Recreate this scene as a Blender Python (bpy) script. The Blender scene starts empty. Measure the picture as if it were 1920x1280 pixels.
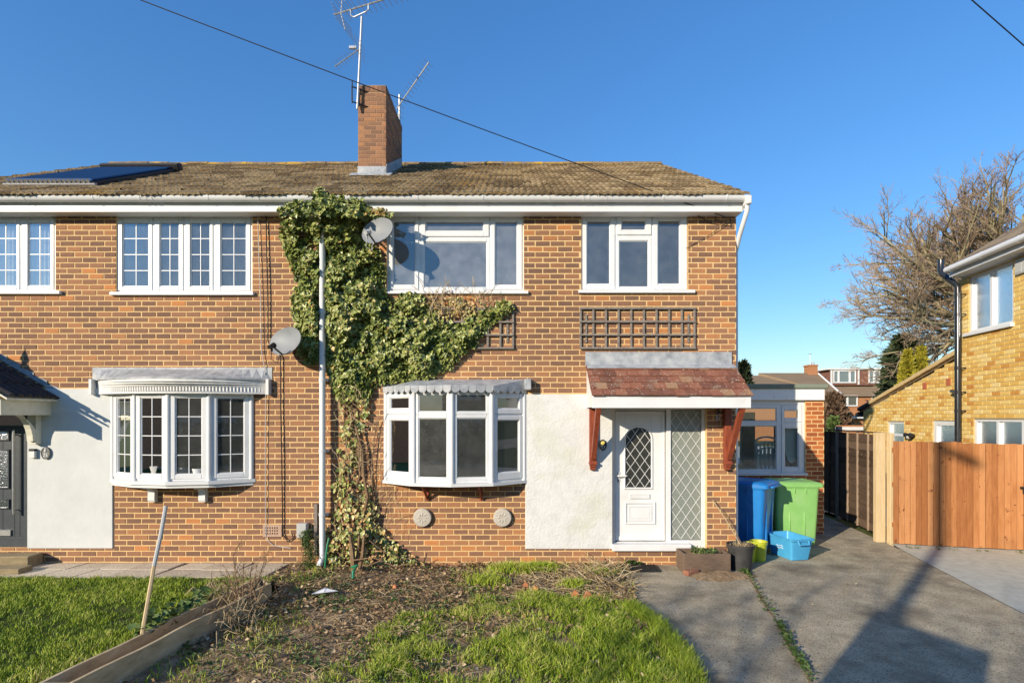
import bpy, math, random
import numpy as np
from mathutils import Vector, noise

R = random.Random(11)
rng = np.random.default_rng(11)
SC = bpy.context.scene
C = SC.collection

# ------------------------------------------------------------------ camera, sky, sun, exposure
CAMZ = 2.22
cam_d = bpy.data.cameras.new('camera')
cam = bpy.data.objects.new('camera', cam_d)
C.objects.link(cam)
cam.location = (0, 0, CAMZ)
cam.rotation_euler = (math.radians(90), 0, 0)
cam_d.sensor_width = 36.0
cam_d.lens = 36.0 * 1000 / 1920
cam_d.shift_y = 140 / 1920
cam_d.clip_start = 0.05
cam_d.clip_end = 2000
SC.camera = cam

SUN_FROM = Vector((-0.97, -1.0, 0.49)).normalized()
SUN_EL = math.asin(SUN_FROM.z)
world = bpy.data.worlds.new('World')
SC.world = world
world.use_nodes = True
wn = world.node_tree.nodes
sky = wn.new('ShaderNodeTexSky')
sky.sky_type = 'NISHITA'
sky.sun_disc = False
sky.sun_elevation = SUN_EL
sky.sun_rotation = math.atan2(SUN_FROM.x, SUN_FROM.y)
sky.air_density = 1.5
sky.dust_density = 0.0
sky.ozone_density = 8.0
bg = wn['Background']
bg.inputs['Strength'].default_value = 0.138
hs = wn.new('ShaderNodeHueSaturation')
hs.inputs['Hue'].default_value = 0.510
hs.inputs['Saturation'].default_value = 1.17
gm = wn.new('ShaderNodeGamma')
gm.inputs['Gamma'].default_value = 0.8
world.node_tree.links.new(sky.outputs[0], gm.inputs['Color'])
world.node_tree.links.new(gm.outputs[0], hs.inputs['Color'])
world.node_tree.links.new(hs.outputs[0], bg.inputs[0])

sun_d = bpy.data.lights.new('sun', 'SUN')
sun_d.energy = 3.3
sun_d.angle = math.radians(0.55)
sun_d.color = (1.0, 0.88, 0.70)
sun = bpy.data.objects.new('sun', sun_d)
C.objects.link(sun)
sun.rotation_euler = SUN_FROM.to_track_quat('Z', 'Y').to_euler()
sun.location = (-40, -40, 30)

SC.view_settings.view_transform = 'Standard'
SC.view_settings.look = 'None'
SC.view_settings.exposure = 0.95
SC.view_settings.gamma = 1.0
SC.view_settings.use_curve_mapping = False
SC.render.engine = 'CYCLES'
SC.cycles.use_denoising = True
SC.cycles.max_bounces = 8
SC.cycles.transparent_max_bounces = 24

# ------------------------------------------------------------------ helpers: picture measures to metres
Y0 = 8.0                                    # distance of the house fronts from the camera


def fx(px, y=Y0):
    return (px - 960) * y / 1000


def fz(py, y=Y0):
    return CAMZ + (780 - py) * y / 1000


def G(px, py, z=0.0):
    y = (CAMZ - z) * 1000 / (py - 780)
    return ((px - 960) * y / 1000, y)


# ------------------------------------------------------------------ helpers: materials
def M(name, cols, rough=0.7, scale=5.0, detail=5, bump=0.0, bscale=60.0, metal=0.0, tone=0.0,
      stops=None, stretch=(1, 1, 1), spec=0.4, speck=None, amt=0.5, coat=0.0, stain=None):
    m = bpy.data.materials.new(name)
    m.use_nodes = True
    nt = m.node_tree
    N = nt.nodes
    L = nt.links
    p = N['Principled BSDF']
    p.inputs['Roughness'].default_value = rough
    p.inputs['Metallic'].default_value = metal
    p.inputs['Specular IOR Level'].default_value = spec
    if coat:
        p.inputs['Coat Weight'].default_value = coat
    geo = N.new('ShaderNodeNewGeometry')
    mp = N.new('ShaderNodeVectorMath')
    mp.operation = 'MULTIPLY'
    mp.inputs[1].default_value = stretch
    L.new(geo.outputs['Position'], mp.inputs[0])
    tx = N.new('ShaderNodeTexNoise')
    tx.inputs['Scale'].default_value = scale
    tx.inputs['Detail'].default_value = detail
    tx.inputs['Roughness'].default_value = 0.62
    L.new(mp.outputs[0], tx.inputs['Vector'])
    mr = N.new('ShaderNodeMapRange')
    mr.inputs[1].default_value = 0.3
    mr.inputs[2].default_value = 0.7
    L.new(tx.outputs[0], mr.inputs[0])
    ramp = N.new('ShaderNodeValToRGB')
    e = ramp.color_ramp.elements
    n = len(cols)
    for i, c in enumerate(cols):
        pos = stops[i] if stops else (i / (n - 1) if n > 1 else 0)
        if i < 2:
            el = e[i]
            el.position = pos
        else:
            el = e.new(pos)
        el.color = (*c, 1)
    if n == 1:
        e[1].color = (*cols[0], 1)
    if tone:
        at = N.new('ShaderNodeAttribute')
        at.attribute_name = 'tone'
        ma = N.new('ShaderNodeMath')
        ma.operation = 'MULTIPLY_ADD'
        ma.inputs[1].default_value = amt
        L.new(mr.outputs[0], ma.inputs[0])
        sb = N.new('ShaderNodeMath')
        sb.operation = 'SUBTRACT'
        sb.inputs[1].default_value = amt * 0.5
        L.new(at.outputs['Fac'], sb.inputs[0])
        L.new(sb.outputs[0], ma.inputs[2])
        L.new(ma.outputs[0], ramp.inputs[0])
    else:
        L.new(mr.outputs[0], ramp.inputs[0])
    out = ramp.outputs[0]
    if stain:                                # (colour, scale, lo, hi, strength): big soft patches
        col, ss, lo, hi, st = stain
        t2 = N.new('ShaderNodeTexNoise')
        t2.inputs['Scale'].default_value = ss
        t2.inputs['Detail'].default_value = 6
        L.new(geo.outputs['Position'], t2.inputs['Vector'])
        m2 = N.new('ShaderNodeMapRange')
        m2.inputs[1].default_value = lo
        m2.inputs[2].default_value = hi
        m2.inputs[4].default_value = st
        L.new(t2.outputs[0], m2.inputs[0])
        mx = N.new('ShaderNodeMixRGB')
        mx.inputs[2].default_value = (*col, 1)
        L.new(m2.outputs[0], mx.inputs[0])
        L.new(out, mx.inputs[1])
        out = mx.outputs[0]
    if speck:                                # (colour, scale, lo, hi): small spots
        col, ss, lo, hi = speck
        t3 = N.new('ShaderNodeTexNoise')
        t3.inputs['Scale'].default_value = ss
        t3.inputs['Detail'].default_value = 3
        L.new(geo.outputs['Position'], t3.inputs['Vector'])
        m3 = N.new('ShaderNodeMapRange')
        m3.inputs[1].default_value = lo
        m3.inputs[2].default_value = hi
        L.new(t3.outputs[0], m3.inputs[0])
        mx = N.new('ShaderNodeMixRGB')
        mx.inputs[2].default_value = (*col, 1)
        L.new(m3.outputs[0], mx.inputs[0])
        L.new(out, mx.inputs[1])
        out = mx.outputs[0]
    L.new(out, p.inputs['Base Color'])
    if bump:
        tb = N.new('ShaderNodeTexNoise')
        tb.inputs['Scale'].default_value = bscale
        tb.inputs['Detail'].default_value = 4
        L.new(mp.outputs[0], tb.inputs['Vector'])
        bp = N.new('ShaderNodeBump')
        bp.inputs['Strength'].default_value = bump
        bp.inputs['Distance'].default_value = 0.02
        L.new(tb.outputs[0], bp.inputs['Height'])
        L.new(bp.outputs[0], p.inputs['Normal'])
    return m


def glass_mat(name, tint, refl, rough=0.0, dirt=0.0, dirtcol=(0.6, 0.62, 0.64), obscure=False):
    m = bpy.data.materials.new(name)
    m.use_nodes = True
    nt = m.node_tree
    N = nt.nodes
    L = nt.links
    N.remove(N['Principled BSDF'])
    o = N['Material Output']
    tr = N.new('ShaderNodeBsdfTransparent')
    tr.inputs[0].default_value = (*tint, 1)
    gl = N.new('ShaderNodeBsdfGlossy')
    gl.inputs['Roughness'].default_value = rough
    gl.inputs[0].default_value = (0.95, 0.97, 1, 1)
    fr = N.new('ShaderNodeFresnel')
    fr.inputs[0].default_value = 1.5
    mu = N.new('ShaderNodeMath')
    mu.operation = 'MULTIPLY'
    mu.use_clamp = True
    mu.inputs[1].default_value = refl
    L.new(fr.outputs[0], mu.inputs[0])
    mix = N.new('ShaderNodeMixShader')
    L.new(mu.outputs[0], mix.inputs[0])
    base = tr.outputs[0]
    if dirt:
        df = N.new('ShaderNodeBsdfDiffuse')
        df.inputs[0].default_value = (*dirtcol, 1)
        geo = N.new('ShaderNodeNewGeometry')
        tx = N.new('ShaderNodeTexNoise')
        tx.inputs['Scale'].default_value = 7.0 if not obscure else 60
        tx.inputs['Detail'].default_value = 7
        L.new(geo.outputs['Position'], tx.inputs['Vector'])
        mr = N.new('ShaderNodeMapRange')
        mr.inputs[1].default_value = 0.35
        mr.inputs[2].default_value = 0.8
        mr.inputs[3].default_value = dirt * 0.75
        mr.inputs[4].default_value = dirt * 1.35
        L.new(tx.outputs[0], mr.inputs[0])
        m2 = N.new('ShaderNodeMixShader')
        L.new(mr.outputs[0], m2.inputs[0])
        L.new(base, m2.inputs[1])
        L.new(df.outputs[0], m2.inputs[2])
        base = m2.outputs[0]
        if obscure:
            bp = N.new('ShaderNodeBump')
            bp.inputs['Strength'].default_value = 0.5
            bp.inputs['Distance'].default_value = 0.01
            L.new(tx.outputs[0], bp.inputs['Height'])
            L.new(bp.outputs[0], gl.inputs['Normal'])
    L.new(base, mix.inputs[1])
    L.new(gl.outputs[0], mix.inputs[2])
    L.new(mix.outputs[0], o.inputs[0])
    return m


MT = {}
MT['brick'] = M('brick', [(.135, .082, .060), (.225, .120, .076), (.31, .157, .088), (.41, .19, .086), (.55, .22, .075)],
                rough=.85, scale=42, detail=6, bump=.45, bscale=130, tone=1, amt=.22, spec=.2, stain=((.09, .06, .045), .55, .52, .8, .55))
MT['mortar'] = M('mortar', [(.64, .42, .185), (.76, .53, .265)], rough=.95, scale=9, bump=.5, bscale=160, spec=.1)
MT['ybrick'] = M('yellow_brick', [(.52, .21, .05), (.62, .34, .075), (.70, .45, .12), (.76, .54, .19), (.82, .66, .33)],
                 rough=.85, scale=30, bump=.4, bscale=120, tone=1, amt=.25, spec=.2)
MT['cmortar'] = M('sooty_mortar', [(.30, .19, .11), (.40, .26, .15)], rough=.95, scale=9, bump=.4, spec=.1)
MT['airbrick'] = M('buff_air_brick', [(.40, .26, .18), (.48, .33, .24)], rough=.9, scale=20, bump=.3)
MT['ymortar'] = M('yellow_mortar', [(.46, .35, .17), (.55, .43, .23)], rough=.95, scale=9, bump=.4, spec=.1)
MT['obrick'] = M('orange_brick', [(.27, .075, .03), (.40, .12, .04), (.50, .17, .055)], rough=.85, scale=30, bump=.4,
                 bscale=120, tone=1, amt=.3, spec=.2)
MT['render'] = M('painted_render', [(.55, .545, .52), (.62, .615, .59), (.66, .655, .63)], rough=.8, scale=5, detail=8, bump=.35, bscale=28,
                 stain=((.50, .50, .37), 2.2, .5, .78, .75), spec=.25)
MT['render_l'] = M('smooth_render', [(.53, .54, .525), (.60, .61, .59)], rough=.8, scale=2.5, detail=6, bump=.22, bscale=12, spec=.25)
MT['upvc'] = M('white_upvc', [(.65, .65, .64), (.71, .71, .70)], rough=.36, scale=3, spec=.5, stain=((.47, .45, .40), 3.5, .54, .80, .3))
MT['paint'] = M('white_paint', [(.61, .60, .575), (.69, .68, .65)], rough=.5, scale=7, detail=8, spec=.4)
MT['oldpaint'] = M('flaking_white_paint', [(.74, .74, .72), (.80, .80, .78)], rough=.6, scale=7,
                   speck=((.25, .22, .19), 22, .66, .70))
MT['lead'] = M('lead_sheet', [(.20, .215, .23), (.34, .355, .37), (.46, .46, .45)], rough=.55, scale=7, detail=7, bump=.25, bscale=18, spec=.5)
MT['rooftile'] = M('weathered_roof_tile', [(.085, .056, .032), (.19, .132, .07), (.31, .225, .125), (.43, .33, .19)], rough=.95, scale=22, detail=7,
                   bump=.7, bscale=70, tone=1, amt=.6, spec=.15, stain=((.30, .17, .035), 1.1, .57, .74, .75), speck=((.24, .22, .13), 30, .62, .72))
MT['ridge'] = M('ridge_tile', [(.14, .10, .07), (.24, .17, .09), (.34, .25, .13)], rough=.95, scale=9, bump=.6, bscale=50,
                stain=((.55, .33, .03), 2.4, .50, .64, .9), spec=.15)
MT['claytile'] = M('clay_tile', [(.14, .066, .046), (.225, .09, .058), (.29, .12, .073), (.34, .21, .12)], rough=.9, scale=26, detail=6, bump=.5, bscale=80, tone=1,
                   amt=.4, speck=((.60, .55, .46), 36, .64, .70), stain=((.30, .24, .17), 5, .56, .7, .5), spec=.2)
MT['darktile'] = M('dark_concrete_tile', [(.022, .02, .022), (.05, .045, .045)], rough=.8, scale=18, bump=.4, spec=.3)
MT['mahogany'] = M('mahogany_stain', [(.17, .035, .018), (.30, .07, .028)], rough=.45, scale=9, stretch=(4, 4, .6), bump=.15, bscale=30)
MT['greywood'] = M('weathered_timber', [(.15, .125, .105), (.26, .225, .19)], rough=.9, scale=14, stretch=(1, 1, 1), bump=.4, bscale=40)
MT['creamwood'] = M('cream_timber', [(.58, .55, .43), (.68, .65, .54)], rough=.6, scale=10, bump=.1)
MT['darkdoor'] = M('anthracite_door', [(.045, .052, .058), (.06, .068, .075)], rough=.4, scale=12, bump=.05)
MT['black'] = M('black_plastic', [(.012, .012, .013), (.022, .022, .023)], rough=.45, scale=10)
MT['blackpipe'] = M('black_soil_pipe', [(.015, .017, .02), (.025, .027, .03)], rough=.22, scale=10, spec=.6)
MT['dishgrey'] = M('grey_dish_enamel', [(.20, .21, .215), (.245, .255, .26)], rough=.55, scale=6)
MT['boxgrey'] = M('grey_box_plastic', [(.42, .42, .40), (.48, .48, .46)], rough=.5, scale=6)
MT['steel'] = M('brushed_steel', [(.5, .5, .5), (.62, .62, .62)], rough=.35, scale=20, metal=.9)
MT['galv'] = M('galvanised_metal', [(.36, .36, .36), (.5, .5, .5)], rough=.45, scale=20, metal=.6)
MT['leadstrip'] = M('lead_strip', [(.55, .55, .53), (.66, .66, .64)], rough=.5)
MT['wire'] = M('black_cable', [(.015, .015, .016)], rough=.6)
MT['gwire'] = M('grey_cable', [(.5, .48, .45)], rough=.6)
MT['stone'] = M('cast_stone', [(.40, .36, .30), (.52, .48, .41)], rough=.9, scale=30, bump=.4, bscale=60)
MT['asphalt'] = M('old_tarmac', [(.32, .27, .185), (.45, .385, .27), (.59, .51, .365)], rough=.92, scale=3.0, detail=12, bump=1.0, bscale=120,
                  speck=((.16, .14, .105), 60, .54, .66), stain=((.17, .145, .105), 1.6, .53, .70, .75), spec=.25)
MT['pavers'] = M('grey_paving', [(.38, .38, .33), (.52, .51, .44)], rough=.9, scale=7, detail=9, bump=.5, bscale=60, spec=.2)
MT['slab'] = M('stone_slab', [(.46, .39, .29), (.62, .54, .41)], rough=.9, scale=5, detail=8, bump=.5, bscale=30, tone=1, amt=.7, spec=.2)
MT['soil'] = M('soil', [(.14, .092, .052), (.26, .18, .105), (.38, .28, .17)], rough=.98, scale=9, detail=9, bump=1.0, bscale=40, spec=.1)
MT['turf'] = M('turf_soil', [(.06, .075, .02), (.10, .11, .03)], rough=.98, scale=8, bump=.6, spec=.1)
MT['grass'] = M('grass_blade', [(.085, .145, .012), (.20, .29, .02), (.34, .42, .035), (.54, .46, .17)], rough=.55, scale=1.6, tone=1, amt=.35, spec=.3)
MT['ivy'] = M('ivy_leaf', [(.045, .075, .016), (.14, .18, .038), (.28, .315, .08), (.45, .45, .17), (.48, .30, .11)], rough=.38, scale=5, tone=1, amt=.25, spec=.45)
MT['litter'] = M('dead_leaf', [(.12, .07, .038), (.24, .15, .075), (.38, .26, .14), (.55, .44, .28)], rough=.85, scale=8, tone=1, amt=.2, spec=.15)
MT['straw'] = M('dead_stem', [(.20, .13, .065), (.36, .27, .15), (.50, .40, .25)], rough=.85, scale=8, tone=1, amt=.2, spec=.2)
MT['weed'] = M('weed_leaf', [(.035, .07, .014), (.08, .13, .03), (.16, .20, .06)], rough=.6, scale=6, tone=1, amt=.2, spec=.3)
MT['stem'] = M('woody_stem', [(.14, .085, .045), (.28, .18, .10)], rough=.9, scale=20, bump=.5)
MT['bark'] = M('pale_bark', [(.16, .13, .08), (.28, .235, .13), (.40, .35, .20)], rough=.9, scale=3, tone=1, amt=.3, bump=.3)
MT['twig'] = M('twig', [(.23, .155, .10), (.36, .26, .17)], rough=.9, scale=1.5)
MT['conifer'] = M('dark_conifer', [(.012, .022, .010), (.03, .045, .016), (.06, .075, .024)], rough=.7, scale=2, tone=1, amt=.2)
MT['goldcon'] = M('golden_conifer', [(.16, .15, .012), (.30, .26, .02), (.42, .36, .03)], rough=.7, scale=2, tone=1, amt=.2)
MT['browncon'] = M('dead_conifer', [(.07, .045, .03), (.14, .085, .05), (.22, .14, .085)], rough=.9, scale=3, tone=1, amt=.3)
MT['orangefence'] = M('orange_timber', [(.26, .098, .032), (.36, .150, .053), (.45, .21, .085)], rough=.75, scale=5, detail=8, stretch=(6, 6, .7), bump=.25, bscale=20, tone=1, amt=.6, stain=((.20, .10, .05), 1.3, .58, .8, .5),
                      speck=((.15, .05, .018), 11, .66, .73), spec=.25)
MT['darkfence'] = M('brown_lap_timber', [(.06, .038, .026), (.105, .068, .045), (.15, .10, .068)], rough=.9, scale=4, detail=8, stretch=(.8, .8, 6), bump=.4, bscale=15, tone=1, amt=.5,
                    speck=((.24, .17, .11), 14, .66, .72), spec=.15)
MT['batten'] = M('fence_batten', [(.24, .17, .12), (.36, .27, .19)], rough=.9, scale=9, stretch=(5, 5, .6), bump=.3)
MT['post'] = M('new_timber_post', [(.50, .37, .20), (.62, .48, .28)], rough=.8, scale=6, stretch=(6, 6, .7), bump=.2)
MT['greypost'] = M('grey_fence_post', [(.20, .20, .20), (.28, .28, .28)], rough=.9, scale=9)
MT['bluebin'] = M('blue_bin_plastic', [(.008, .15, .44), (.012, .195, .54)], rough=.34, scale=5, spec=.5, stain=((.10, .22, .50), 6, .58, .78, .5))
MT['greenbin'] = M('green_bin_plastic', [(.20, .43, .115), (.25, .49, .15)], rough=.42, scale=5, spec=.5, stain=((.30, .44, .22), 5, .55, .8, .5), bump=.08, bscale=200)
MT['boxblue'] = M('pale_blue_plastic', [(.05, .30, .56), (.08, .38, .64)], rough=.4, scale=6, spec=.5)
MT['lime'] = M('lime_pot_plastic', [(.36, .40, .025), (.44, .48, .035)], rough=.4, scale=6)
MT['blackpot'] = M('black_pot_plastic', [(.025, .025, .025), (.055, .053, .05)], rough=.6, scale=9)
MT['brownbox'] = M('brown_planter', [(.115, .075, .05), (.18, .125, .085)], rough=.8, scale=9, stretch=(1, 1, 5), bump=.2)
MT['terra'] = M('terracotta', [(.40, .14, .06), (.5, .2, .09)], rough=.85, scale=12, bump=.2)
MT['board'] = M('weathered_board', [(.36, .26, .145), (.50, .385, .23), (.60, .48, .31)], rough=.9, scale=4, detail=8, stretch=(1, 1, 3), bump=.3, bscale=18, spec=.2)
MT['sleeper'] = M('timber_sleeper', [(.20, .15, .08), (.33, .26, .15)], rough=.9, scale=7, stretch=(.6, 3, 3), bump=.4)
MT['rubber'] = M('rubber_mat', [(.012, .012, .012), (.028, .028, .027)], rough=.8, scale=20)
MT['interior'] = M('plaster', [(.36, .35, .33), (.42, .41, .39)], rough=.9, scale=2)
MT['interior_d'] = M('dim_plaster', [(.16, .15, .14), (.2, .19, .18)], rough=.9, scale=2)  # darker copy of the plaster; the hall's dimness is put into its colour
MT['curtain'] = M('net_curtain', [(.60, .60, .58), (.74, .74, .72)], rough=.9, scale=3, stretch=(9, 9, .4))
MT['farbrick'] = M('far_brick', [(.33, .14, .06), (.43, .20, .09)], rough=.9, scale=6, stretch=(1, 1, 3), detail=6)
MT['fartile'] = M('far_tile', [(.17, .115, .07), (.26, .185, .115)], rough=.95, scale=3, stretch=(.2, .2, 5), detail=6)
MT['hangtile'] = M('hung_tile', [(.15, .065, .045), (.22, .10, .065)], rough=.9, scale=6)
MT['felt'] = M('green_mineral_felt', [(.16, .19, .14), (.23, .26, .20)], rough=.95, scale=30, bump=.3)
MT['yroof'] = M('brown_concrete_tile', [(.17, .125, .078), (.27, .205, .13)], rough=.9, scale=9, bump=.3, tone=1, amt=.6)
MT['yverge'] = M('sandy_verge_tile', [(.55, .38, .16), (.64, .48, .25)], rough=.9, scale=9, bump=.3)
MT['whitechair'] = M('white_chair_plastic', [(.62, .62, .56), (.72, .72, .66)], rough=.4, scale=4)
MT['chip'] = M('chipboard', [(.30, .20, .10), (.42, .30, .16)], rough=.9, scale=30)
MT['greenhose'] = M('green_hose', [(.01, .18, .08), (.02, .25, .12)], rough=.4)
MT['litterwhite'] = M('white_plastic_scrap', [(.6, .62, .66), (.7, .72, .75)], rough=.5)
MT['gold'] = M('gold_paint', [(.62, .50, .10), (.75, .62, .18)], rough=.5)
MT['whitenum'] = M('white_number_paint', [(.78, .78, .76)], rough=.5)
MT['pewter'] = M('pewter_plaque', [(.10, .10, .09), (.17, .17, .155)], rough=.5, scale=30)
MT['ventred'] = M('terracotta_airbrick', [(.42, .12, .05), (.5, .16, .07)], rough=.85)
MT['tube'] = M('solar_tube_glass', [(.010, .022, .06), (.016, .03, .08)], rough=.12, spec=.8)
MT['hedge'] = M('hedge_leaf', [(.02, .035, .012), (.05, .07, .02)], rough=.7, scale=3, tone=1)
MT['haze'] = None
GL_UP = glass_mat('upper_window_glass', (.82, .84, .84), 2.3, dirt=.075, dirtcol=(.62, .63, .63))
GL_MILK = glass_mat('cloudy_window_glass', (.82, .84, .85), 2.4, dirt=.17, dirtcol=(.62, .64, .66))
GL_LEFT = glass_mat('clean_upper_glass', (.86, .87, .87), 1.5, dirt=.06, dirtcol=(.62, .63, .63))
GL_END = glass_mat('low_reflection_upper_glass', (.86, .87, .87), .35, dirt=.08, dirtcol=(.62, .63, .63))  # reflection turned down so the sky near the sun does not glare here
GL_BAY = glass_mat('bay_window_glass', (.80, .83, .82), 1.7, dirt=.06, dirtcol=(.55, .55, .52))
GL_CLEAR = glass_mat('clear_glass', (.88, .90, .89), 1.3, dirt=.03)
GL_OBS = glass_mat('obscured_glass', (.55, .60, .55), 1.2, rough=.12, dirt=.42, dirtcol=(.50, .53, .46), obscure=True)
GL_FROST = glass_mat('frosted_glass', (.5, .56, .56), 2.2, rough=.15, dirt=.38, dirtcol=(.40, .47, .45), obscure=True)
GL_DARK = glass_mat('patterned_door_glass', (.30, .31, .28), 1.2, rough=.1, dirt=.16, dirtcol=(.22, .22, .19), obscure=True)

# ------------------------------------------------------------------ helpers: objects and meshes
WO = {}


def thing(name, label, cat, loc=(0, 0, 0), group=None):
    o = bpy.data.objects.new(name, None)
    o.empty_display_size = .1
    C.objects.link(o)
    o.location = loc
    WO[o.name] = Vector(loc)
    o['label'] = label
    o['category'] = cat
    if group:
        o['group'] = group
    return o


def tag(o, label=None, cat=None, group=None, kind=None):
    if label:
        o['label'] = label
    if cat:
        o['category'] = cat
    if group:
        o['group'] = group
    if kind:
        o['kind'] = kind
    return o


def link(name, me, parent=None, mat=None, loc=None):
    if mat is not None and not me.materials:
        me.materials.append(mat)
    o = bpy.data.objects.new(name, me)
    C.objects.link(o)
    if parent is not None:
        o.parent = parent
        base = WO[parent.name]
    else:
        base = Vector((0, 0, 0))
    if loc is not None:
        o.location = Vector(loc) - base
        WO[o.name] = Vector(loc)
    else:
        WO[o.name] = base.copy()
    return o


_BF = None


def _bevel_template():
    idx = {}
    vs = []
    for sx in (0, 1):
        for sy in (0, 1):
            for sz in (0, 1):
                for a in range(3):
                    idx[(sx, sy, sz, a)] = len(vs)
                    vs.append((sx, sy, sz, a))
    fs = []
    c = [(0, 0), (1, 0), (1, 1), (0, 1)]
    for s in (0, 1):
        fs.append([idx[(s, p, q, 0)] for p, q in c])
        fs.append([idx[(p, s, q, 1)] for p, q in c])
        fs.append([idx[(p, q, s, 2)] for p, q in c])
    for p in (0, 1):
        for q in (0, 1):
            fs.append([idx[(0, p, q, 1)], idx[(1, p, q, 1)], idx[(1, p, q, 2)], idx[(0, p, q, 2)]])
            fs.append([idx[(p, 0, q, 0)], idx[(p, 1, q, 0)], idx[(p, 1, q, 2)], idx[(p, 0, q, 2)]])
            fs.append([idx[(p, q, 0, 0)], idx[(p, q, 1, 0)], idx[(p, q, 1, 1)], idx[(p, q, 0, 1)]])
    for k in range(8):
        s = ((k >> 2) & 1, (k >> 1) & 1, k & 1)
        fs.append([idx[(*s, a)] for a in range(3)])
    P = []
    for sx, sy, sz, a in vs:
        s = (sx, sy, sz)
        P.append([s[i] if i == a else (.2 if s[i] == 0 else .8) for i in range(3)])
    P = np.array(P)
    out = []
    for f in fs:
        q = P[f]
        nrm = np.cross(q[1] - q[0], q[2] - q[0])
        if np.dot(nrm, q.mean(0) - .5) < 0:
            f = f[::-1]
        out.append(f)
    return vs, out


BEV_V, BEV_F = _bevel_template()


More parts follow.
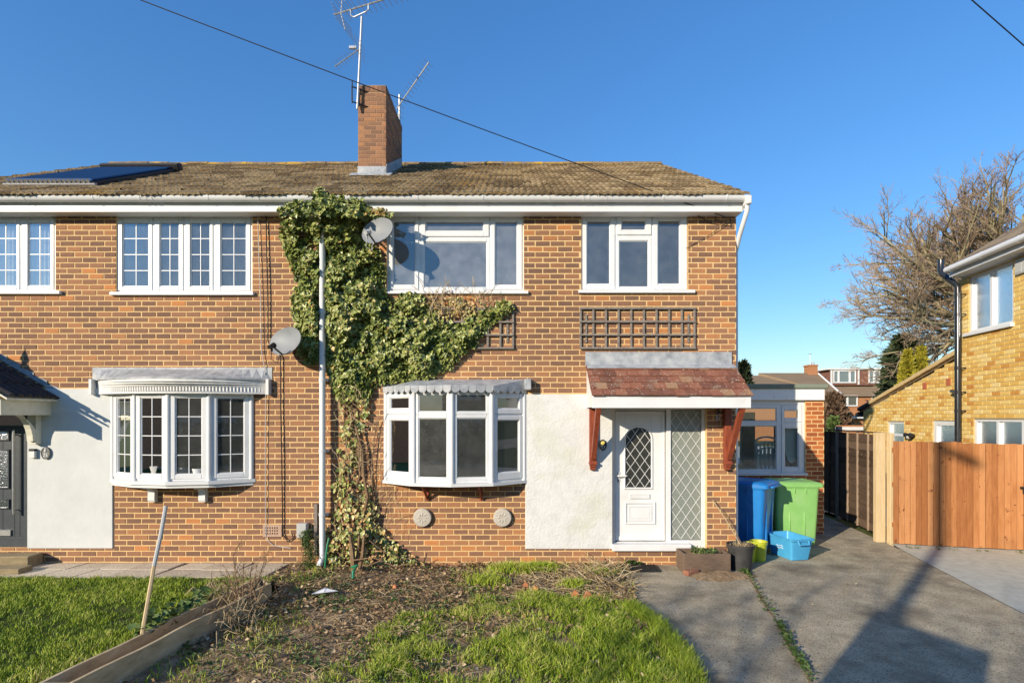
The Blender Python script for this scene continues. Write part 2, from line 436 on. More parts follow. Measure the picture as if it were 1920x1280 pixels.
class MB:
    def __init__(s, T=None):
        s.v, s.f, s.t, s.T = [], [], [], T

    def add(s, vs, fs, t=.5):
        n = len(s.v)
        if s.T:
            vs = [s.T(*p) for p in vs]
        s.v += [tuple(p) for p in vs]
        s.f += [[i + n for i in f] for f in fs]
        s.t += [t] * len(fs)

    def box(s, x0, x1, y0, y1, z0, z1, b=0.0, t=.5):
        if x0 > x1: x0, x1 = x1, x0
        if y0 > y1: y0, y1 = y1, y0
        if z0 > z1: z0, z1 = z1, z0
        b = min(b, (x1 - x0) * .3, (y1 - y0) * .3, (z1 - z0) * .3)
        if b <= 0:
            v = [(x, y, z) for x in (x0, x1) for y in (y0, y1) for z in (z0, z1)]
            s.add(v, [[0, 1, 3, 2], [4, 6, 7, 5], [0, 4, 5, 1], [2, 3, 7, 6], [0, 2, 6, 4], [1, 5, 7, 3]], t)
        else:
            lo = (x0, y0, z0)
            hi = (x1, y1, z1)
            vs = []
            for sx, sy, sz, a in BEV_V:
                q = []
                for i, c in enumerate((sx, sy, sz)):
                    q.append((lo[i] + (0 if i == a else b)) if c == 0 else (hi[i] - (0 if i == a else b)))
                vs.append(q)
            s.add(vs, BEV_F, t)

    def ring(s, u0, u1, z0, z1, a0, a1, c0, c1, d0, d1, b=.004, t=.5):
        """rectangular ring: outer (u0,u1,z0,z1), inner (a0,a1,c0,c1), from depth d0 to d1"""
        s.box(u0, a0, d0, d1, z0, z1, b, t)
        s.box(a1, u1, d0, d1, z0, z1, b, t)
        s.box(a0, a1, d0, d1 - .0007, z0, c0, b, t)
        s.box(a0, a1, d0, d1 - .0007, c1, z1, b, t)

    def prism(s, poly, a0, a1, ax, t=.5):
        """poly of (p,q) pairs pushed along axis ax ('x','y','z') from a0 to a1"""
        def P(p, q, a):
            return {'x': (a, p, q), 'y': (p, a, q), 'z': (p, q, a)}[ax]
        n = len(poly)
        vs = [P(p, q, a0) for p, q in poly] + [P(p, q, a1) for p, q in poly]
        fs = [list(range(n))[::-1], list(range(n, 2 * n))]
        fs += [[i, (i + 1) % n, n + (i + 1) % n, n + i] for i in range(n)]
        s.add(vs, fs, t)

    def tube(s, path, r, n=6, t=.5, cap=True):
        path = [Vector(p) for p in path]
        rs = r if isinstance(r, (list, tuple)) else [r] * len(path)
        vs, fs = [], []
        up = None
        for i, p in enumerate(path):
            d = (path[min(i + 1, len(path) - 1)] - path[max(i - 1, 0)])
            if d.length < 1e-9:
                d = Vector((0, 0, 1))
            d.normalize()
            if up is None:
                up = Vector((0, 0, 1)) if abs(d.z) < .9 else Vector((1, 0, 0))
            a = d.cross(up)
            if a.length < 1e-6:
                a = d.orthogonal()
            a.normalize()
            b = a.cross(d)
            up = b
            for k in range(n):
                an = 2 * math.pi * k / n
                vs.append(p + a * (math.cos(an) * rs[i]) + b * (math.sin(an) * rs[i]))
        for i in range(len(path) - 1):
            for k in range(n):
                k2 = (k + 1) % n
                fs.append([i * n + k, i * n + k2, (i + 1) * n + k2, (i + 1) * n + k])
        if cap:
            fs.append(list(range(n)))
            m = (len(path) - 1) * n
            fs.append([m + k for k in range(n)][::-1])
        s.add(vs, fs, t)

    def lathe(s, prof, n=20, c=(0, 0, 0), t=.5, ax='z', sx=1, sy=1):
        vs, fs = [], []
        for r, h in prof:
            for k in range(n):
                a = 2 * math.pi * k / n
                p, q = r * math.cos(a) * sx, r * math.sin(a) * sy
                if ax == 'z':
                    vs.append((c[0] + p, c[1] + q, c[2] + h))
                elif ax == 'y':
                    vs.append((c[0] + p, c[1] + h, c[2] + q))
                else:
                    vs.append((c[0] + h, c[1] + p, c[2] + q))
        m = len(prof)
        for i in range(m - 1):
            for k in range(n):
                k2 = (k + 1) % n
                fs.append([i * n + k, i * n + k2, (i + 1) * n + k2, (i + 1) * n + k])
        if prof[0][0] > 1e-6:
            fs.append(list(range(n))[::-1])
        if prof[-1][0] > 1e-6:
            fs.append([(m - 1) * n + k for k in range(n)])
        s.add(vs, fs, t)

    def loft(s, secs, k=5, t=.5, cap0=True, cap1=True):
        """rounded rectangles: (cx, cy, z, half w, half d, corner r)"""
        vs, fs = [], []
        for cx, cy, z, hw, hd, r in secs:
            for qx, qy, a0 in ((1, 1, 0), (-1, 1, 90), (-1, -1, 180), (1, -1, 270)):
                for i in range(k):
                    a = math.radians(a0 + 90 * i / (k - 1))
                    vs.append((cx + qx * (hw - r) + r * math.cos(a), cy + qy * (hd - r) + r * math.sin(a), z))
        n = 4 * k
        for i in range(len(secs) - 1):
            for j in range(n):
                j2 = (j + 1) % n
                fs.append([i * n + j, i * n + j2, (i + 1) * n + j2, (i + 1) * n + j])
        if cap0:
            fs.append(list(range(n))[::-1])
        if cap1:
            m = (len(secs) - 1) * n
            fs.append([m + j for j in range(n)])
        s.add(vs, fs, t)

    def mesh(s, name, origin=(0, 0, 0), smooth=False):
        me = bpy.data.meshes.new(name)
        ox, oy, oz = origin
        me.from_pydata([(x - ox, y - oy, z - oz) for x, y, z in s.v], [], s.f)
        at = me.attributes.new('tone', 'FLOAT', 'FACE')
        at.data.foreach_set('value', s.t)
        if smooth:
            me.polygons.foreach_set('use_smooth', [True] * len(s.f))
            me.set_sharp_from_angle(angle=math.radians(38))
        me.update()
        return me

    def build(s, name, mat, parent=None, smooth=False, kind=None, label=None):
        if not s.f:
            return None
        o = link(name, s.mesh(name, WO[parent.name] if parent is not None else (0, 0, 0), smooth), parent, mat)
        return tag(o, label=label, kind=kind)


def build_np(name, V, Fc, tone, mat, parent=None, kind=None, smooth=False):
    V = np.asarray(V, np.float32).reshape(-1, 3)
    if parent is not None:
        V = V - np.array(WO[parent.name], np.float32)
    Fc = np.asarray(Fc, np.int32)
    m, k = Fc.shape
    me = bpy.data.meshes.new(name)
    me.vertices.add(len(V))
    me.vertices.foreach_set('co', V.ravel())
    me.loops.add(m * k)
    me.loops.foreach_set('vertex_index', Fc.ravel())
    me.polygons.add(m)
    me.polygons.foreach_set('loop_start', np.arange(0, m * k, k, dtype=np.int32))
    at = me.attributes.new('tone', 'FLOAT', 'FACE')
    at.data.foreach_set('value', np.asarray(tone, np.float32))
    me.update(calc_edges=True)
    o = link(name, me, parent, mat)
    return tag(o, kind=kind)


def inpoly(P, x, y):
    x = np.asarray(x)
    y = np.asarray(y)
    c = np.zeros(x.shape, bool)
    n = len(P)
    j = n - 1
    for i in range(n):
        xi, yi = P[i]
        xj, yj = P[j]
        hit = ((yi > y) != (yj > y)) & (x < (xj - xi) * (y - yi) / (yj - yi + 1e-12) + xi)
        c ^= hit
        j = i
    return c


def vnoise(x, y, s, seed=0.0):
    return np.array([noise.noise((a * s + seed, b * s - seed, seed * .37)) for a, b in zip(x, y)])


def unit(a):
    return a / np.maximum(np.linalg.norm(a, axis=1, keepdims=True), 1e-9)


def leaves(P, tip, nrm, size, width=.85, fold=.12, ivy=True):
    """leaf faces at points P; returns verts and triangles"""
    n = len(P)
    tip = unit(tip)
    side = unit(np.cross(tip, nrm))
    nn = np.cross(side, tip)
    if ivy:
        loc = [(0, 0, 0), (-.52 * width, .22, .0), (-.36 * width, .55, .02), (0, 1, 0), (.36 * width, .55, .02), (.52 * width, .22, 0), (0, .42, -fold)]
        tri = [(0, 1, 6), (1, 2, 6), (2, 3, 6), (3, 4, 6), (4, 5, 6), (5, 0, 6)]
    else:
        loc = [(0, 0, 0), (-.42 * width, .45, fold), (0, 1, -fold * .5), (.42 * width, .45, fold)]
        tri = [(0, 1, 2), (0, 2, 3)]
    k = len(loc)
    V = np.zeros((n, k, 3))
    sz = np.asarray(size).reshape(n, 1)
    for i, (a, b, c) in enumerate(loc):
        V[:, i] = P + sz * (a * side + b * tip + c * nn)
    F = (np.arange(n)[:, None, None] * k + np.array(tri)[None]).reshape(-1, 3)
    return V.reshape(-1, 3), F, len(tri)


def blades(x, y, z, h, w, lean, ang):
    """bent grass blades: 3 triangles each"""
    n = len(x)
    ca, sa = np.cos(ang), np.sin(ang)
    V = np.zeros((n, 5, 3))
    fa = rng.uniform(0, 2 * np.pi, n)
    wx, wy = np.cos(fa) * w * .5, np.sin(fa) * w * .5
    for i, (f, g, sgn) in enumerate(((0, 0, -1), (0, 0, 1), (.28, .62, -.8), (.28, .62, .8), (1, 1, 0))):
        V[:, i, 0] = x + lean * f * ca + wx * sgn
        V[:, i, 1] = y + lean * f * sa + wy * sgn
        V[:, i, 2] = z + h * g * (1 if i < 4 else 1)
    F = (np.arange(n)[:, None, None] * 5 + np.array([(0, 1, 3), (0, 3, 2), (2, 3, 4)])[None]).reshape(-1, 3)
    return V.reshape(-1, 3), F


def cut_rects(u0, u1, z0, z1, holes):
    us = sorted({u0, u1, *[min(max(h[0], u0), u1) for h in holes], *[min(max(h[1], u0), u1) for h in holes]})
    zs = sorted({z0, z1, *[min(max(h[2], z0), z1) for h in holes], *[min(max(h[3], z0), z1) for h in holes]})
    return us, zs, lambda u, z: any(h[0] < u < h[1] and h[2] < z < h[3] for h in holes)


def panel(mb, u0, u1, z0, z1, holes, d0, d1, t=.5):
    """a slab with rectangular holes: front at d1, back at d0, reveals between"""
    us, zs, inh = cut_rects(u0, u1, z0, z1, holes)
    nu, nz = len(us) - 1, len(zs) - 1
    sol = [[not inh((us[i] + us[i + 1]) / 2, (zs[j] + zs[j + 1]) / 2) for j in range(nz)] for i in range(nu)]
    S = lambda i, j: 0 <= i < nu and 0 <= j < nz and sol[i][j]
    for i in range(nu):
        for j in range(nz):
            if not sol[i][j]:
                continue
            a, b, c, e = us[i], us[i + 1], zs[j], zs[j + 1]
            mb.add([(a, d1, c), (b, d1, c), (b, d1, e), (a, d1, e)], [[0, 1, 2, 3]], t)
            mb.add([(a, d0, c), (b, d0, c), (b, d0, e), (a, d0, e)], [[3, 2, 1, 0]], t)
            if not S(i - 1, j): mb.add([(a, d0, c), (a, d1, c), (a, d1, e), (a, d0, e)], [[0, 1, 2, 3]], t)
            if not S(i + 1, j): mb.add([(b, d0, c), (b, d1, c), (b, d1, e), (b, d0, e)], [[3, 2, 1, 0]], t)
            if not S(i, j - 1): mb.add([(a, d0, c), (b, d0, c), (b, d1, c), (a, d1, c)], [[0, 1, 2, 3]], t)
            if not S(i, j + 1): mb.add([(a, d0, e), (b, d0, e), (b, d1, e), (a, d1, e)], [[3, 2, 1, 0]], t)


def brick_shape(mb, u0, u1, z0, z1, d, t, jit=.0015):
    c = .004
    j = lambda: R.uniform(-jit, jit)
    b = -.03
    o = [(u0 + j(), z0 + j()), (u1 + j(), z0 + j()), (u1 + j(), z1 + j()), (u0 + j(), z1 + j())]
    i = [(u0 + c + j(), z0 + c + j()), (u1 - c + j(), z0 + c + j()), (u1 - c + j(), z1 - c + j()), (u0 + c + j(), z1 - c + j())]
    vs = [(p, b, q) for p, q in o] + [(p, d - c, q) for p, q in o] + [(p, d, q) for p, q in i]
    fs = [[8, 9, 10, 11]]
    for k in range(4):
        k2 = (k + 1) % 4
        fs.append([k, k2, 4 + k2, 4 + k])
        fs.append([4 + k, 4 + k2, 8 + k2, 8 + k])
    mb.add(vs, fs, t)


def brickwork(parent, T, u0, u1, z0, z1, holes, mat, tone, n_single=300, Lb=.2225, H=.0815, J=.0155, d=.0045, clip=None, half=False, rank=None):
    """courses of stretchers; the ones that show largest are single objects, the rest one part of kind stuff"""
    items = []
    row = 0
    z = z0
    while z < z1 - .02:
        za, zb = z + J / 2, min(z + H - J / 2, z1)
        zc = (za + zb) / 2
        off = (row % 2) * Lb / 2 + R.uniform(-.006, .006)
        u = u0 - Lb + off
        while u < u1:
            a, b = max(u + J / 2, u0), min(u + Lb - J / 2, u1)
            cuts = sorted({a, b, *[q for h in holes if h[3] > za and h[2] < zb for q in h[:2] if a < q < b]}) if b - a > .02 else []
            segs = []
            for p, q in zip(cuts, cuts[1:]):
                m = (p + q) / 2
                lo, hi = za, zb
                for h in holes:
                    if h[0] < m < h[1] and h[3] > za and h[2] < zb:
                        if h[2] - lo > hi - h[3]:
                            hi = min(hi, h[2] - .003)
                        else:
                            lo = max(lo, h[3] + .003)
                if segs and abs(segs[-1][1] - p) < 1e-6 and segs[-1][2:] == (lo, hi):
                    segs[-1] = (segs[-1][0], q, lo, hi)
                else:
                    segs.append((p, q, lo, hi))
            for p, q, lo, hi in segs:
                p, q = p + (.004 if p > a else 0), q - (.004 if q < b else 0)
                if q - p < .02 or hi - lo < .014 or (clip and not clip((p + q) / 2, zc)):
                    continue
                items.append((p, q, lo, hi, q - p > Lb - J - .002 and hi - lo > H - J - .002))
            u += Lb
        z += H
        row += 1
    camp = Vector((0, 0, CAMZ))
    key = rank or (lambda it: (Vector(T((it[0] + it[1]) / 2, 0, (it[2] + it[3]) / 2)) - camp).length - 4 * (it[1] - it[0]))
    items.sort(key=key)
    cache = []
    hw, hh = (Lb - J) / 2, (H - J) / 2
    for i in range(18):
        mb = MB()
        brick_shape(mb, -hw, hw, -hh, hh, d + R.uniform(-.0025, .0025), tone())
        # frame axes only (no translation): build in T's orientation
        o0 = Vector(T(0, 0, 0))
        ax = [Vector(T(1, 0, 0)) - o0, Vector(T(0, 1, 0)) - o0, Vector(T(0, 0, 1)) - o0]
        mb.v = [tuple(ax[0] * p + ax[1] * q + ax[2] * r) for p, q, r in mb.v]
        me = mb.mesh('brick')
        me.materials.append(mat)
        cache.append(me)
    rest = MB(T)
    for k, (p, q, za, zb, full) in enumerate(items):
        if k < n_single:
            if full:
                link('brick', R.choice(cache), parent, None, T((p + q) / 2, 0, (za + zb) / 2))
            else:
                mb = MB(T)
                brick_shape(mb, p, q, za, zb, d + R.uniform(-.002, .002), tone())
                mb.build('brick', mat, parent)
        else:
            brick_shape(rest, p, q, za, zb, d + R.uniform(-.002, .002), tone())
    rest.build('brickwork', mat, parent, kind='stuff')


def tile_rows(mb, T, u0, u1, s0, s1, row, period, amp, thick, tilew, tone, clip=None, jz=.006):
    ph = [0, .25, .5, .75]
    hh = [0, .75, 1, .75]
    nr = int(round((s1 - s0) / row))
    for r in range(nr):
        sa = s0 + r * row
        sb = sa + row + .03
        u = u0
        off = 0 if r % 2 == 0 else tilew / 2
        cur, jt, tn = None, 0, .5
        while u < u1 - 1e-6:
            for k in range(4):
                ua = u + period * ph[k]
                ub = u + period * (ph[k] + .25)
                if ua >= u1:
                    break
                idx = int((ua + off) / tilew)
                if idx != cur:
                    cur, jt, tn, js = idx, R.uniform(-jz, jz), tone(), R.uniform(-.018, .018)
                if clip and not clip(ua, sa):
                    continue
                h0, h1 = amp * hh[k] + jt, amp * hh[(k + 1) % 4] + jt
                a = sa + js
                mb.add([(ua, a, thick + h0), (ub, a, thick + h1), (ub, sb, .004 + h1), (ua, sb, .004 + h0),
                        (ua, a, h0 - .006), (ub, a, h1 - .006)], [[0, 1, 2, 3], [4, 5, 1, 0]], tn)
            u += period


def lights(parent, T, rows, glass, d=.0, frame_mat=None, nx=1, nz=1, cname='casement'):
    """casements: list of (outer u0,u1,z0,z1, inner a0,a1,c0,c1, proud depth, nx, nz)"""
    for (u0, u1, z0, z1, a0, a1, c0, c1, pr, nx, nz) in rows:
        mb = MB(T)
        mb.ring(u0, u1, z0, z1, a0, a1, c0, c1, d - .045, d + pr, .006)
        # sloped glazing bead
        w = .012
        mb.ring(a0 - .001, a1 + .001, c0 - .001, c1 + .001, a0 + w, a1 - w, c0 + w, c1 - w, d - .03, d + pr - .014, .004)
        mb.build(cname, frame_mat, parent)
        if nx > 1 or nz > 1:
            bar = .014
            for i in range(1, nx):
                m2 = MB(T)
                uc = a0 + (a1 - a0) * i / nx
                m2.box(uc - bar / 2, uc + bar / 2, d - .024, d - .008, c0 + .003, c1 - .003, .003)
                m2.build('glazing_bar', frame_mat, parent)
            for j in range(1, nz):
                m2 = MB(T)
                zc = c0 + (c1 - c0) * j / nz
                m2.box(a0 + .003, a1 - .003, d - .0225, d - .0095, zc - bar / 2, zc + bar / 2, .003)
                m2.build('glazing_bar', frame_mat, parent)
        for i in range(nx):
            for j in range(nz):
                m3 = MB(T)
                g = .002
                m3.box(a0 + (a1 - a0) * i / nx + g * (i > 0), a0 + (a1 - a0) * (i + 1) / nx - g * (i < nx - 1), d - .019, d - .013,
                       c0 + (c1 - c0) * j / nz + g * (j > 0), c0 + (c1 - c0) * (j + 1) / nz - g * (j < nz - 1))
                m3.build('pane', glass, parent)

# ================================================================== GROUND
def sheet(name, pts, z, mat, kind='structure'):
    mb = MB()
    mb.add([(x, y, z) for x, y in pts], [list(range(len(pts)))])
    return mb.build(name, mat, kind=kind)


def relief(name, x0, x1, y0, y1, st, z, amp, mat, poly=None, kind='structure', zf=None):
    """bumpy ground cut to a polygon"""
    xs = np.arange(x0, x1 + st, st)
    ys = np.arange(y0, y1 + st, st)
    X, Y = np.meshgrid(xs, ys, indexing='ij')
    xf, yf = X.ravel(), Y.ravel()
    Z = z + amp * (vnoise(xf, yf, 1.7) + .6 * vnoise(xf, yf, 5.3, 3) + .35 * vnoise(xf, yf, 13, 9))
    if zf is not None:
        Z = Z + zf(xf, yf)
    V = np.stack([xf, yf, Z], 1)
    nx, ny = X.shape
    i, j = np.meshgrid(np.arange(nx - 1), np.arange(ny - 1), indexing='ij')
    a = (i * ny + j).ravel()
    F = np.stack([a, a + ny, a + ny + 1, a + 1], 1)
    if poly is not None:
        cxy = V[F].mean(1)
        F = F[inpoly(poly, cxy[:, 0], cxy[:, 1])]
    return build_np(name, V, F, np.full(len(F), .5), mat, None, kind)


sheet('ground', [(-400, -400), (400, -400), (400, 400), (-400, 400)], -.09, MT['turf'])
sheet('road', [(-60, -9.5), (60, -9.5), (60, -3.6), (-60, -3.6)], -.06, MT['asphalt'])
DRIVE = [(1.70, 8.4), G(1165, 1066), G(1195, 1130), G(1262, 1185), G(1312, 1290), (1.35, 2.2), (1.35, -3.6), (7.9, -3.6), (6.2, 2.5), G(1920, 1150), G(1690, 1030), G(1545, 965), (7.35, 12.5), (7.6, 22), (3.3, 22), (3.3, 8.2)]
sheet('driveway', DRIVE, -.004, MT['asphalt'])
sheet('neighbour_driveway', [(8.0, -3.6), (14, -3.6), (14, 9.6), (6.5, 9.6), (6.62, 9.3), G(1690, 1030), G(1920, 1150), (6.25, 2.5)], .002, MT['pavers'])
sheet('far_yard', [(7.4, 11), (14, 9), (30, 40), (7.6, 40)], -.03, MT['pavers'])

# front bed and lawns
LAWN_L = [(-8.6, 3.0), (-3.72, 3.0), (-3.58, 4.06), (-3.37, 5.99), (-3.2, 6.9), (-3.2, 7.27), (-8.6, 7.27)]
BED = [(-3.75, 2.4), (1.5, 2.4), (1.62, 4.5), (1.72, 5.1), (1.60, 5.7), (1.50, 6.4), (1.66, 7.2), (1.7, 8.0), (-3.4, 8.0), (-3.3, 7.3), (-3.0, 6.9), (-2.9, 6.4), (-3.3, 4.0)]
relief('front_bed', -3.8, 1.8, 2.4, 8.0, .06, .004, .022, MT['soil'], BED)
relief('left_lawn', -8.7, -3.1, 3.0, 7.3, .10, .012, .008, MT['turf'], LAWN_L)
GRASS_R = [G(640, 1230, 0), G(700, 1185), G(760, 1150), G(850, 1128), G(960, 1118), G(1060, 1122), G(1120, 1128), G(1185, 1140), G(1240, 1180), G(1290, 1240), G(1320, 1300), (1.55, 3.0), (-1.9, 3.0), G(590, 1290)]

# path of separate slabs along the left house
path = link('path', (lambda mb: (mb.box(-9.0, -3.35, 7.29, 7.985, -.06, .008), mb.mesh('path'))[1])(MB()), None, MT['soil'])
path['kind'] = 'structure'
u = -9.0
while u < -3.5:
    w = R.uniform(.42, .62)
    sk = R.uniform(.05, .16)
    yb = R.uniform(7.60, 7.68)
    for (ya, yc) in ((7.285, yb), (yb + .012, 7.985)):
        mb = MB()
        k0 = sk * (ya - 7.3) / .7
        k1 = sk * (yc - 7.3) / .7
        dz = R.uniform(-.004, .004)
        p = [(u + k0, ya), (u + w - .012 + k0, ya), (u + w - .012 + k1, yc), (u + k1, yc)]
        c = Vector((sum(q[0] for q in p) / 4, sum(q[1] for q in p) / 4))
        top = [(c.x + (x - c.x) * .985, c.y + (y - c.y) * .975) for x, y in p]
        vs = [(x, y, -.03) for x, y in p] + [(x, y, .020 + dz) for x, y in p] + [(x, y, .026 + dz) for x, y in top]
        fs = [[8, 9, 10, 11]]
        for k in range(4):
            k2 = (k + 1) % 4
            fs += [[k, k2, 4 + k2, 4 + k], [4 + k, 4 + k2, 8 + k2, 8 + k]]
        mb.add(vs, fs, R.uniform(.1, .9))
        mb.build('slab', MT['slab'], path)
    u += w

# ================================================================== THE PAIR OF HOUSES
TF = lambda u, d, z: (u, Y0 - d, z)
XP = fx(600)           # party line
XR = fx(1380)          # right corner
XL = 2 * XP - XR       # left corner
ZT = 5.215             # top of the brickwork

house_r = thing('semi_detached_house', 'right half of the brick pair, with the white front door and red tiled porch', 'house', (0.2, 8, 0))
house_l = thing('semi_detached_house', 'left half of the brick pair, with the dark front door and gabled porch', 'house', (-6, 8, 0))


def px_rect(a, b, c, d, y=Y0):
    """px x0,x1, px y0(top),y1(bottom) -> u0,u1,z0,z1"""
    return (fx(a, y), fx(b, y), fz(d, y), fz(c, y))


H_R = [px_rect(725, 982, 398, 547), px_rect(1090, 1290, 398, 547), px_rect(730, 978, 735, 905), px_rect(1149, 1325, 763, 1030)]
H_L = [px_rect(218, 473, 398, 549), px_rect(-98, 104, 398, 547), px_rect(217, 470, 737, 905), px_rect(-140, 53, 772, 1026)]
H_L[1] = (H_L[1][0], H_L[1][1], H_L[1][2], H_L[1][3])
REND_R = px_rect(985, 1149, 739, 1028)
REND_L = px_rect(53, 213, 729, 1027)


def tone_l():
    r = R.random()
    return R.uniform(.85, .98) if r < .035 else (R.uniform(.55, .72) if r < .2 else R.uniform(.14, .52))


def tone_r():
    r = R.random()
    return R.uniform(.82, .98) if r < .07 else (R.uniform(.56, .78) if r < .4 else R.uniform(.18, .56))


for house, a, b, holes, rend, tone in ((house_l, XL, XP, H_L, REND_L, tone_l), (house_r, XP, XR, H_R, REND_R, tone_r)):
    mb = MB(TF)
    panel(mb, a, b, -.1, ZT + .15, holes, -.25, 0)
    wall = mb.build('wall', MT['mortar'], house)
    WO[wall.name] = WO[house.name].copy()
    brickwork(wall, TF, a, b, -.045, ZT, holes + [rend], MT['brick'], tone)
    # painted render beside the door
    mb = MB(TF)
    if house is house_r:
        mb.box(rend[0], fx(1148), -.005, .022, rend[2], rend[3], .006)
    else:
        mb.box(rend[0], rend[1], -.005, .022, rend[2], rend[3], .006)
    mb.build('painted_render', MT['render'] if house is house_r else MT['render_l'], house)
    # back and end walls
    mb = MB()
    x0, x1 = (b - .25, b) if house is house_r else (a, a + .25)
    mb.prism([(8.25, -.1), (16.4, -.1), (16.4, 5.3), (12.23, 7.80), (8.25, 5.45)], x0, x1, 'x', .55)
    mb.box(a + (.25 if house is house_l else 0), b - (.25 if house is house_r else 0), 16.15, 16.4, -.1, 5.3)
    mb.build('end_wall', MT['brick'], house)
    # rooms behind the windows
    mb = MB()
    ia, ib = a + .26, b - .26
    mb.box(ia, ib, 8.26, 16.1, -.1, .08)
    mb.box(ia, ib, 8.26, 16.1, 2.50, 2.72)
    mb.box(ia, ib, 8.26, 16.1, 5.13, 5.25)
    mb.box(ia, ib, 11.6, 11.7, .08, 2.5)
    mb.box(ia, ib, 11.6, 11.7, 2.72, 5.13)
    mb.box(XP + .05 if house is house_r else XP - .15, XP + .15 if house is house_r else XP - .05, 8.26, 11.6, .08, 2.5)
    mb.box(XP + .05 if house is house_r else XP - .15, XP + .15 if house is house_r else XP - .05, 8.26, 11.6, 2.72, 5.13)
    if house is house_r:
        mb.box(.62, .72, 8.26, 11.6, 2.72, 5.13)
        mb.box(.72, .80, 8.26, 11.6, .08, 2.5)
    else:
        mb.box(-6.35, -6.27, 8.26, 11.6, .08, 2.5)
        mb.box(-6.55, -6.45, 8.26, 11.6, 2.72, 5.13)
    mb.build('room', MT['interior'], house)

# ---- roofs
RC, RS = math.cos(math.radians(29.4)), math.sin(math.radians(29.4))
RY, RZ = 7.66, 5.395
RT = lambda u, s, h: (u, RY + s * RC - h * RS, RZ + s * RS + h * RC)
SLEN = 5.24
for house, a, b in ((house_l, XL - .06, XP), (house_r, XP, XR + .06)):
    mb = MB()
    yr, zr = RT(0, SLEN, 0)[1:]
    mb.prism([(RY + .17, RZ + .082), (yr, zr - .012), (2 * yr - RY - .03, RZ - .012), (2 * yr - RY - .03, RZ - .10), (yr, zr - .10), (RY + .17, RZ + .0)], a + .01, b - (.01 if house is house_r else 0), 'x')
    roof = mb.build('roof', MT['rooftile'], house)
    mb = MB(RT)
    tile_rows(mb, RT, a, b, 0, SLEN, SLEN / 15, .10, .022, .028, .3, lambda: R.uniform(.2, .8), jz=.0035)
    mb.build('roof_tiles', MT['rooftile'], roof, kind='stuff')
    u = a
    while u < b - .05:
        w = min(.45, b - u)
        mb = MB()
        n = 7
        rr = .115 + R.uniform(-.006, .006)
        dz = R.uniform(-.008, .008)
        prof = []
        for i in range(n):
            an = math.pi * i / (n - 1)
            prof.append((yr + rr * math.cos(an), zr - .02 + dz + rr * .75 * math.sin(an)))
        mb.prism(prof, u + .006, u + w - .006, 'x', R.random())
        mb.build('ridge_tile', MT['ridge'], roof)
        u += w
    # barge along the gable
    mb = MB()
    xg = (a + .004, a + .03) if house is house_l else (b - .03, b - .004)
    mb.prism([(RY + .15, RZ - .03), (yr, zr - .11), (yr, zr - .24), (RY + .15, RZ - .16)], xg[0], xg[1], 'x')
    mb.build('barge_board', MT['paint'], house)

# ---- fascia, soffit, gutter
for house, a, b in ((house_l, XL - .05, XP), (house_r, XP, XR + .015)):
    mb = MB()
    mb.box(a, b, 7.80, 7.825, 5.205, 5.40, .003)
    mb.box(a, b, 7.792, 7.80, 5.205, 5.225, .002)
    mb.build('fascia', MT['upvc'], house)
    mb = MB()
    mb.box(a, b, 7.826, 8.02, 5.208, 5.222, .002)
    mb.build('soffit', MT['upvc'], house)
    mb = MB()
    ga, gb = (a - .05, b) if house is house_l else (a, b + .03)
    prof = []
    for i in range(9):
        an = math.pi + math.pi * i / 8
        prof.append((7.742 + .062 * math.cos(an), 5.402 + .076 * math.sin(an)))
    for i in range(9):
        an = 2 * math.pi - math.pi * i / 8
        prof.append((7.742 + .056 * math.cos(an), 5.402 + .069 * math.sin(an)))
    n = len(prof)
    vs = [(ga, p, q) for p, q in prof] + [(gb, p, q) for p, q in prof]
    mb.add(vs, [[i, (i + 1) % n, n + (i + 1) % n, n + i] for i in range(n)] + [[i, i + 1, n - 2 - i, n - 1 - i] for i in range(8)] + [[n + k for k in (i, n - 1 - i, n - 2 - i, i + 1)] for i in range(8)])
    gut = mb.build('gutter', MT['upvc'], house, smooth=True)
    br = [40, 170, 258, 270, 281, 387, 482] if house is house_l else [782, 905, 1030, 1095, 1105, 1138, 1245, 1365]
    for p in br:
        xx = fx(p, 7.66)
        mb = MB()
        pr = []
        for i in range(9):
            an = math.pi + math.pi * i / 8
            pr.append((7.742 + .067 * math.cos(an), 5.404 + .081 * math.sin(an)))
        pr += [(7.797, 5.42), (7.675, 5.42)]
        mb.prism(pr, xx - .010, xx + .010, 'x')
        mb.build('gutter_bracket', MT['upvc'], gut)

# gutter outlet and downpipe at the right corner
mb = MB()
xo = XR + .035
mb.box(xo - .03, xo + .05, 7.65, 7.79, 5.27, 5.395, .01)
mb.tube([(xo + .01, 7.72, 5.30), (xo + .01, 7.72, 5.20), (xo - .0, 7.95, 4.92), (XR + .045, 8.12, 4.72), (XR + .045, 8.12, 4.5)], .034, 10)
mb.tube([(XR + .045, 8.12, 4.52), (XR + .045, 8.12, .05)], .034, 10)
mb.build('side_downpipe', MT['upvc'], house_r, smooth=True)

# ---- flat windows
YW = Y0 + .03
wr = lambda a, b, c, d: px_rect(a, b, c, d, YW)


def flat_window(house, outer, lts, glass, sill, d=-.03, T=TF, name='window', sd=.055):
    """outer, lights and sill in metres: (u0,u1,z0,z1)"""
    mb = MB(T)
    panel(mb, *outer, [(l[0][0] + .001, l[0][1] - .001, l[0][2] + .001, l[0][3] - .001) for l in lts], d - .06, d)
    w = mb.build(name, MT['upvc'], house)
    rows = []
    for o, i, pr, nx, nz in lts:
        rows.append((*o, *i, pr, nx, nz))
    lights(w, T, rows, glass, d, MT['upvc'])
    if sill:
        mb = MB(T)
        mb.box(sill[0], sill[1], d - .05, sd, sill[2], sill[3], .006)
        mb.build('sill', MT['upvc'], w)
    return w


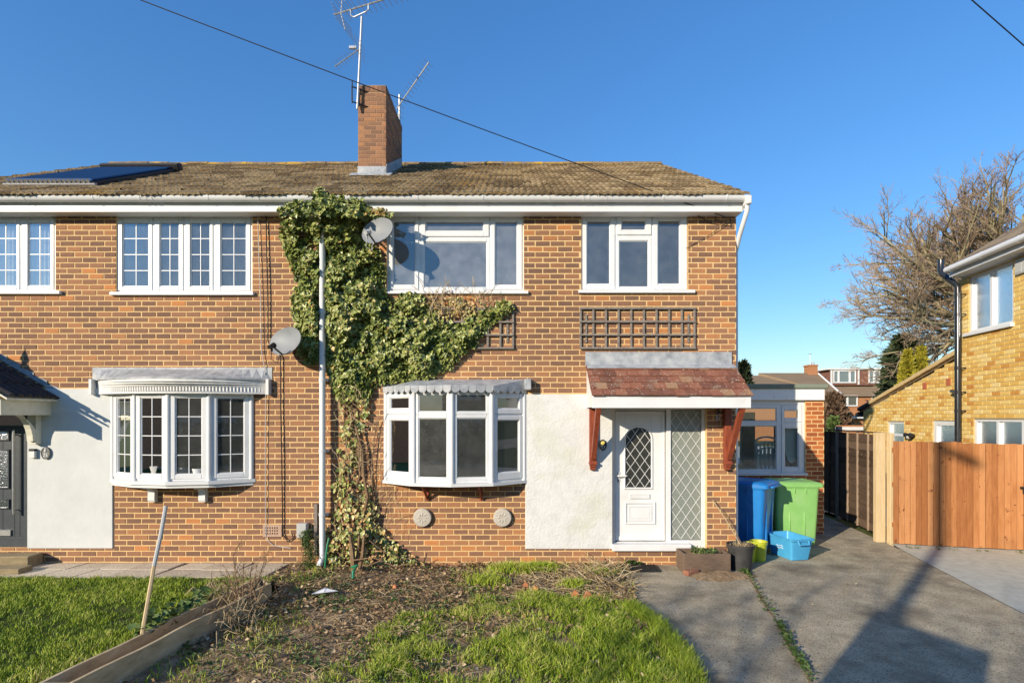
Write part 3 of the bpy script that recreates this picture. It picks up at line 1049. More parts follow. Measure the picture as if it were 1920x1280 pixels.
flat_window(house_r, wr(725, 982, 400, 545), [
    (wr(730, 785, 405, 543), wr(737, 779, 414, 535), .014, 1, 1),
    (wr(789, 917, 405, 444), wr(798, 907, 415, 434), .018, 1, 1),
    (wr(789, 919, 447, 543), wr(795, 913, 453, 539), .004, 1, 1),
    (wr(921, 979, 405, 543), wr(928, 970, 415, 535), .014, 1, 1)], GL_MILK, px_rect(722, 991, 545, 550.5, 7.95))
flat_window(house_r, wr(1090, 1290, 400, 545), [
    (wr(1092, 1153, 405, 543), wr(1100, 1144, 414, 533), .014, 1, 1),
    (wr(1156, 1221, 405, 441), wr(1165, 1211, 413, 432), .018, 1, 1),
    (wr(1155, 1222, 444, 543), wr(1161, 1216, 451, 538), .004, 1, 1),
    (wr(1224, 1288, 405, 543), wr(1233, 1275, 413, 533), .014, 1, 1)], GL_UP, px_rect(1085, 1304, 543, 549, 7.95))
flat_window(house_l, wr(218, 473, 400, 547), [
    (wr(220, 286, 406, 545), wr(230, 279, 417, 537), .012, 2, 4),
    (wr(290, 344, 406, 545), wr(300, 336, 417, 537), .012, 2, 4),
    (wr(348, 400, 406, 545), wr(357, 394, 417, 537), .012, 2, 4),
    (wr(404, 470, 406, 545), wr(414, 462, 417, 537), .012, 2, 4)], GL_LEFT, px_rect(205, 475, 547, 553, 7.95))
flat_window(house_l, wr(-98, 104, 400, 545), [
    (wr(-96, -31, 406, 543), wr(-86, -41, 417, 536), .012, 2, 4),
    (wr(-27, 38, 406, 543), wr(-12, 32, 417, 536), .012, 2, 4),
    (wr(42, 102, 406, 543), wr(53, 95, 417, 536), .012, 2, 4)], GL_END, px_rect(-104, 112, 545, 551, 7.95))

# curtains behind the upper left windows
mb = MB()
for (a, b) in ((222, 285), (289, 344), (347, 372), (380, 402), (405, 471), (-14, 36), (46, 101), (-90, -35)):
    ua, ub = fx(a, 8.12), fx(b, 8.12)
    n = max(6, int((ub - ua) / .02))
    vs, fs = [], []
    for i in range(n + 1):
        x = ua + (ub - ua) * i / n
        y = 8.125 + .014 * math.sin(i * 1.9)
        vs += [(x, y, 4.09), (x, y, 5.10)]
    for i in range(n):
        fs.append([2 * i, 2 * i + 2, 2 * i + 3, 2 * i + 1])
    mb.add(vs, fs)
mb.build('curtain', MT['curtain'], house_l, kind='stuff')


# ---- bow windows
def bow(house, c, wh, a, d1, dm, z0, z1, kind, glass):
    P = [(c - wh, .01), (c - a, d1), (c, dm), (c + a, d1), (c + wh, .01)]
    # frame: head and cill boards with corner posts
    mb = MB(TF)
    for i, (x, d) in enumerate(P):
        mb.lathe([(.034, z0), (.034, z1)], 10, (x, d, 0))
    w = mb.build('bow_window', MT['upvc'], house, smooth=True)
    WO[w.name] = WO[house.name].copy()
    for i in range(4):
        (xa, da), (xb, db) = P[i], P[i + 1]
        ln = math.hypot(xb - xa, db - da)
        ex, ed = (xb - xa) / ln, (db - da) / ln
        T = (lambda xa, da, ex, ed: lambda u, d, z: TF(xa + u * ex - d * ed, da + u * ed + d * ex, z))(xa, da, ex, ed)
        m = .028
        rows = []
        if kind == 'left':
            rows.append((m, ln - m, z0 + .03, z1 - .02, m + .068, ln - m - .068, z0 + .095, z1 - .085, .012, 2, 4))
        else:
            zt = z1 - .335                                 # transom
            if i in (0, 3):
                rows.append((m, ln - m, zt + .012, z1 - .015, m + .062, ln - m - .062, zt + .085, z1 - .085, .014, 1, 1))
                rows.append((m, ln - m, z0 + .03, zt - .012, m + .062, ln - m - .062, z0 + .13, zt - .075, .014, 1, 1))
            else:
                rows.append((m, ln - m, zt, z1 - .015, m + .045, ln - m - .045, zt + .04, z1 - .045, .002, 1, 1))
                rows.append((m, ln - m, z0 + .03, zt - .001, m + .045, ln - m - .045, z0 + .075, zt - .05, .002, 1, 1))
        mb = MB(T)
        mb.box(0, ln, -.055, .0, z0, z0 + .03, .004)
        mb.box(0, ln, -.055, .0, z1 - .015, z1, .003)
        mb.box(0, m, -.05, -.004, z0 + .03, z1 - .015)
        mb.box(ln - m, ln, -.05, -.004, z0 + .03, z1 - .015)
        if kind != 'left' and i in (0, 3):
            mb.box(m, ln - m, -.05, -.004, zt - .012, zt + .012)
        mb.build('light_frame', MT['upvc'], w)
        lights(w, T, rows, glass, 0, MT['upvc'])
    return w, P


def grow_poly(P, off, ex=0.0):
    c = P[2][0]
    out = []
    for i, (x, d) in enumerate(P):
        out.append((x + (ex if i == 4 else -ex if i == 0 else (x - c) * off * .8), d + (off if 0 < i < 4 else 0)))
    return out


def smooth_arc(wh, d, n=17, c=0, p=2.0):
    return [(c - wh + 2 * wh * i / (n - 1), d * (1 - abs(2 * i / (n - 1) - 1) ** p)) for i in range(n)]


# left bow
cl = fx(213) / 2 + fx(472) / 2
zb, zt = fz(901, 7.72), fz(734, 7.72)
wl, PL = bow(house_l, cl, 1.036, .54, .25, .34, zb, zt, 'left', GL_BAY)
mb = MB(TF)
g = [(x, max(d, -.02)) for x, d in grow_poly(PL, .075, .06)]
mb.prism([(g[0][0], -.2)] + g + [(g[4][0], -.2)], zb - .05, zb - .001, 'z')
g2 = grow_poly(PL, .045, .03)
mb.prism([(g2[0][0], -.2)] + g2 + [(g2[4][0], -.2)], zb - .095, zb - .051, 'z')
mb.build('sill', MT['upvc'], wl)
# cornice with dentils, lead above
zc0, zc1 = fz(737, 7.62), fz(709, 7.62)
mb = MB(TF)
for (off, a, b) in ((0, zc0, zc0 + .02), (-.03, zc0 + .02, zc0 + .105), (.0, zc0 + .105, zc0 + .135), (.045, zc0 + .135, zc0 + .165), (.075, zc0 + .165, zc1)):
    arc = smooth_arc(1.29, .42 + off, c=cl)
    mb.prism([(arc[0][0], -.02)] + arc + [(arc[-1][0], -.02)], a, b, 'z')
mb.box(cl + 1.29, cl + 1.335, 0, .10, zc0 - .01, zc1 + .01, .004)
mb.box(cl - 1.335, cl - 1.29, 0, .10, zc0 - .01, zc1 + .01, .004)
mb.build('cornice', MT['paint'], wl)
mb = MB(TF)
arc = smooth_arc(1.26, .405, 61, c=cl)
for i in range(1, 60):
    (x0, d0) = arc[i]
    mb.box(x0 - .011, x0 + .011, d0 - .03, d0 + .012, zc0 + .03, zc0 + .095, .002)
mb.build('dentils', MT['paint'], wl, kind='stuff')
mb = MB(TF)
mb.prism([(cl - 1.345, .012), (cl + 1.345, .012), (cl + 1.345, -.01), (cl - 1.345, -.01)], zc1, fz(689), 'z')
vs, fs = [], []
arc = smooth_arc(1.335, .50, 25, c=cl)
for x, d in arc:
    vs += [(x, .008, fz(692)), (x, max(.012, d), zc1 + .004 + .02 * (1 - d)), (x, max(.012, d), zc1 - .008)]
for i in range(24):
    fs += [[3 * i, 3 * i + 3, 3 * i + 4, 3 * i + 1], [3 * i + 1, 3 * i + 4, 3 * i + 5, 3 * i + 2]]
mb.add(vs, fs)
for x in (-.42, .28, .95):
    mb.box(cl + x - .006, cl + x + .006, .006, .016, zc1 + .02, fz(690), .001)
mb.build('lead_flashing', MT['lead'], wl)
for p in (290, 384):
    x = fx(p)
    mb = MB(TF)
    mb.prism([(0, zb - .34), (.07, zb - .34), (.085, zb - .31), (.08, zb - .2), (.10, zb - .15), (.19, zb - .135), (.21, zb - .097), (0, zb - .097)], x - .05, x + .05, 'x')
    # prism along x uses (p,q) as (d,z)
    mb.build('corbel_bracket', MT['upvc'], wl)

# right bow
cr = fx(724) / 2 + fx(982.5) / 2
zb2, zt2 = fz(905, 7.62), fz(733, 7.62)
wrr, PR = bow(house_r, cr, 1.034, .56, .33, .44, zb2, zt2, 'right', GL_BAY)
mb = MB(TF)
g = [(x, max(d, -.02)) for x, d in grow_poly(PR, .06, .06)]
mb.prism([(g[0][0], -.2)] + g + [(g[4][0], -.2)], zb2 - .045, zb2 - .001, 'z')
mb.build('sill', MT['upvc'], wrr)
mb = MB(TF)
g = grow_poly(PR, .02, .0)
mb.prism([(g[0][0], -.2)] + g + [(g[4][0], -.2)], zt2, zt2 + .03, 'z')
mb.build('head_board', MT['upvc'], wrr)
mb = MB(TF)
g = grow_poly(PR, .07, .04)
zl = zt2 + .03
mb.prism([(g[0][0], 0)] + g + [(g[4][0], 0)], zl, zl + .045, 'z')
top = [(x, d * .9) for x, d in g]
vs = [(x, d, zl + .045) for x, d in g] + [(x, .0, fz(711)) for x, d in g]
mb.add(vs, [[i, i + 1, 6 + i, 5 + i] for i in range(4)])
mb.box(cr + 1.04, cr + 1.14, 0, .16, zl + .0, fz(711), .01)
lead_r = mb.build('lead_roof', MT['lead'], wrr)
for i in range(4):                                   # scalloped lead edge
    (xa, da), (xb, db) = g[i], g[i + 1]
    n = 5
    for k in range(n):
        x0, d0 = xa + (xb - xa) * k / n, da + (db - da) * k / n
        x1, d1_ = xa + (xb - xa) * (k + 1) / n, da + (db - da) * (k + 1) / n
        ln = math.hypot(x1 - x0, d1_ - d0)
        ex, ed = (x1 - x0) / ln, (d1_ - d0) / ln
        T = (lambda x0, d0, ex, ed: lambda u, d, z: TF(x0 + u * ex - d * ed, d0 + u * ed + d * ex, z))(x0, d0, ex, ed)
        mb = MB(T)
        pts = [(.002, zl + .05), (.002, zl + .0)]
        for q in range(1, 8):
            an = math.pi + math.pi * q / 8
            pts.append((ln / 2 + (ln / 2 - .002) * math.cos(an), zl + .0 + .055 * math.sin(an)))
        pts += [(ln - .002, zl + .0), (ln - .002, zl + .05)]
        mb.prism(pts, .004 + .002 * (k % 2), .010 + .002 * (k % 2), 'y')
        mb.build('lead_scallop', MT['lead'], wrr)
for p in (798, 899):
    x = fx(p)
    mb = MB()
    mb.tube([(x + .03, 7.97, zb2 - .28), (x - .01, 7.74, zb2 - .05)], .022, 4)
    mb.box(x + .005, x + .05, 7.955, 7.99, zb2 - .30, zb2 - .06)
    mb.build('timber_bracket', MT['mahogany'], wrr)

# ---- front door of the right house, in a white frame with side light
YD = Y0 + .09
dx = lambda p: fx(p, YD)
dz = lambda p: fz(p, YD)
TD = lambda u, d, z: (u, YD - d, z)
mb = MB(TD)
lo = dz(1013)
panel(mb, dx(1146), dx(1326), dz(1026), dz(762), [(dx(1152.5), dx(1249), dz(1015), dz(769)), (dx(1257), dx(1315), dz(1012), dz(768))], -.06, .02)
door_frame = mb.build('door_frame', MT['upvc'], house_r)
WO[door_frame.name] = WO[house_r.name].copy()
mb = MB(TD)
mb.box(dx(1145), dx(1290), .02, .16, dz(1028), dz(1016), .006)
mb.build('threshold', MT['upvc'], door_frame)
mb = MB(TD)
wa, wb2 = dx(1258), dx(1314)
mb.box(wa, wb2, -.02, -.012, dz(1011), dz(769))
mb.build('side_light_pane', GL_OBS, door_frame)
# leaded diamonds
def leading(parent, T, u0, u1, z0, z1, du, dzz, d, inside=None, w=.0062):
    mb = MB(T)
    sl = dzz / du
    for sg in (1, -1):
        k = -60
        while k < 60:
            cst = k * dzz
            pts = []
            N_ = 120
            for i in range(N_ + 1):
                u_ = u0 + (u1 - u0) * i / N_
                z_ = z0 + cst + sg * sl * (u_ - u0)
                ok = z0 <= z_ <= z1 and (inside is None or inside(u_, z_))
                pts.append((u_, z_, ok))
            run = [p for p in pts if p[2]]
            if len(run) > 2:
                a, b = run[0], run[-1]
                mb.add([(a[0], d + .0015 * sg, a[1] - w), (b[0], d + .0015 * sg, b[1] - w), (b[0], d + .0015 * sg, b[1] + w), (a[0], d + .0015 * sg, a[1] + w),
                        (a[0], d - .004, a[1] - w), (b[0], d - .004, b[1] - w), (b[0], d - .004, b[1] + w), (a[0], d - .004, a[1] + w)],
                       [[0, 1, 2, 3], [0, 4, 5, 1], [3, 2, 6, 7]])
            k += 1
    mb.build('leaded_diamonds', MT['leadstrip'], parent, kind='stuff')


leading(door_frame, TD, wa + .002, wb2 - .002, dz(1010), dz(770), .152, .222, -.006)
TDL = lambda u, d, z: (u, YD + .024 - d, z)
# door leaf
door_l, door_r_, door_b, door_t = dx(1153.5), dx(1248), dz(1014), dz(770)
uc = dx(1198)
hw = dx(1222) - uc
za, zs, zt3 = dz(914), dz(824), dz(801)
mb = MB(TDL)


def arch_pts(hw, z0, zsp, rise, n=14):
    return [(uc - hw, z0), (uc + hw, z0)] + [(uc + hw * math.cos(math.pi * i / n), zsp + rise * math.sin(math.pi * i / n)) for i in range(n + 1)]


A = arch_pts(hw, za, zs, zt3 - zs)
mb.box(door_l, door_r_, -.05, -.012, door_b, za - .03, .003)
# leaf around the arched light: sides, top in strips
mb.box(door_l, uc - hw, -.05, -.012, za - .03, door_t, .003)
mb.box(uc + hw, door_r_, -.05, -.012, za - .03, door_t, .003)
mb.box(uc - hw, uc + hw, -.05, -.012, za - .03, za, 0)
n = 14
for i in range(n):
    a0, a1 = math.pi * i / n, math.pi * (i + 1) / n
    x0, x1 = uc + hw * math.cos(a1), uc + hw * math.cos(a0)
    q0, q1 = zs + (zt3 - zs) * math.sin(a1), zs + (zt3 - zs) * math.sin(a0)
    mb.add([(x0, -.012, q0), (x1, -.012, q1), (x1, -.012, door_t), (x0, -.012, door_t), (x0, -.05, q0), (x1, -.05, q1)], [[0, 1, 2, 3], [4, 5, 1, 0]])
door = mb.build('front_door', MT['upvc'], door_frame)
# mouldings: leaf edge, arch bead, lower panel
def part_of_door(name, mb, mat):
    # the door frame is the part; everything on the leaf is its sub-part
    return mb.build(name, mat, door_frame)


mb = MB(TDL)
mb.ring(door_l + .004, door_r_ - .004, door_b + .004, door_t - .004, door_l + .05, door_r_ - .05, door_b + .07, door_t - .05, -.013, .004, .008)
mb.ring(dx(1172), dx(1230), dz(983), dz(941), dx(1175.5), dx(1226.5), dz(979.5), dz(944.5), -.013, .006, .005)
mb.ring(dx(1178.5), dx(1223.5), dz(977), dz(947), dx(1182), dx(1220), dz(973), dz(951), -.013, -.002, .004)
mb.box(dx(1182.5), dx(1219.5), -.013, -.004, dz(972.5), dz(951.5), .004)
B = arch_pts(hw + .035, za - .035, zs, zt3 - zs + .035)
n = len(A)
vs = []
for (p, q), (r, s) in zip(A, B):
    vs += [(p, -.006, q), ((p * .6 + r * .4), .010, (q * .6 + s * .4)), (r, -.0115, s)]
fs = []
for i in range(n):
    j = (i + 1) % n
    fs += [[3 * i, 3 * j, 3 * j + 1, 3 * i + 1], [3 * i + 1, 3 * j + 1, 3 * j + 2, 3 * i + 2]]
mb.add(vs, fs)
part_of_door('door_moulding', mb, MT['upvc'])
mb = MB(TDL)
mb.add([(p, -.022, q) for p, q in A], [list(range(len(A)))])
part_of_door('arched_pane', mb, GL_DARK)
leading(door_frame, TDL, uc - hw, uc + hw, za, zt3, .146, .205, -.014, lambda u, z: z < zs or ((u - uc) / hw) ** 2 + ((z - zs) / (zt3 - zs)) ** 2 < 1)
mb = MB(TDL)
mb.ring(dx(1182), dx(1219), dz(935), dz(926), dx(1183.5), dx(1217.5), dz(933.6), dz(927.4), -.013, .006, .003)
mb.box(dx(1183.6), dx(1217.4), -.012, .002, dz(933.5), dz(927.5), .002)
part_of_door('letterbox', mb, MT['upvc'])
mb = MB(TDL)
mb.box(dx(1157.5), dx(1162.5), -.011, .004, dz(903), dz(884), .003)
mb.box(dx(1157.5), dx(1174), .03, .046, dz(893.5), dz(890), .004)
mb.box(dx(1158.5), dx(1161.5), .004, .04, dz(893), dz(890.5), .002)
part_of_door('handle', mb, MT['upvc'])
mb = MB(TDL)
mb.box(dx(1158.8), dx(1161.2), .004, .007, dz(903), dz(899))
part_of_door('keyhole', mb, MT['black'])
# dim hall behind
mb = MB()
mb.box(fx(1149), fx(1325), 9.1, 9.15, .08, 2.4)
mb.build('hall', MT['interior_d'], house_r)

# ---- red tiled porch canopy
CX0, CX1 = 1.12, 3.30
YF = 7.38
zfa, zfb = fz(763, YF), fz(740, YF)
zw = fz(684, 7.96)
mb = MB()
mb.prism([(7.985, zfa + .004), (YF + .03, zfa + .004), (YF + .03, zfb - .01), (7.985, zw - .06)], CX0 + .012, CX1 - .012, 'x')
canopy = mb.build('porch_canopy', MT['paint'], house_r)
WO[canopy.name] = WO[house_r.name].copy()
mb = MB()
mb.box(CX0 - .01, CX1 + .01, YF, YF + .029, zfa - .012, zfb - .002, .004)
mb.build('fascia_board', MT['upvc'], canopy)
ang = math.atan2(zw - zfb, 7.985 - YF)
cs, sn = math.cos(ang), math.sin(ang)
CT = lambda u, s, h: (u, YF - .03 + s * cs - h * sn, zfb - .018 + s * sn + h * cs)
sl = (7.985 - YF + .03) / cs
rows_ = 5
for r in range(rows_):
    s0 = sl * r / rows_
    u = CX0 - .02 - (.083 if r % 2 else 0)
    while u < CX1 + .02:
        a, b = max(u, CX0 - .02), min(u + .163, CX1 + .025)
        if b - a > .03:
            mb = MB(CT)
            t0 = R.uniform(-.004, .004)
            sj = R.uniform(-.008, .006)
            tl = sl / rows_ + .05
            if r == rows_ - 1:
                tl = sl / rows_ - .005
            c = .018
            vs = [(a + .002, s0 + sj, c + .004 + t0), (b - .002, s0 + sj, c + .004 + t0 + R.uniform(-.003, .003)), (b - .002, s0 + tl, .004), (a + .002, s0 + tl, .004),
                  (a + .002, s0 + sj, c - .012 + t0), (b - .002, s0 + sj, c - .012 + t0), (b - .002, s0 + tl, -.008), (a + .002, s0 + tl, -.008)]
            mb.add(vs, [[0, 1, 2, 3], [4, 5, 1, 0], [5, 6, 2, 1], [7, 4, 0, 3], [7, 6, 5, 4]], R.choice((.1, .25, .35, .45, .55, .65, .9)) + R.uniform(-.05, .05))
            mb.build('tile', MT['claytile'], canopy)
        u += .165
mb = MB()
mb.prism([(7.972, zw - .025), (7.982, zw - .025), (7.985, fz(660)), (7.975, fz(660))], fx(1097), fx(1371), 'x')
mb.prism([(7.86, zw - .055), (7.975, zw - .0), (7.975, zw + .012), (7.86, zw - .043)], fx(1099), fx(1374), 'x')
mb.build('lead_flashing', MT['lead'], canopy)
mb = MB()                                                 # white cheek boards
for x in (CX0 - .004, CX1 - .012):
    mb.prism([(7.985, zfa - .0), (YF + .029, zfa - .0), (YF + .029, zfb - .012), (7.985, zw - .035)], x, x + .016, 'x')
mb.build('cheek_board', MT['paint'], canopy)
for p in (1110.5, 1361):
    x = fx(p)
    mb = MB()
    mb.box(x - .052, x + .052, 7.905, 7.977, fz(866), zfa, .006)
    mb.box(x - .06, x + .06, 7.88, 7.977, fz(869.5), fz(865), .006)
    mb.box(x - .05, x + .05, 7.90, 7.977, fz(874), fz(869.5), .008)
    mb.box(x - .042, x + .042, 7.92, 7.977, fz(880), fz(874), .006)
    x2 = x + .0
    vs = []
    a, b = Vector((x2, 7.90, fz(858))), Vector((x2, YF + .045, zfa + .01))
    dv = (b - a).normalized()
    nn = Vector((0, -dv.z, dv.y)) * .036
    for s in (-.034, .034):
        for q in (a, b):
            for e in (-1, 1):
                vs.append(tuple(q + nn * e + Vector((s, 0, 0))))
    mb.add(vs, [[0, 1, 3, 2], [4, 6, 7, 5], [0, 4, 5, 1], [2, 3, 7, 6], [0, 2, 6, 4], [1, 5, 7, 3]])
    mb.build('gallows_bracket', MT['mahogany'], canopy)

# ---- dark tiled porch over the left door
AX, EX = -8.06, -6.80
zeave, zapex = 2.50, 3.26
yF = 7.16
sa = math.atan2(zapex - zeave, EX - AX)
c2, s2 = math.cos(sa), math.sin(sa)
LT = lambda v, s, h: (EX - s * c2 + h * s2, yF + v, zeave + s * s2 + h * c2)
LT2 = lambda v, s, h: (2 * AX - EX + s * c2 - h * s2, yF + v, zeave + s * s2 + h * c2)
sl2 = (EX - AX) / c2
mb = MB()
mb.prism([(EX + .0, zeave - .035), (AX, zapex - .04), (2 * AX - EX, zeave - .035), (2 * AX - EX, zeave - .06), (AX, zapex - .075), (EX, zeave - .06)], yF + .02, 7.985, 'y')
mb.box(2 * AX - EX + .12, EX - .12, yF + .05, 7.985, zeave - .13, zeave - .11)
lcan = mb.build('gabled_porch', MT['creamwood'], house_l)
WO[lcan.name] = WO[house_l.name].copy()
for T in (LT, LT2):
    for r in range(4):
        for k in range(6):
            mb = MB(T)
            s0 = -.03 + r * sl2 / 4
            v0 = k * .137
            n = 6
            vs, fs = [], []
            for i in range(n + 1):
                v = v0 + .137 * i / n
                h = .022 * math.sin(math.pi * 2 * i / n - .6) + .012
                vs += [(v, s0, h + .018), (v, s0 + sl2 / 4 + .04, h), (v, s0, h)]
            for i in range(n):
                fs += [[3 * i, 3 * i + 3, 3 * i + 4, 3 * i + 1], [3 * i, 3 * i + 2, 3 * i + 5, 3 * i + 3]]
            mb.add(vs, fs)
            mb.build('tile', MT['darktile'], lcan)
mb = MB()
mb.tube([(AX, yF - .01, zapex + .01), (AX, 7.98, zapex + .01)], .075, 10)
mb.build('ridge_tile', MT['darktile'], lcan)
mb = MB()
mb.lathe([(.06, 0), (.05, .03), (.025, .06), (.05, .11), (.045, .15), (.012, .24), (0, .30)], 10, (AX, yF + .06, zapex + .07))
mb.build('finial', MT['darktile'], lcan, smooth=True)
mb = MB()
mb.box(EX - .13, EX - .095, yF + .06, 7.985, zeave - .265, zeave - .055, .004)          # eave board
mb.box(2 * AX - EX + .095, 2 * AX - EX + .13, yF + .06, 7.985, zeave - .265, zeave - .055, .004)
for sg in (1, -1):
    X = lambda q: q if sg > 0 else 2 * AX - q
    mb.add([(X(EX - .095), yF + .03, zeave - .265), (X(EX - .095), yF + .03, zeave - .06), (X(AX), yF + .03, zapex - .08), (X(AX), yF + .03, zapex - .26),
            (X(EX - .095), yF + .06, zeave - .265), (X(EX - .095), yF + .06, zeave - .06), (X(AX), yF + .06, zapex - .08), (X(AX), yF + .06, zapex - .26)],
           [[0, 1, 2, 3], [4, 7, 6, 5], [0, 3, 7, 4], [1, 5, 6, 2], [0, 4, 5, 1]])
mb.build('barge_board', MT['creamwood'], lcan)
for x in (fx(68, 7.94), 2 * AX - fx(68, 7.94)):
    mb = MB()
    mb.box(x - .05, x + .05, 7.88, 7.977, fz(832), zeave - .13, .006)
    n = 10
    vs = []
    for i in range(n + 1):
        q = math.pi / 2 * i / n
        y = 7.88 - (.62) * (1 - math.cos(q))
        z = fz(826) + (zeave - .14 - fz(826)) * math.sin(q)
        nrm = Vector((0, math.sin(q) * .0 - math.cos(q), math.sin(q)))
        for e in (-.045, .045):
            vs += [(x - .045, y - e * math.cos(q), z + e * math.sin(q) * 1.0), (x + .045, y - e * math.cos(q), z + e * math.sin(q))]
    fs = []
    for i in range(n):
        o = 4 * i
        fs += [[o, o + 1, o + 5, o + 4], [o + 2, o + 6, o + 7, o + 3], [o, o + 4, o + 6, o + 2], [o + 1, o + 3, o + 7, o + 5]]
    mb.add(vs, fs)
    mb.build('curved_brace', MT['creamwood'], lcan)
xs0 = fx(112)
for k in range(7):                                        # stepped lead soakers up the wall
    x1 = xs0 - k * .20 + .02
    z1 = zeave + .03 + k * .20 * math.tan(sa)
    mb = MB(TF)
    mb.prism([(x1, z1), (x1, z1 + .10), (x1 - .16, z1 + .165), (x1 - .225, z1 + .165), (x1 - .225, z1 + .13)], .008, .014 + .002 * (k % 2), 'y')
    mb.build('stepped_flashing', MT['lead'], lcan)

# ---- dark front door of the left house
TD2 = lambda u, d, z: (u, Y0 + .05 - d, z)
dxx = lambda p: fx(p, 8.05)
dzz_ = lambda p: fz(p, 8.05)
mb = MB(TD2)
panel(mb, dxx(-140), dxx(53), dzz_(1024), dzz_(772), [(dxx(-132), dxx(49), dzz_(1010), dzz_(800)), (dxx(-132), dxx(49), dzz_(797), dzz_(776))], -.06, .02)
df2 = mb.build('door_frame', MT['darkdoor'], house_l)
WO[df2.name] = WO[house_l.name].copy()
mb = MB(TD2)
mb.box(dxx(-132), dxx(49), -.04, -.03, dzz_(797), dzz_(776))
mb.build('top_light_pane', GL_BAY, df2)
mb = MB(TD2)
mb.box(dxx(-131), dxx(48.5), -.05, -.01, dzz_(1010), dzz_(800), .004)
for p in (36, 26, 4):
    mb.box(dxx(p) - .004, dxx(p) + .004, -.0105, -.006, dzz_(1006), dzz_(803))
mb.build('dark_door', MT['darkdoor'], df2)
for a, b in ((806, 826), (842, 916), (935, 954)):
    mb = MB(TD2)
    mb.ring(dxx(-50), dxx(18), dzz_(b), dzz_(a), dxx(-47), dxx(15), dzz_(b - 3), dzz_(a + 3), -.012, .012, .005)
    mb.build('door_light_frame', MT['darkdoor'], df2)
    mb = MB(TD2)
    mb.box(dxx(-47), dxx(15), -.009, -.004, dzz_(b - 3), dzz_(a + 3))
    mb.build('door_light_pane', GL_FROST, df2)
mb = MB(TD2)
mb.tube([(dxx(32.5), .06, dzz_(962)), (dxx(32.5), .06, dzz_(806))], .016, 10)
for p in (955, 815):
    mb.tube([(dxx(32.5), .06, dzz_(p)), (dxx(32.5), -.01, dzz_(p))], .01, 8)
mb.build('pull_handle', MT['steel'], df2, smooth=True)
mb = MB(TD2)
mb.box(dxx(-45), dxx(21), -.01, .012, dzz_(1004), dzz_(993), .004)
mb.build('letterbox', MT['steel'], df2)

# ---- chimney on the party line
YC0, YC1 = 9.93, 11.35
CXa, CXb = -2.865, -2.345
ZC0, ZC1 = 6.55, 8.37
mb = MB()
mb.box(CXa, CXb, YC0, YC1, ZC0, ZC1)
chim = mb.build('chimney', MT['cmortar'], house_r)
WO[chim.name] = WO[house_r.name].copy()
ctone = lambda: R.uniform(.2, .72)
brickwork(chim, lambda u, d, z: (u, YC0 - d, z), CXa, CXb, ZC0, ZC1 - .12, [], MT['brick'], ctone, 150, Lb=.2225, H=.0765, J=.011)
brickwork(chim, lambda u, d, z: (CXb + d, u, z), YC0 - .008, YC1, ZC0, ZC1 - .12, [], MT['brick'], ctone, 150, Lb=.2225, H=.0765, J=.011)
k = 0
x = CXa
while x < CXb - .01:                                     # soldier course at the top
    mb = MB(lambda u, d, z: (u, YC0 - d, z))
    brick_shape(mb, x + .004, min(x + .072, CXb), ZC1 - .115, ZC1, .008, R.uniform(.1, .55))
    mb.build('brick', MT['brick'], chim)
    x += .075
y = YC0
while y < YC1 - .05:
    mb = MB(lambda u, d, z: (CXb + d, u, z))
    brick_shape(mb, y + .004, min(y + .215, YC1), ZC1 - .115, ZC1, .008, R.uniform(.1, .5))
    mb.build('brick', MT['brick'], chim)
    y += .225
mb = MB()
mb.box(CXa - .006, CXb + .02, YC0 - .02, YC0 + .01, RZ + (YC0 - RY) * .563 - .03, RZ + (YC0 - RY) * .563 + .19, .004)
mb.prism([(YC0 - .02, 6.68), (YC1 - .1, 7.48), (YC1 - .1, 7.66), (YC0 - .02, 6.90)], CXb + .008, CXb + .018, 'x')
mb.prism([(YC0 - .16, RZ + (YC0 - .16 - RY) * .563 + .05), (YC0 + .02, RZ + (YC0 - RY) * .563 + .07), (YC0 + .02, RZ + (YC0 - RY) * .563 + .085), (YC0 - .16, RZ + (YC0 - .16 - RY) * .563 + .065)], CXa - .12, CXb + .12, 'x')
mb.build('lead_apron', MT['lead'], chim)
mb = MB()
mb.lathe([(.085, 0), (.085, .02), (.07, .03), (.07, .12), (.08, .13), (.08, .15), (.05, .15), (.05, .02)], 14, (-2.72, 10.5, ZC1))
mb.build('chimney_pot', MT['stone'], chim, smooth=True)
mb = MB()
mb.box(CXa + .01, CXb - .01, YC0 + .01, YC1 - .01, ZC1 - .01, ZC1 + .015, .005)
mb.build('flaunching', MT['stone'], chim)

# ================================================================== SIDE EXTENSION WITH THE FLAT ROOF
YE = 10.1
ext = thing('side_extension', 'flat roofed brick side extension set back behind the wheelie bins', 'extension', (4.6, YE, 0))
TE = lambda u, d, z: (u, YE - d, z)
er = lambda a, b, c, d, y=YE: px_rect(a, b, c, d, y)
EX0, EX1 = XR + .09, fx(1545, YE)
zft, zfb2 = fz(729, YE), fz(750, YE)
wh_ = er(1350, 1510, 750, 888)
mb = MB(TE)
panel(mb, EX0, EX1, -.1, zfb2 + .05, [wh_], -.2, 0)
mb.box(EX1 - .2, EX1 - .002, -6.0, -.2, -.1, 1.0)  # unseen side and rear walls left open, added to let skylight into the room
mb.box(EX1 - .2, EX1 - .002, -.6, -.2, 1.0, zfb2 + .05)
mb.box(EX1 - .2, EX1 - .002, -6.0, -5.6, 1.0, zfb2 + .05)
mb.box(EX0, EX1 - .2, -6.0, -5.8, -.1, .7)
ew = mb.build('wall', MT['mortar'], ext)
WO[ew.name] = WO[ext.name].copy()
brickwork(ew, TE, EX0, EX1, -.04, zfb2, [wh_], MT['obrick'], lambda: R.random(), 300)
mb = MB()
mb.box(EX0, EX1 - .22, YE + .2, YE + 5.8, -.1, .05)
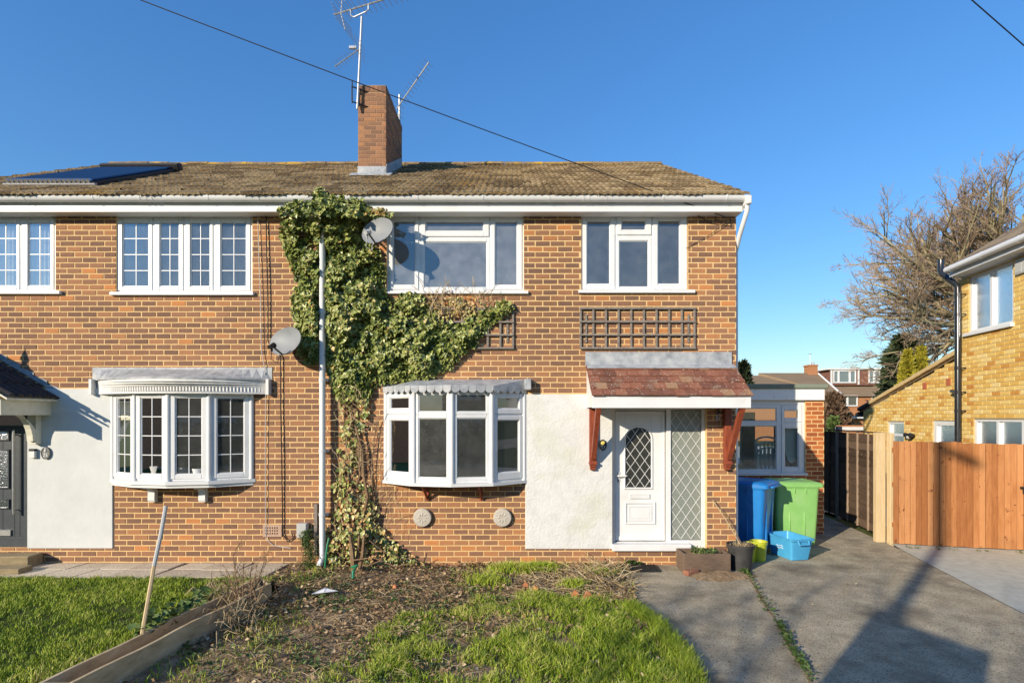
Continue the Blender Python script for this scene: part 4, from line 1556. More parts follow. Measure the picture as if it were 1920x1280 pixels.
mb.box(EX0 + .05, EX0 + .1, YE + .21, YE + 5.7, .05, 2.5)
mb.build('room', MT['interior'], ext)
mb = MB(TE)
mb.box(EX0, fx(1543, YE), -.1, .06, zfb2, zft, .005)
mb.build('fascia', MT['oldpaint'], ext)
mb = MB()
mb.box(EX0, fx(1546, YE) + .03, YE - .10, YE + 6.1, zft, zft + .09, .02)
mb.build('flat_roof', MT['felt'], ext)
z_ = lambda p: fz(p, YE + .03)
x_ = lambda p: fx(p, YE + .03)
w2 = lambda a, b, c, d: (x_(a), x_(b), z_(d), z_(c))
flat_window(ext, w2(1350, 1510, 750, 888), [
    (w2(1355, 1462, 758, 792), w2(1360, 1456, 765, 789), .0, 1, 1),
    (w2(1355, 1462, 794, 886), w2(1360, 1456, 798, 880), .0, 1, 1),
    (w2(1465, 1503, 759, 791), w2(1470, 1497, 769, 784), .015, 1, 1),
    (w2(1465, 1503, 793, 886), w2(1471, 1497, 802, 876), .015, 1, 1)], GL_CLEAR, er(1345, 1518, 887, 892, 10.0), T=TE)

# ================================================================== YELLOW BRICK HOUSE ON THE RIGHT
OX, OY = 8.55, 9.30
DU = Vector((-.1699, -.9855))          # along the wall towards the camera
DN = Vector((-.9855, .1699))           # out of the wall
TY = lambda u, d, z: (OX + DU.x * u + DN.x * d, OY + DU.y * u + DN.y * d, z)


def yu(px, d=0.0):
    a = (px - 960) / 1000
    ox, oy = OX + DN.x * d, OY + DN.y * d
    return -(ox - a * oy) / (DU.x - a * DU.y)


def yz(px, py, d=0.0):
    u = yu(px, d)
    y = OY + DU.y * u + DN.y * d
    return CAMZ + (780 - py) * y / 1000


yh = thing('yellow_brick_house', 'yellow brick house with lean-to and black soil pipe behind the orange timber fence', 'house', TY(0, 0, 0))
UC = yu(1803)                          # rear corner of the two storey part
UF = yu(1619)                          # far end of the lean-to
UN = 2.6
ZY = 4.90
upw = (yu(1817), yu(1900), 3.80, 4.86)
low = (yu(1826), yu(1826) + 1.75, 1.15, yz(1870, 785))
drr = (yu(1749), UC - .02, .05, yz(1770, 788))
smw = (yu(1665), yu(1695), 1.55, yz(1680, 790))
holes = [upw, low]
mb = MB(TY)
panel(mb, UC, UN, -.1, ZY + .1, holes, -.2, 0)
zl0 = yz(1787, 668)                    # top of the lean-to wall
zl1 = yz(1619, 770)
panel(mb, UF, UC, -.1, zl1, [drr, smw], -.2, 0)
mb.prism([(UF, zl1), (UC, zl1), (UC, zl0 - .05)], -.2, 0, 'y')
mb.box(UC, UC + .2, -6, -.2, -.1, ZY)
mb.box(UF, UF + .2, -6, -.2, -.1, zl1)
yw = mb.build('wall', MT['ymortar'], yh)
WO[yw.name] = WO[yh.name].copy()
yt = lambda: R.choice((R.uniform(.4, .95), R.uniform(.3, .8), R.uniform(.0, .5) if R.random() < .35 else R.uniform(.5, 1)))
slope_l = (zl0 - zl1) / (UC - UF)


def vis(u, z):
    p = TY(u, 0, z)
    px = 960 + p[0] * 1000 / p[1]
    py = 780 - (z - CAMZ) * 1000 / p[1]
    return px < 1990 and py < 860 and (u > UC or z < zl1 + (u - UF) * slope_l - .04)


brickwork(yw, TY, UF, UN, 1.4, ZY - .02, holes + [drr, smw], MT['ybrick'], yt, 300, Lb=.2225, H=.0785, J=.010, d=.006, clip=vis,
          rank=lambda it: TY(it[0], 0, 0)[1])
# windows
def yframe(name, r, cols, glass, fw=.05, cross=None):
    mb = MB(TY)
    n = cols
    w = (r[1] - r[0]) / n
    hs = [(r[0] + i * w + fw * (1 if i == 0 else .6), r[0] + (i + 1) * w - fw * (1 if i == n - 1 else .6), r[2] + fw, r[3] - fw) for i in range(n)]
    if cross:
        hs = [q for h in hs for q in ((h[0], h[1], h[2], cross - fw * .5), (h[0], h[1], cross + fw * .5, h[3]))]
    panel(mb, *r, hs, -.10, -.02)
    o = mb.build(name, MT['upvc'], yh)
    for h in hs:
        m2 = MB(TY)
        m2.box(h[0], h[1], -.07, -.06, h[2], h[3])
        m2.build('pane', glass, o)
    return o


w1 = yframe('window', upw, 2, GL_FROST)
mb = MB(TY)
mb.box(upw[0] - .10, upw[1] + .03, -.05, .06, upw[2] - .06, upw[2], .006)
mb.build('sill', MT['upvc'], w1)
yframe('window', low, 3, GL_FROST)
yframe('window', smw, 1, GL_FROST, cross=yz(1680, 815))
yframe('back_door', drr, 1, GL_FROST, fw=.10)
mb = MB()
p0, p1 = TY(UF + .3, -.6, 0), TY(UN, -.6, 0)
pm = TY(UC + .25, -.6, 0)
mb.add([(*p0[:2], 0), (*pm[:2], 0), (*pm[:2], zl1), (*p0[:2], zl1)], [[0, 1, 2, 3]])
mb.add([(*pm[:2], 0), (*p1[:2], 0), (*p1[:2], ZY - .05), (*pm[:2], ZY - .05)], [[0, 1, 2, 3]])
mb.build('room', MT['interior'], yh)
for a, b in ((1730.5, 1738.5), (1774.5, 1783.5)):
    c = 724 if a < 1740 else 717
    mb = MB(TY)
    u0, u1 = yu(a), yu(b)
    z0_ = yz((a + b) / 2, c + 6)
    mb.box(u0, u1, 0, .012, z0_, z0_ + .15, .003)
    for k in range(3):
        mb.box(u0 + .02, u1 - .02, .012, .014, z0_ + .03 + k * .04, z0_ + .045 + k * .04)
    mb.build('terracotta_vent', MT['ventred'], yh)
mb = MB(TY)
mb.box(yu(1908), yu(1908) + .34, 0, .05, 4.58, 4.84, .01)
ub = yu(1908)
for k in range(2):
    mb.box(ub + .02 + k * .16, ub + .16 + k * .16, .05, .056, 4.61, 4.81, .002)
mb.build('white_vent_cover', MT['boxgrey'], yh)
# eaves, gutter, roof
mb = MB(TY)
mb.box(UC + .1, UN, .0, .02, ZY - .02, ZY + .14, .003)
mb.box(UC + .1, UN, .02, .25, ZY + .0, ZY + .02)
mb.box(UC + .1, UN, .25, .27, ZY - .0, ZY + .16, .003)
mb.build('fascia', MT['upvc'], yh)
mb = MB(TY)
mb.tube([(UC + .14, .34, ZY + .13), (UN, .34, ZY + .13)], .058, 10)
for k in range(4):
    uu = UC + .25 + k * .85
    mb.tube([(uu, .33, ZY + .13), (uu + .03, .33, ZY + .13)], .066, 10)
mb.build('gutter', MT['upvc'], yh, smooth=True)
pit = math.radians(32)
TYR = lambda u, s, h: TY(u, .31 - s * math.cos(pit) + h * math.sin(pit) * -1, ZY + .17 + s * math.sin(pit) + h * math.cos(pit))
mb = MB(TYR)
mb.box(UC + .14, UN, 0, 4.6, -.05, -.005)
yr_ = mb.build('roof', MT['yroof'], yh)
mb = MB(TYR)
tile_rows(mb, TYR, UC + .12, UN, -.03, 4.6, .33, .30, .05, .03, .3, lambda: R.random())
mb.build('roof_tiles', MT['yroof'], yr_, kind='stuff')
# lean-to verge
ang_l = math.atan(slope_l)
TL = lambda s, d, h: TY(UF - .15 + s * math.cos(ang_l) - h * math.sin(ang_l), d, zl1 - .15 * slope_l + s * math.sin(ang_l) + h * math.cos(ang_l))
ll = (UC - UF + .15) / math.cos(ang_l)
mb = MB(TL)
mb.box(-.02, ll, -3.5, .02, .0, .05)
lr = mb.build('lean_to_roof', MT['yroof'], yh)
WO[lr.name] = WO[yh.name].copy()
n = 13
for k in range(n):
    mb = MB(TL)
    mb.box(ll * k / n, ll * (k + 1) / n + .02, -.25, .085, .035 + .004 * (k % 2), .125 - .004 * (k % 2), .01)
    mb.build('verge_tile', MT['darktile'] if k < 2 else MT['yverge'], lr)
mb = MB(TL)
mb.box(-.12, .06, -3.5, .10, -.10, .0, .01)
mb.build('lean_to_gutter', MT['black'], yh)

# soil pipe
sp = thing('soil_pipe', 'black soil pipe with an offset top rising up the corner of the yellow house', 'pipe', TY(yu(1795, .12), .12, 0))
up = yu(1796, .12)
P = lambda u, d, z: Vector(TY(u, d, z))
zt_ = yz(1795, 540, .12)
uo = yu(1764, .25)
zo = yz(1764, 512, .25)
mb = MB()
mb.tube([P(up, .12, -.05), P(up, .12, zt_), P(up - .02, .125, zt_ + .05), P(uo + .05, .24, zo - .04), P(uo, .25, zo + .02), P(uo, .25, yz(1764, 487, .25))], .052, 14)
mb.build('pipe', MT['blackpipe'], sp, smooth=True)
for p in (690, 735, 770, 553, 590):
    z0_ = yz(1796, p, .12)
    mb = MB()
    mb.tube([P(up, .12, z0_ - .03), P(up, .12, z0_ + .03)], .058, 14)
    mb.tube([P(up, .12, z0_), P(up + .07, .02, z0_)], .012, 5)
    mb.build('collar', MT['blackpipe'], sp)
mb = MB()
zb_ = yz(1796, 735, .12)
mb.tube([P(up, .12, zb_), P(up - .22, .10, zb_ + .03), P(up - .28, .0, zb_ + .03)], .035, 10)
mb.build('branch_pipe', MT['blackpipe'], sp, smooth=True)
# security light on the yellow wall
sl_ = thing('security_light', 'small black twin security light on the yellow lean-to wall', 'light', TY(yu(1713), 0, yz(1713, 817)))
mb = MB(TY)
ul, zl_ = yu(1713), yz(1713, 817)
mb.lathe([(.05, 0), (.06, .03), (.03, .08), (0, .085)], 12, (ul, 0, zl_), ax='y')
for s in (-1, 1):
    mb.lathe([(.03, -.02), (.055, .06), (.05, .08), (0, .08)], 10, (ul + s * .10, .06, zl_ + .02), ax='y')
mb.build('lamp_head', MT['black'], sl_, smooth=True)
mb = MB(TY)
mb.lathe([(.035, .0), (.03, .05), (0, .06)], 10, (ul, .09, zl_ - .03), ax='y')
mb.build('sensor', MT['boxgrey'], sl_, smooth=True)

# ================================================================== FENCES
def along(p, q):
    d = Vector((q[0] - p[0], q[1] - p[1]))
    L = d.length
    d /= L
    n = Vector((d.y, -d.x))
    return L, (lambda s, e, z: (p[0] + d.x * s + n.x * e, p[1] + d.y * s + n.y * e, z))


def board_fence(name, label, p, q, ztop, nb):
    L, T = along(p, q)
    o = thing(name, label, 'fence', T(L / 2, 0, 0), 'orange fence panels beside the drive')
    for i in range(nb):
        a, b = L * i / nb, L * (i + 1) / nb
        mb = MB(T)
        k = R.uniform(-.004, .006)
        mb.box(a + .002, b - .002, k, .018 + k, .015 + R.uniform(-.004, .004), ztop + R.uniform(-.006, .006), .004, R.random())
        mb.build('board', MT['orangefence'], o)
    for z in (.3, 1.0, 1.6):
        mb = MB(T)
        mb.box(0, L, -.05, -.006, z, z + .07)
        mb.build('rail', MT['orangefence'], o)
    return o


f0, f1, f2 = (6.62, 9.27), (7.60, 9.02), (9.3, 8.60)
board_fence('timber_fence', 'orange stained close-board fence panel between the pale post and the seam', f0, (7.615, 9.016), 1.785, 12)
f1 = (7.585, 9.024)
of2 = board_fence('timber_fence', 'orange stained close-board fence panel with the dark latch, below the long window', f1, f2, 1.76, 20)
L, T = along(f1, f2)
mb = MB(T)
mb.box(.83, 1.0, .018, .04, 1.02, 1.06, .004)
mb.box(.86, .90, .03, .06, .95, 1.02, .004)
mb.build('latch', MT['black'], of2)
# pale posts
o = thing('fence_post', 'pair of pale new timber posts butted together at the end of the orange fence', 'post', (6.6, 9.35, 0))
for (x, y, w, h) in ((6.53, 9.48, .16, 1.93), (6.64, 9.36, .07, 1.93)):
    mb = MB()
    mb.box(x - w / 2, x + w / 2, y - .05, y + .05, -.05, h, .006)
    mb.build('post', MT['post'], o)
# brown lap panels
d0, d1, d2 = (6.80, 9.75), (7.20, 11.75), (7.46, 13.3)
for k, (p, q, lab) in enumerate(((d0, d1, 'brown lap fence panel with pale battens next to the pale posts'), (d1, d2, 'brown lap fence panel in shade beyond the grey fence post'), (d2, (7.9, 16.0), 'farthest brown lap fence panel behind the extension corner'))):
    L, T = along(p, q)
    T = (lambda T: lambda s, e, z: T(s, -e, z))(T)
    o = thing('lap_fence', lab, 'fence', T(L / 2, 0, 0), 'brown lap fence panels along the side path')
    hh = 1.90
    nr = 12
    for i in range(nr):
        mb = MB(T)
        za, zb_ = .05 + (hh - .08) * i / nr, .05 + (hh - .08) * (i + 1) / nr
        pts = [(za - .012, .030), (zb_, .014), (zb_, .004), (za - .012, .020)]
        v = []
        ns = 8
        for j in range(ns + 1):
            s = L * j / ns
            w = .008 * math.sin(j * 1.7 + i * 2.3)
            v += [(s, pts[0][1], pts[0][0] + w), (s, pts[1][1], pts[1][0]), (s, pts[3][1], pts[3][0] + w)]
        fs = []
        for j in range(ns):
            fs += [[3 * j, 3 * j + 3, 3 * j + 4, 3 * j + 1], [3 * j, 3 * j + 2, 3 * j + 5, 3 * j + 3]]
        mb.add(v, fs, R.random())
        mb.build('slat', MT['darkfence'], o)
    for s in (.03, L * .27, L * .5, L * .73, L - .03):
        mb = MB(T)
        mb.box(s - .018, s + .018, .02, .05, .02, hh, .003)
        mb.build('batten', MT['batten'] if k == 0 else MT['darkfence'], o)
    mb = MB(T)
    mb.box(-.02, L + .02, -.01, .055, hh, hh + .025, .004)
    mb.build('capping', MT['darkfence'], o)
gp = thing('fence_post', 'grey concrete post between two brown lap fence panels', 'post', (7.20, 11.75, 0))
mb = MB()
mb.box(7.15, 7.25, 11.70, 11.80, -.05, 2.0, .012)
mb.build('post', MT['greypost'], gp)

# ================================================================== THINGS ON THE HOUSE FRONT
def dish(name, label, px, py, rx, rz_, yd, yaw, lx, ly, wallp):
    c = Vector((fx(px, yd), yd, fz(py, yd)))
    o = thing(name, label, 'satellite dish', (fx(px), 8, fz(py)), 'satellite dishes on the house front')
    q = Vector((math.sin(yaw), -math.cos(yaw), .28)).normalized()       # facing
    side = q.cross(Vector((0, 0, 1))).normalized()
    upv = side.cross(q)
    W = rx / 1000 * yd * 1.22
    H = rz_ / 1000 * yd * 1.02
    vs, fs = [], []
    nr, na = 6, 28
    for i in range(nr + 1):
        r = i / nr
        for k in range(na):
            a = 2 * math.pi * k / na
            dep = -.075 * (1 - r * r)
            vs.append(c + side * (W * r * math.cos(a)) + upv * (H * r * math.sin(a)) + q * dep)
    for i in range(nr):
        for k in range(na):
            k2 = (k + 1) % na
            fs.append([i * na + k, i * na + k2, (i + 1) * na + k2, (i + 1) * na + k])
    off = len(vs)
    vs += [v - q * .012 for v in vs]
    fs += [[off + j for j in f[::-1]] for f in fs]
    m = nr * na
    for k in range(na):
        k2 = (k + 1) % na
        fs.append([m + k, m + k2, off + m + k2, off + m + k])
    mb = MB()
    mb.add(vs, fs)
    mb.build('reflector', MT['dishgrey'], o, smooth=True)
    lnb = Vector((fx(lx, yd - .28), yd - .28, fz(ly, yd - .28)))
    foot = c - upv * H * .93 - side * W * .0 + q * .0
    mb = MB()
    mb.tube([foot, lnb + Vector((.02, .02, -.01))], .013, 6)
    mb.build('feed_arm', MT['black'], o)
    mb = MB()
    dv = (c - lnb).normalized()
    mb.tube([lnb - dv * .05, lnb + dv * .03], .028, 10)
    mb.tube([lnb + dv * .03, lnb + dv * .06], [.036, .04], 10)
    mb.tube([lnb, lnb + Vector((0, .01, -.07))], .016, 6)
    mb.build('receiver', MT['black'] if 'lower' in label else MT['boxgrey'], o)
    wp = Vector((fx(wallp[0]), 7.99, fz(wallp[1])))
    mb = MB()
    mb.tube([c - q * .08, c - q * .13, Vector((wp.x, c.y + .1, c.z - .05)), wp], .018, 8)
    mb.box(wp.x - .06, wp.x + .06, 7.965, 7.985, wp.z - .09, wp.z + .09, .004)
    mb.build('wall_bracket', MT['galv'], o)
    mb = MB()
    mb.tube([lnb + Vector((0, .01, -.06)), lnb + Vector((-.02, .03, -.18)), lnb + Vector((.05, .08, -.22)), foot + Vector((-.04, 0, -.05)), foot], .005, 5)
    mb.build('lead_cable', MT['wire'] if 'lower' in label else MT['gwire'], o)


dish('satellite_dish', 'grey satellite dish lower on the brick wall, left of the white downpipe', 534, 639, 33, 27.5, 7.62, -.45, 509, 649, (548, 645))
dish('satellite_dish', 'grey satellite dish half shaded by ivy at the corner of an upper window', 707, 432, 28.5, 26.5, 7.55, -.40, 688, 436, (695, 440))


def trellis(label, a, b, c, d, nv):
    u0, u1, z0, z1 = px_rect(a, b, c, d, 7.95)
    o = thing('trellis', label, 'trellis', ((u0 + u1) / 2, 7.97, z0), 'timber trellises on the right house')
    for i in range(nv):
        x = u0 + .016 + (u1 - u0 - .032) * i / (nv - 1)
        mb = MB()
        mb.box(x - .016, x + .016, 7.962, 7.978, z0, z1, .003)
        mb.build('slat', MT['greywood'], o)
    for i in range(4):
        z = z0 + .014 + (z1 - z0 - .028) * i / 3
        mb = MB()
        mb.box(u0, u1, 7.943, 7.9615, z - .014, z + .014, .003)
        mb.build('slat', MT['greywood'], o)
    mb = MB()
    for x in (u0 + .1, u1 - .1):
        mb.box(x - .015, x + .015, 7.979, 7.991, z0 + .1, z1 - .1)
    mb.build('fixing_block', MT['greywood'], o)


trellis('weathered timber trellis on the brick wall above the porch canopy', 1087, 1305, 576, 654, 10)
trellis('weathered timber trellis half covered by ivy below the wide window', 746, 964, 577, 654, 10)

for px, lab in ((792, 'round stone wall plaque nearer the ivy stems, below the bow window'), (942, 'round stone wall plaque nearer the white render, below the bow window')):
    o = thing('wall_plaque', lab, 'plaque', (fx(px), 8, fz(970)), 'round stone plaques under the bow window')
    mb = MB()
    mb.lathe([(0, -.065), (.10, -.065), (.128, -.060), (.138, -.045), (.138, -.01)], 32, (fx(px, 7.95), 7.992, fz(970, 7.95)), ax='y')
    mb.build('disc', MT['stone'], o, smooth=True)
    mb = MB()
    for k in range(8):                                    # raised leaf relief
        a = 2 * math.pi * k / 8
        cx_, cz_ = fx(px, 7.95), fz(970, 7.95)
        mb.add([(cx_ + .015 * math.cos(a), 7.926, cz_ + .015 * math.sin(a)), (cx_ + .06 * math.cos(a - .3), 7.9265, cz_ + .06 * math.sin(a - .3)),
                (cx_ + .095 * math.cos(a), 7.9265, cz_ + .095 * math.sin(a)), (cx_ + .06 * math.cos(a + .3), 7.9265, cz_ + .06 * math.sin(a + .3)), (cx_ + .055 * math.cos(a), 7.918, cz_ + .055 * math.sin(a))],
               [[0, 1, 4], [1, 2, 4], [2, 3, 4], [3, 0, 4]])
    mb.build('relief', MT['stone'], o)

# white downpipe by the ivy
dp = thing('downpipe', 'white downpipe down the brick front between the two houses, beside the ivy', 'downpipe', (fx(605), 7.9, 0))
xd = fx(604.5, 7.86)
mb = MB()
mb.tube([(xd + .02, 7.74, 5.33), (xd + .02, 7.74, 5.22), (xd, 7.86, 4.98), (xd, 7.86, .14), (xd - .03, 7.80, .03)], .044, 14)
mb.build('pipe', MT['upvc'], dp, smooth=True)
for p in (585, 712, 845, 965):
    z0_ = fz(p, 7.86)
    mb = MB()
    mb.tube([(xd, 7.86, z0_ - .02), (xd, 7.86, z0_ + .02)], .049, 14)
    mb.box(xd - .07, xd + .07, 7.90, 7.985, z0_ - .018, z0_ + .018, .003)
    mb.build('pipe_clip', MT['upvc'], dp)

o = thing('meter_box', 'small grey utility box on the brick wall left of the downpipe', 'meter box', (fx(567), 8, fz(1007)))
mb = MB()
u0, u1, z0_, z1_ = px_rect(558, 577, 980, 1007, 7.93)
mb.box(u0, u1, 7.88, 7.985, z0_, z1_, .012)
mb.build('box_body', MT['boxgrey'], o)
mb = MB()
for s in (.4, .6):
    x = u0 + (u1 - u0) * s
    mb.tube([(x, 7.95, z0_ + .01), (x + .01, 7.96, z0_ - .14)], .012, 6)
mb.build('conduit', MT['black'], o)
o = thing('timber_batten', 'short grey timber batten fixed upright beside the foot of the downpipe', 'batten', (fx(594), 7.98, fz(1040)))
mb = MB()
mb.box(fx(590.5), fx(597), 7.955, 7.99, fz(1040), fz(944), .004)
mb.build('batten', MT['greywood'], o)

# air brick on the left house
u0, u1, z0_, z1_ = px_rect(494, 529, 983, 1005)
mb = MB(TF)
hs = []
for i in range(6):
    for j in range(3):
        hs.append((u0 + .03 + i * .035, u0 + .048 + i * .035, z0_ + .035 + j * .042, z0_ + .06 + j * .042))
panel(mb, u0, u1, z0_, z1_, hs, .005, .022)
mb.build('air_brick', MT['airbrick'], house_l)

# number plaques and doorbell
def oval(mb, cx_, cz_, rx, rz_, ya, yb, n=28):
    mb.prism([(cx_ + rx * math.cos(2 * math.pi * i / n), cz_ + rz_ * math.sin(2 * math.pi * i / n)) for i in range(n)], ya, yb, 'y')


def text(body, size, x, y, z, mat, parent, name='number'):
    cu = bpy.data.curves.new(name, 'FONT')
    cu.body = body
    cu.size = size
    cu.extrude = .002
    cu.align_x = 'CENTER'
    cu.align_y = 'CENTER'
    tmp = bpy.data.objects.new(name, cu)
    C.objects.link(tmp)
    me = bpy.data.meshes.new_from_object(tmp.evaluated_get(bpy.context.evaluated_depsgraph_get()))
    bpy.data.objects.remove(tmp)
    bpy.data.curves.remove(cu)
    me.materials.clear()
    o = link(name, me, parent, mat, (x, y, z))
    o.rotation_euler = (math.radians(90), 0, 0)
    return o


o = thing('house_number_plaque', 'pewter oval plaque numbered 25 on the left white render', 'number plaque', (fx(86), 7.98, fz(849)))
cx_, cz_ = fx(86, 7.96), fz(849, 7.96)
mb = MB()
oval(mb, cx_, cz_, .068, .092, 7.955, 7.977)
mb.build('plate', MT['pewter'], o)
mb = MB()
for i in range(28):
    a0, a1 = 2 * math.pi * i / 28, 2 * math.pi * (i + 1) / 28
    mb.tube([(cx_ + .063 * math.cos(a0), 7.953, cz_ + .087 * math.sin(a0)), (cx_ + .063 * math.cos(a1), 7.953, cz_ + .087 * math.sin(a1))], .006, 5)
mb.build('rim', MT['pewter'], o)
text('25', .075, cx_, 7.952, cz_ - .032, MT['whitenum'], o)
mb = MB()                                                  # small perched bird relief
mb.lathe([(0, -.03), (.016, -.02), (.02, .0), (.015, .02), (.012, .03), (.014, .04), (.009, .052), (0, .055)], 10, (cx_ - .004, 7.955, cz_ + .03), sy=.5)
mb.build('bird_relief', MT['boxgrey'], o, smooth=True)
o = thing('house_number_plaque', 'black oval plaque with gold flower, numbered 27, left of the white door', 'number plaque', (fx(1130), 7.97, fz(834)))
cx_, cz_ = fx(1130.5, 7.95), fz(834, 7.95)
mb = MB()
oval(mb, cx_, cz_, .058, .082, 7.955, 7.974)
mb.build('plate', MT['black'], o)
text('27', .062, cx_ + .004, 7.952, cz_ - .038, MT['whitenum'], o)
mb = MB()
for k in range(9):
    a = 2 * math.pi * k / 9
    mb.lathe([(0, -.004), (.011, 0), (0, .004)], 8, (cx_ + .022 * math.cos(a), 7.952, cz_ + .03 + .02 * math.sin(a)), ax='y')
mb.lathe([(0, -.006), (.012, 0), (0, .004)], 8, (cx_, 7.951, cz_ + .03), ax='y')
mb.build('flower_motif', MT['gold'], o)
o = thing('doorbell', 'white doorbell with a black top beside the dark front door', 'doorbell', (fx(61), 7.98, fz(849)))
u0, u1, z0_, z1_ = px_rect(56, 67, 841, 858, 7.95)
mb = MB()
mb.box(u0, u1, 7.93, 7.977, z0_, z1_ - .035, .005)
mb.build('bell_body', MT['upvc'], o)
mb = MB()
mb.box(u0, u1, 7.925, 7.977, z1_ - .0345, z1_, .004)
mb.build('camera_head', MT['black'], o)
# lantern by the right door
o = thing('wall_lantern', 'small black wall lantern under the porch, right of the side light', 'lantern', (fx(1348), 7.98, fz(785)))
lx_, lz_ = fx(1347, 7.88), fz(782, 7.88)
mb = MB()
mb.tube([(lx_, 7.99, lz_ + .09), (lx_, 7.88, lz_ + .13), (lx_, 7.86, lz_ + .09)], .008, 6)
mb.lathe([(.0, .10), (.05, .06), (.052, .05), (.0, .05)], 6, (lx_, 7.86, lz_))
mb.lathe([(.0, -.07), (.03, -.06), (.03, -.05), (0, -.05)], 6, (lx_, 7.86, lz_))
mb.build('lantern_body', MT['black'], o)
mb = MB()
mb.lathe([(.028, -.05), (.044, .05)], 6, (lx_, 7.86, lz_))
mb.build('lantern_glass', GL_CLEAR, o)

# loose cables down the left house
for lab, pts, r, m in (('thin pale cable hanging down the brick wall beside the upper window', [(483, 392), (486, 480), (489, 560), (491, 660), (497, 690), (499, 735), (498, 830), (498, 980), (499, 1010), (512, 1022), (545, 1027)], .0055, 'gwire'),
                       ('black cable running down the brick wall to the air brick', [(499, 395), (501, 480), (503, 560), (503, 640), (527, 668), (527, 760), (529, 860), (530, 985), (530, 1000), (540, 1015), (550, 1008), (548, 1000)], .009, 'wire')):
    mb = MB()
    mb.tube([(fx(a, 7.975), 7.975 - (.02 if 410 < b < 900 else 0) * .5, fz(b, 7.975)) for a, b in pts], r, 5)
    tag(mb.build('cable', MT[m]), lab, 'cable', 'cables down the left house')

# ================================================================== ROOF THINGS
sc = thing('solar_collector', 'dark blue tube solar collector on the left roof slope', 'solar panel', RT(fx(100, 8.4), .9, 0))
ua, ub_ = fx(22, 8.45), fx(180, 8.45)
sA, sB = .86, 3.15
du = -.0
for i in range(18):
    x = ua + (ub_ - ua) * (i + .5) / 18
    mb = MB(RT)
    mb.tube([(x, sA, .105), (x, sB, .105)], .030, 8)
    mb.build('tube', MT['tube'], sc, smooth=True)
    mb = MB(RT)
    mb.tube([(x, sA - .035, .105), (x, sA + .03, .105)], .033, 8)
    mb.build('tube_cap', MT['steel'], sc, smooth=True)
mb = MB(RT)
mb.box(ua - .08, ub_ + .12, sB, sB + .16, .05, .185, .02)
mb.build('header_box', MT['black'], sc)
for x in (ub_ + .01, ua - .05):
    mb = MB(RT)
    mb.box(x, x + .04, sA - .02, sB + .05, .04, .09, .004)
    mb.build('side_rail', MT['black'], sc)
mb = MB(RT)
mb.box(ua - .05, ub_ + .06, sA - .04, sA + .02, .04, .07, .004)
mb.build('bottom_rail', MT['galv'], sc)

# aerials
ae = thing('television_aerial', 'tall mast with a large television aerial on the chimney corner', 'aerial', (-2.9, 9.9, 7.9))
mx, my = fx(671, 9.85), 9.85
mtop = Vector((fx(678.5, 9.85), my, fz(32, 9.85)))
mbot = Vector((mx - .01, my, fz(205, 9.85)))
mb = MB()
mb.tube([mbot, mtop], .021, 8)
mb.build('mast', MT['galv'], ae, smooth=True)
mb = MB()
for z in (fz(168, 9.85), fz(196, 9.85)):
    mb.tube([(mx - .09, my - .05, z + .02), (mx + .18, my + .09, z + .0)], .012, 5)
    mb.tube([(mx - .09, my - .05, z), (mx - .09, my - .05, z + .12)], .012, 5)
mb.tube([(mx - .10, my - .03, fz(190, 9.85)), (mx - .10, my - .03, fz(163, 9.85))], .014, 5)
mb.build('chimney_bracket', MT['black'], ae)
b0 = Vector((fx(626, 9.9), 9.9, fz(28, 9.9)))
b1 = Vector((fx(790, 9.7), 9.7, fz(-22, 9.7)))
bd = (b1 - b0).normalized()
el = Vector((.30, .90, -.12)).normalized()
mb = MB()
mb.tube([b0, b1], .014, 6)
mb.build('boom', MT['galv'], ae)
mb = MB()
n = 15
for i in range(n):
    p = b0 + (b1 - b0) * (.14 + .84 * i / (n - 1))
    h = .20 - .05 * i / n
    mb.tube([p - el * h, p + el * h], .0055, 4)
mb.build('elements', MT['galv'], ae, kind='stuff')
mb = MB()
for sg in (1, -1):
    tip = b0 + bd * .12 + (Vector((.05, 0, .36)) if sg > 0 else Vector((.10, 0, -.32)))
    mb.tube([b0 + bd * .14, tip], .010, 5)
    for i in range(5):
        p = (b0 + bd * .14).lerp(tip, (i + 1) / 5)
        mb.tube([p - el * .30, p + el * .30], .005, 4)
mb.build('reflector_grid', MT['galv'], ae)
mb = MB()
for i in range(9):
    p0_, = (mtop,)
pa, pb = b0 + bd * .33, b0 + bd * .68
mb.tube([pa, pa + Vector((.01, 0, -.11)), pa + Vector((.06, 0, -.14)), pb + Vector((-.05, 0, -.14)), pb + Vector((0, 0, -.10)), pb], .012, 6)
mb.build('cradle', MT['galv'], ae)
c0 = Vector((fx(628, 9.7), 9.7, fz(125, 9.7)))
c1 = Vector((mtop.x * .5 + mbot.x * .5 + .0, 9.86, fz(92, 9.86)))
mb = MB()
mb.tube([c0, c1], .011, 6)
el2 = Vector((.35, .75, -.30)).normalized()
for i in range(9):
    p = c0.lerp(c1, .05 + .85 * i / 8)
    mb.tube([p - el2 * .09, p + el2 * .09], .004, 4)
for k in (-.12, -.04, .04, .12):
    p = c1 + Vector((0, 0, k))
    mb.tube([p - el2 * .16, p + el2 * .16], .004, 4)
mb.tube([c1 + Vector((-.02, 0, -.13)), c1 + Vector((-.02, 0, .15))], .006, 4)
mb.box(c1.x - .19, c1.x - .06, 9.83, 9.87, c1.z - .005, c1.z + .04)
mb.build('small_aerial', MT['galv'], ae)
ae2 = thing('television_aerial', 'slim slanted television aerial behind the right side of the chimney', 'aerial', (-2.3, 11.1, 7.7))
mb = MB()
m0, m1 = Vector((fx(749, 11.2), 11.2, fz(228, 11.2))), Vector((fx(749, 11.2), 11.2, fz(178, 11.2)))
mb.tube([m0, m1], .02, 8)
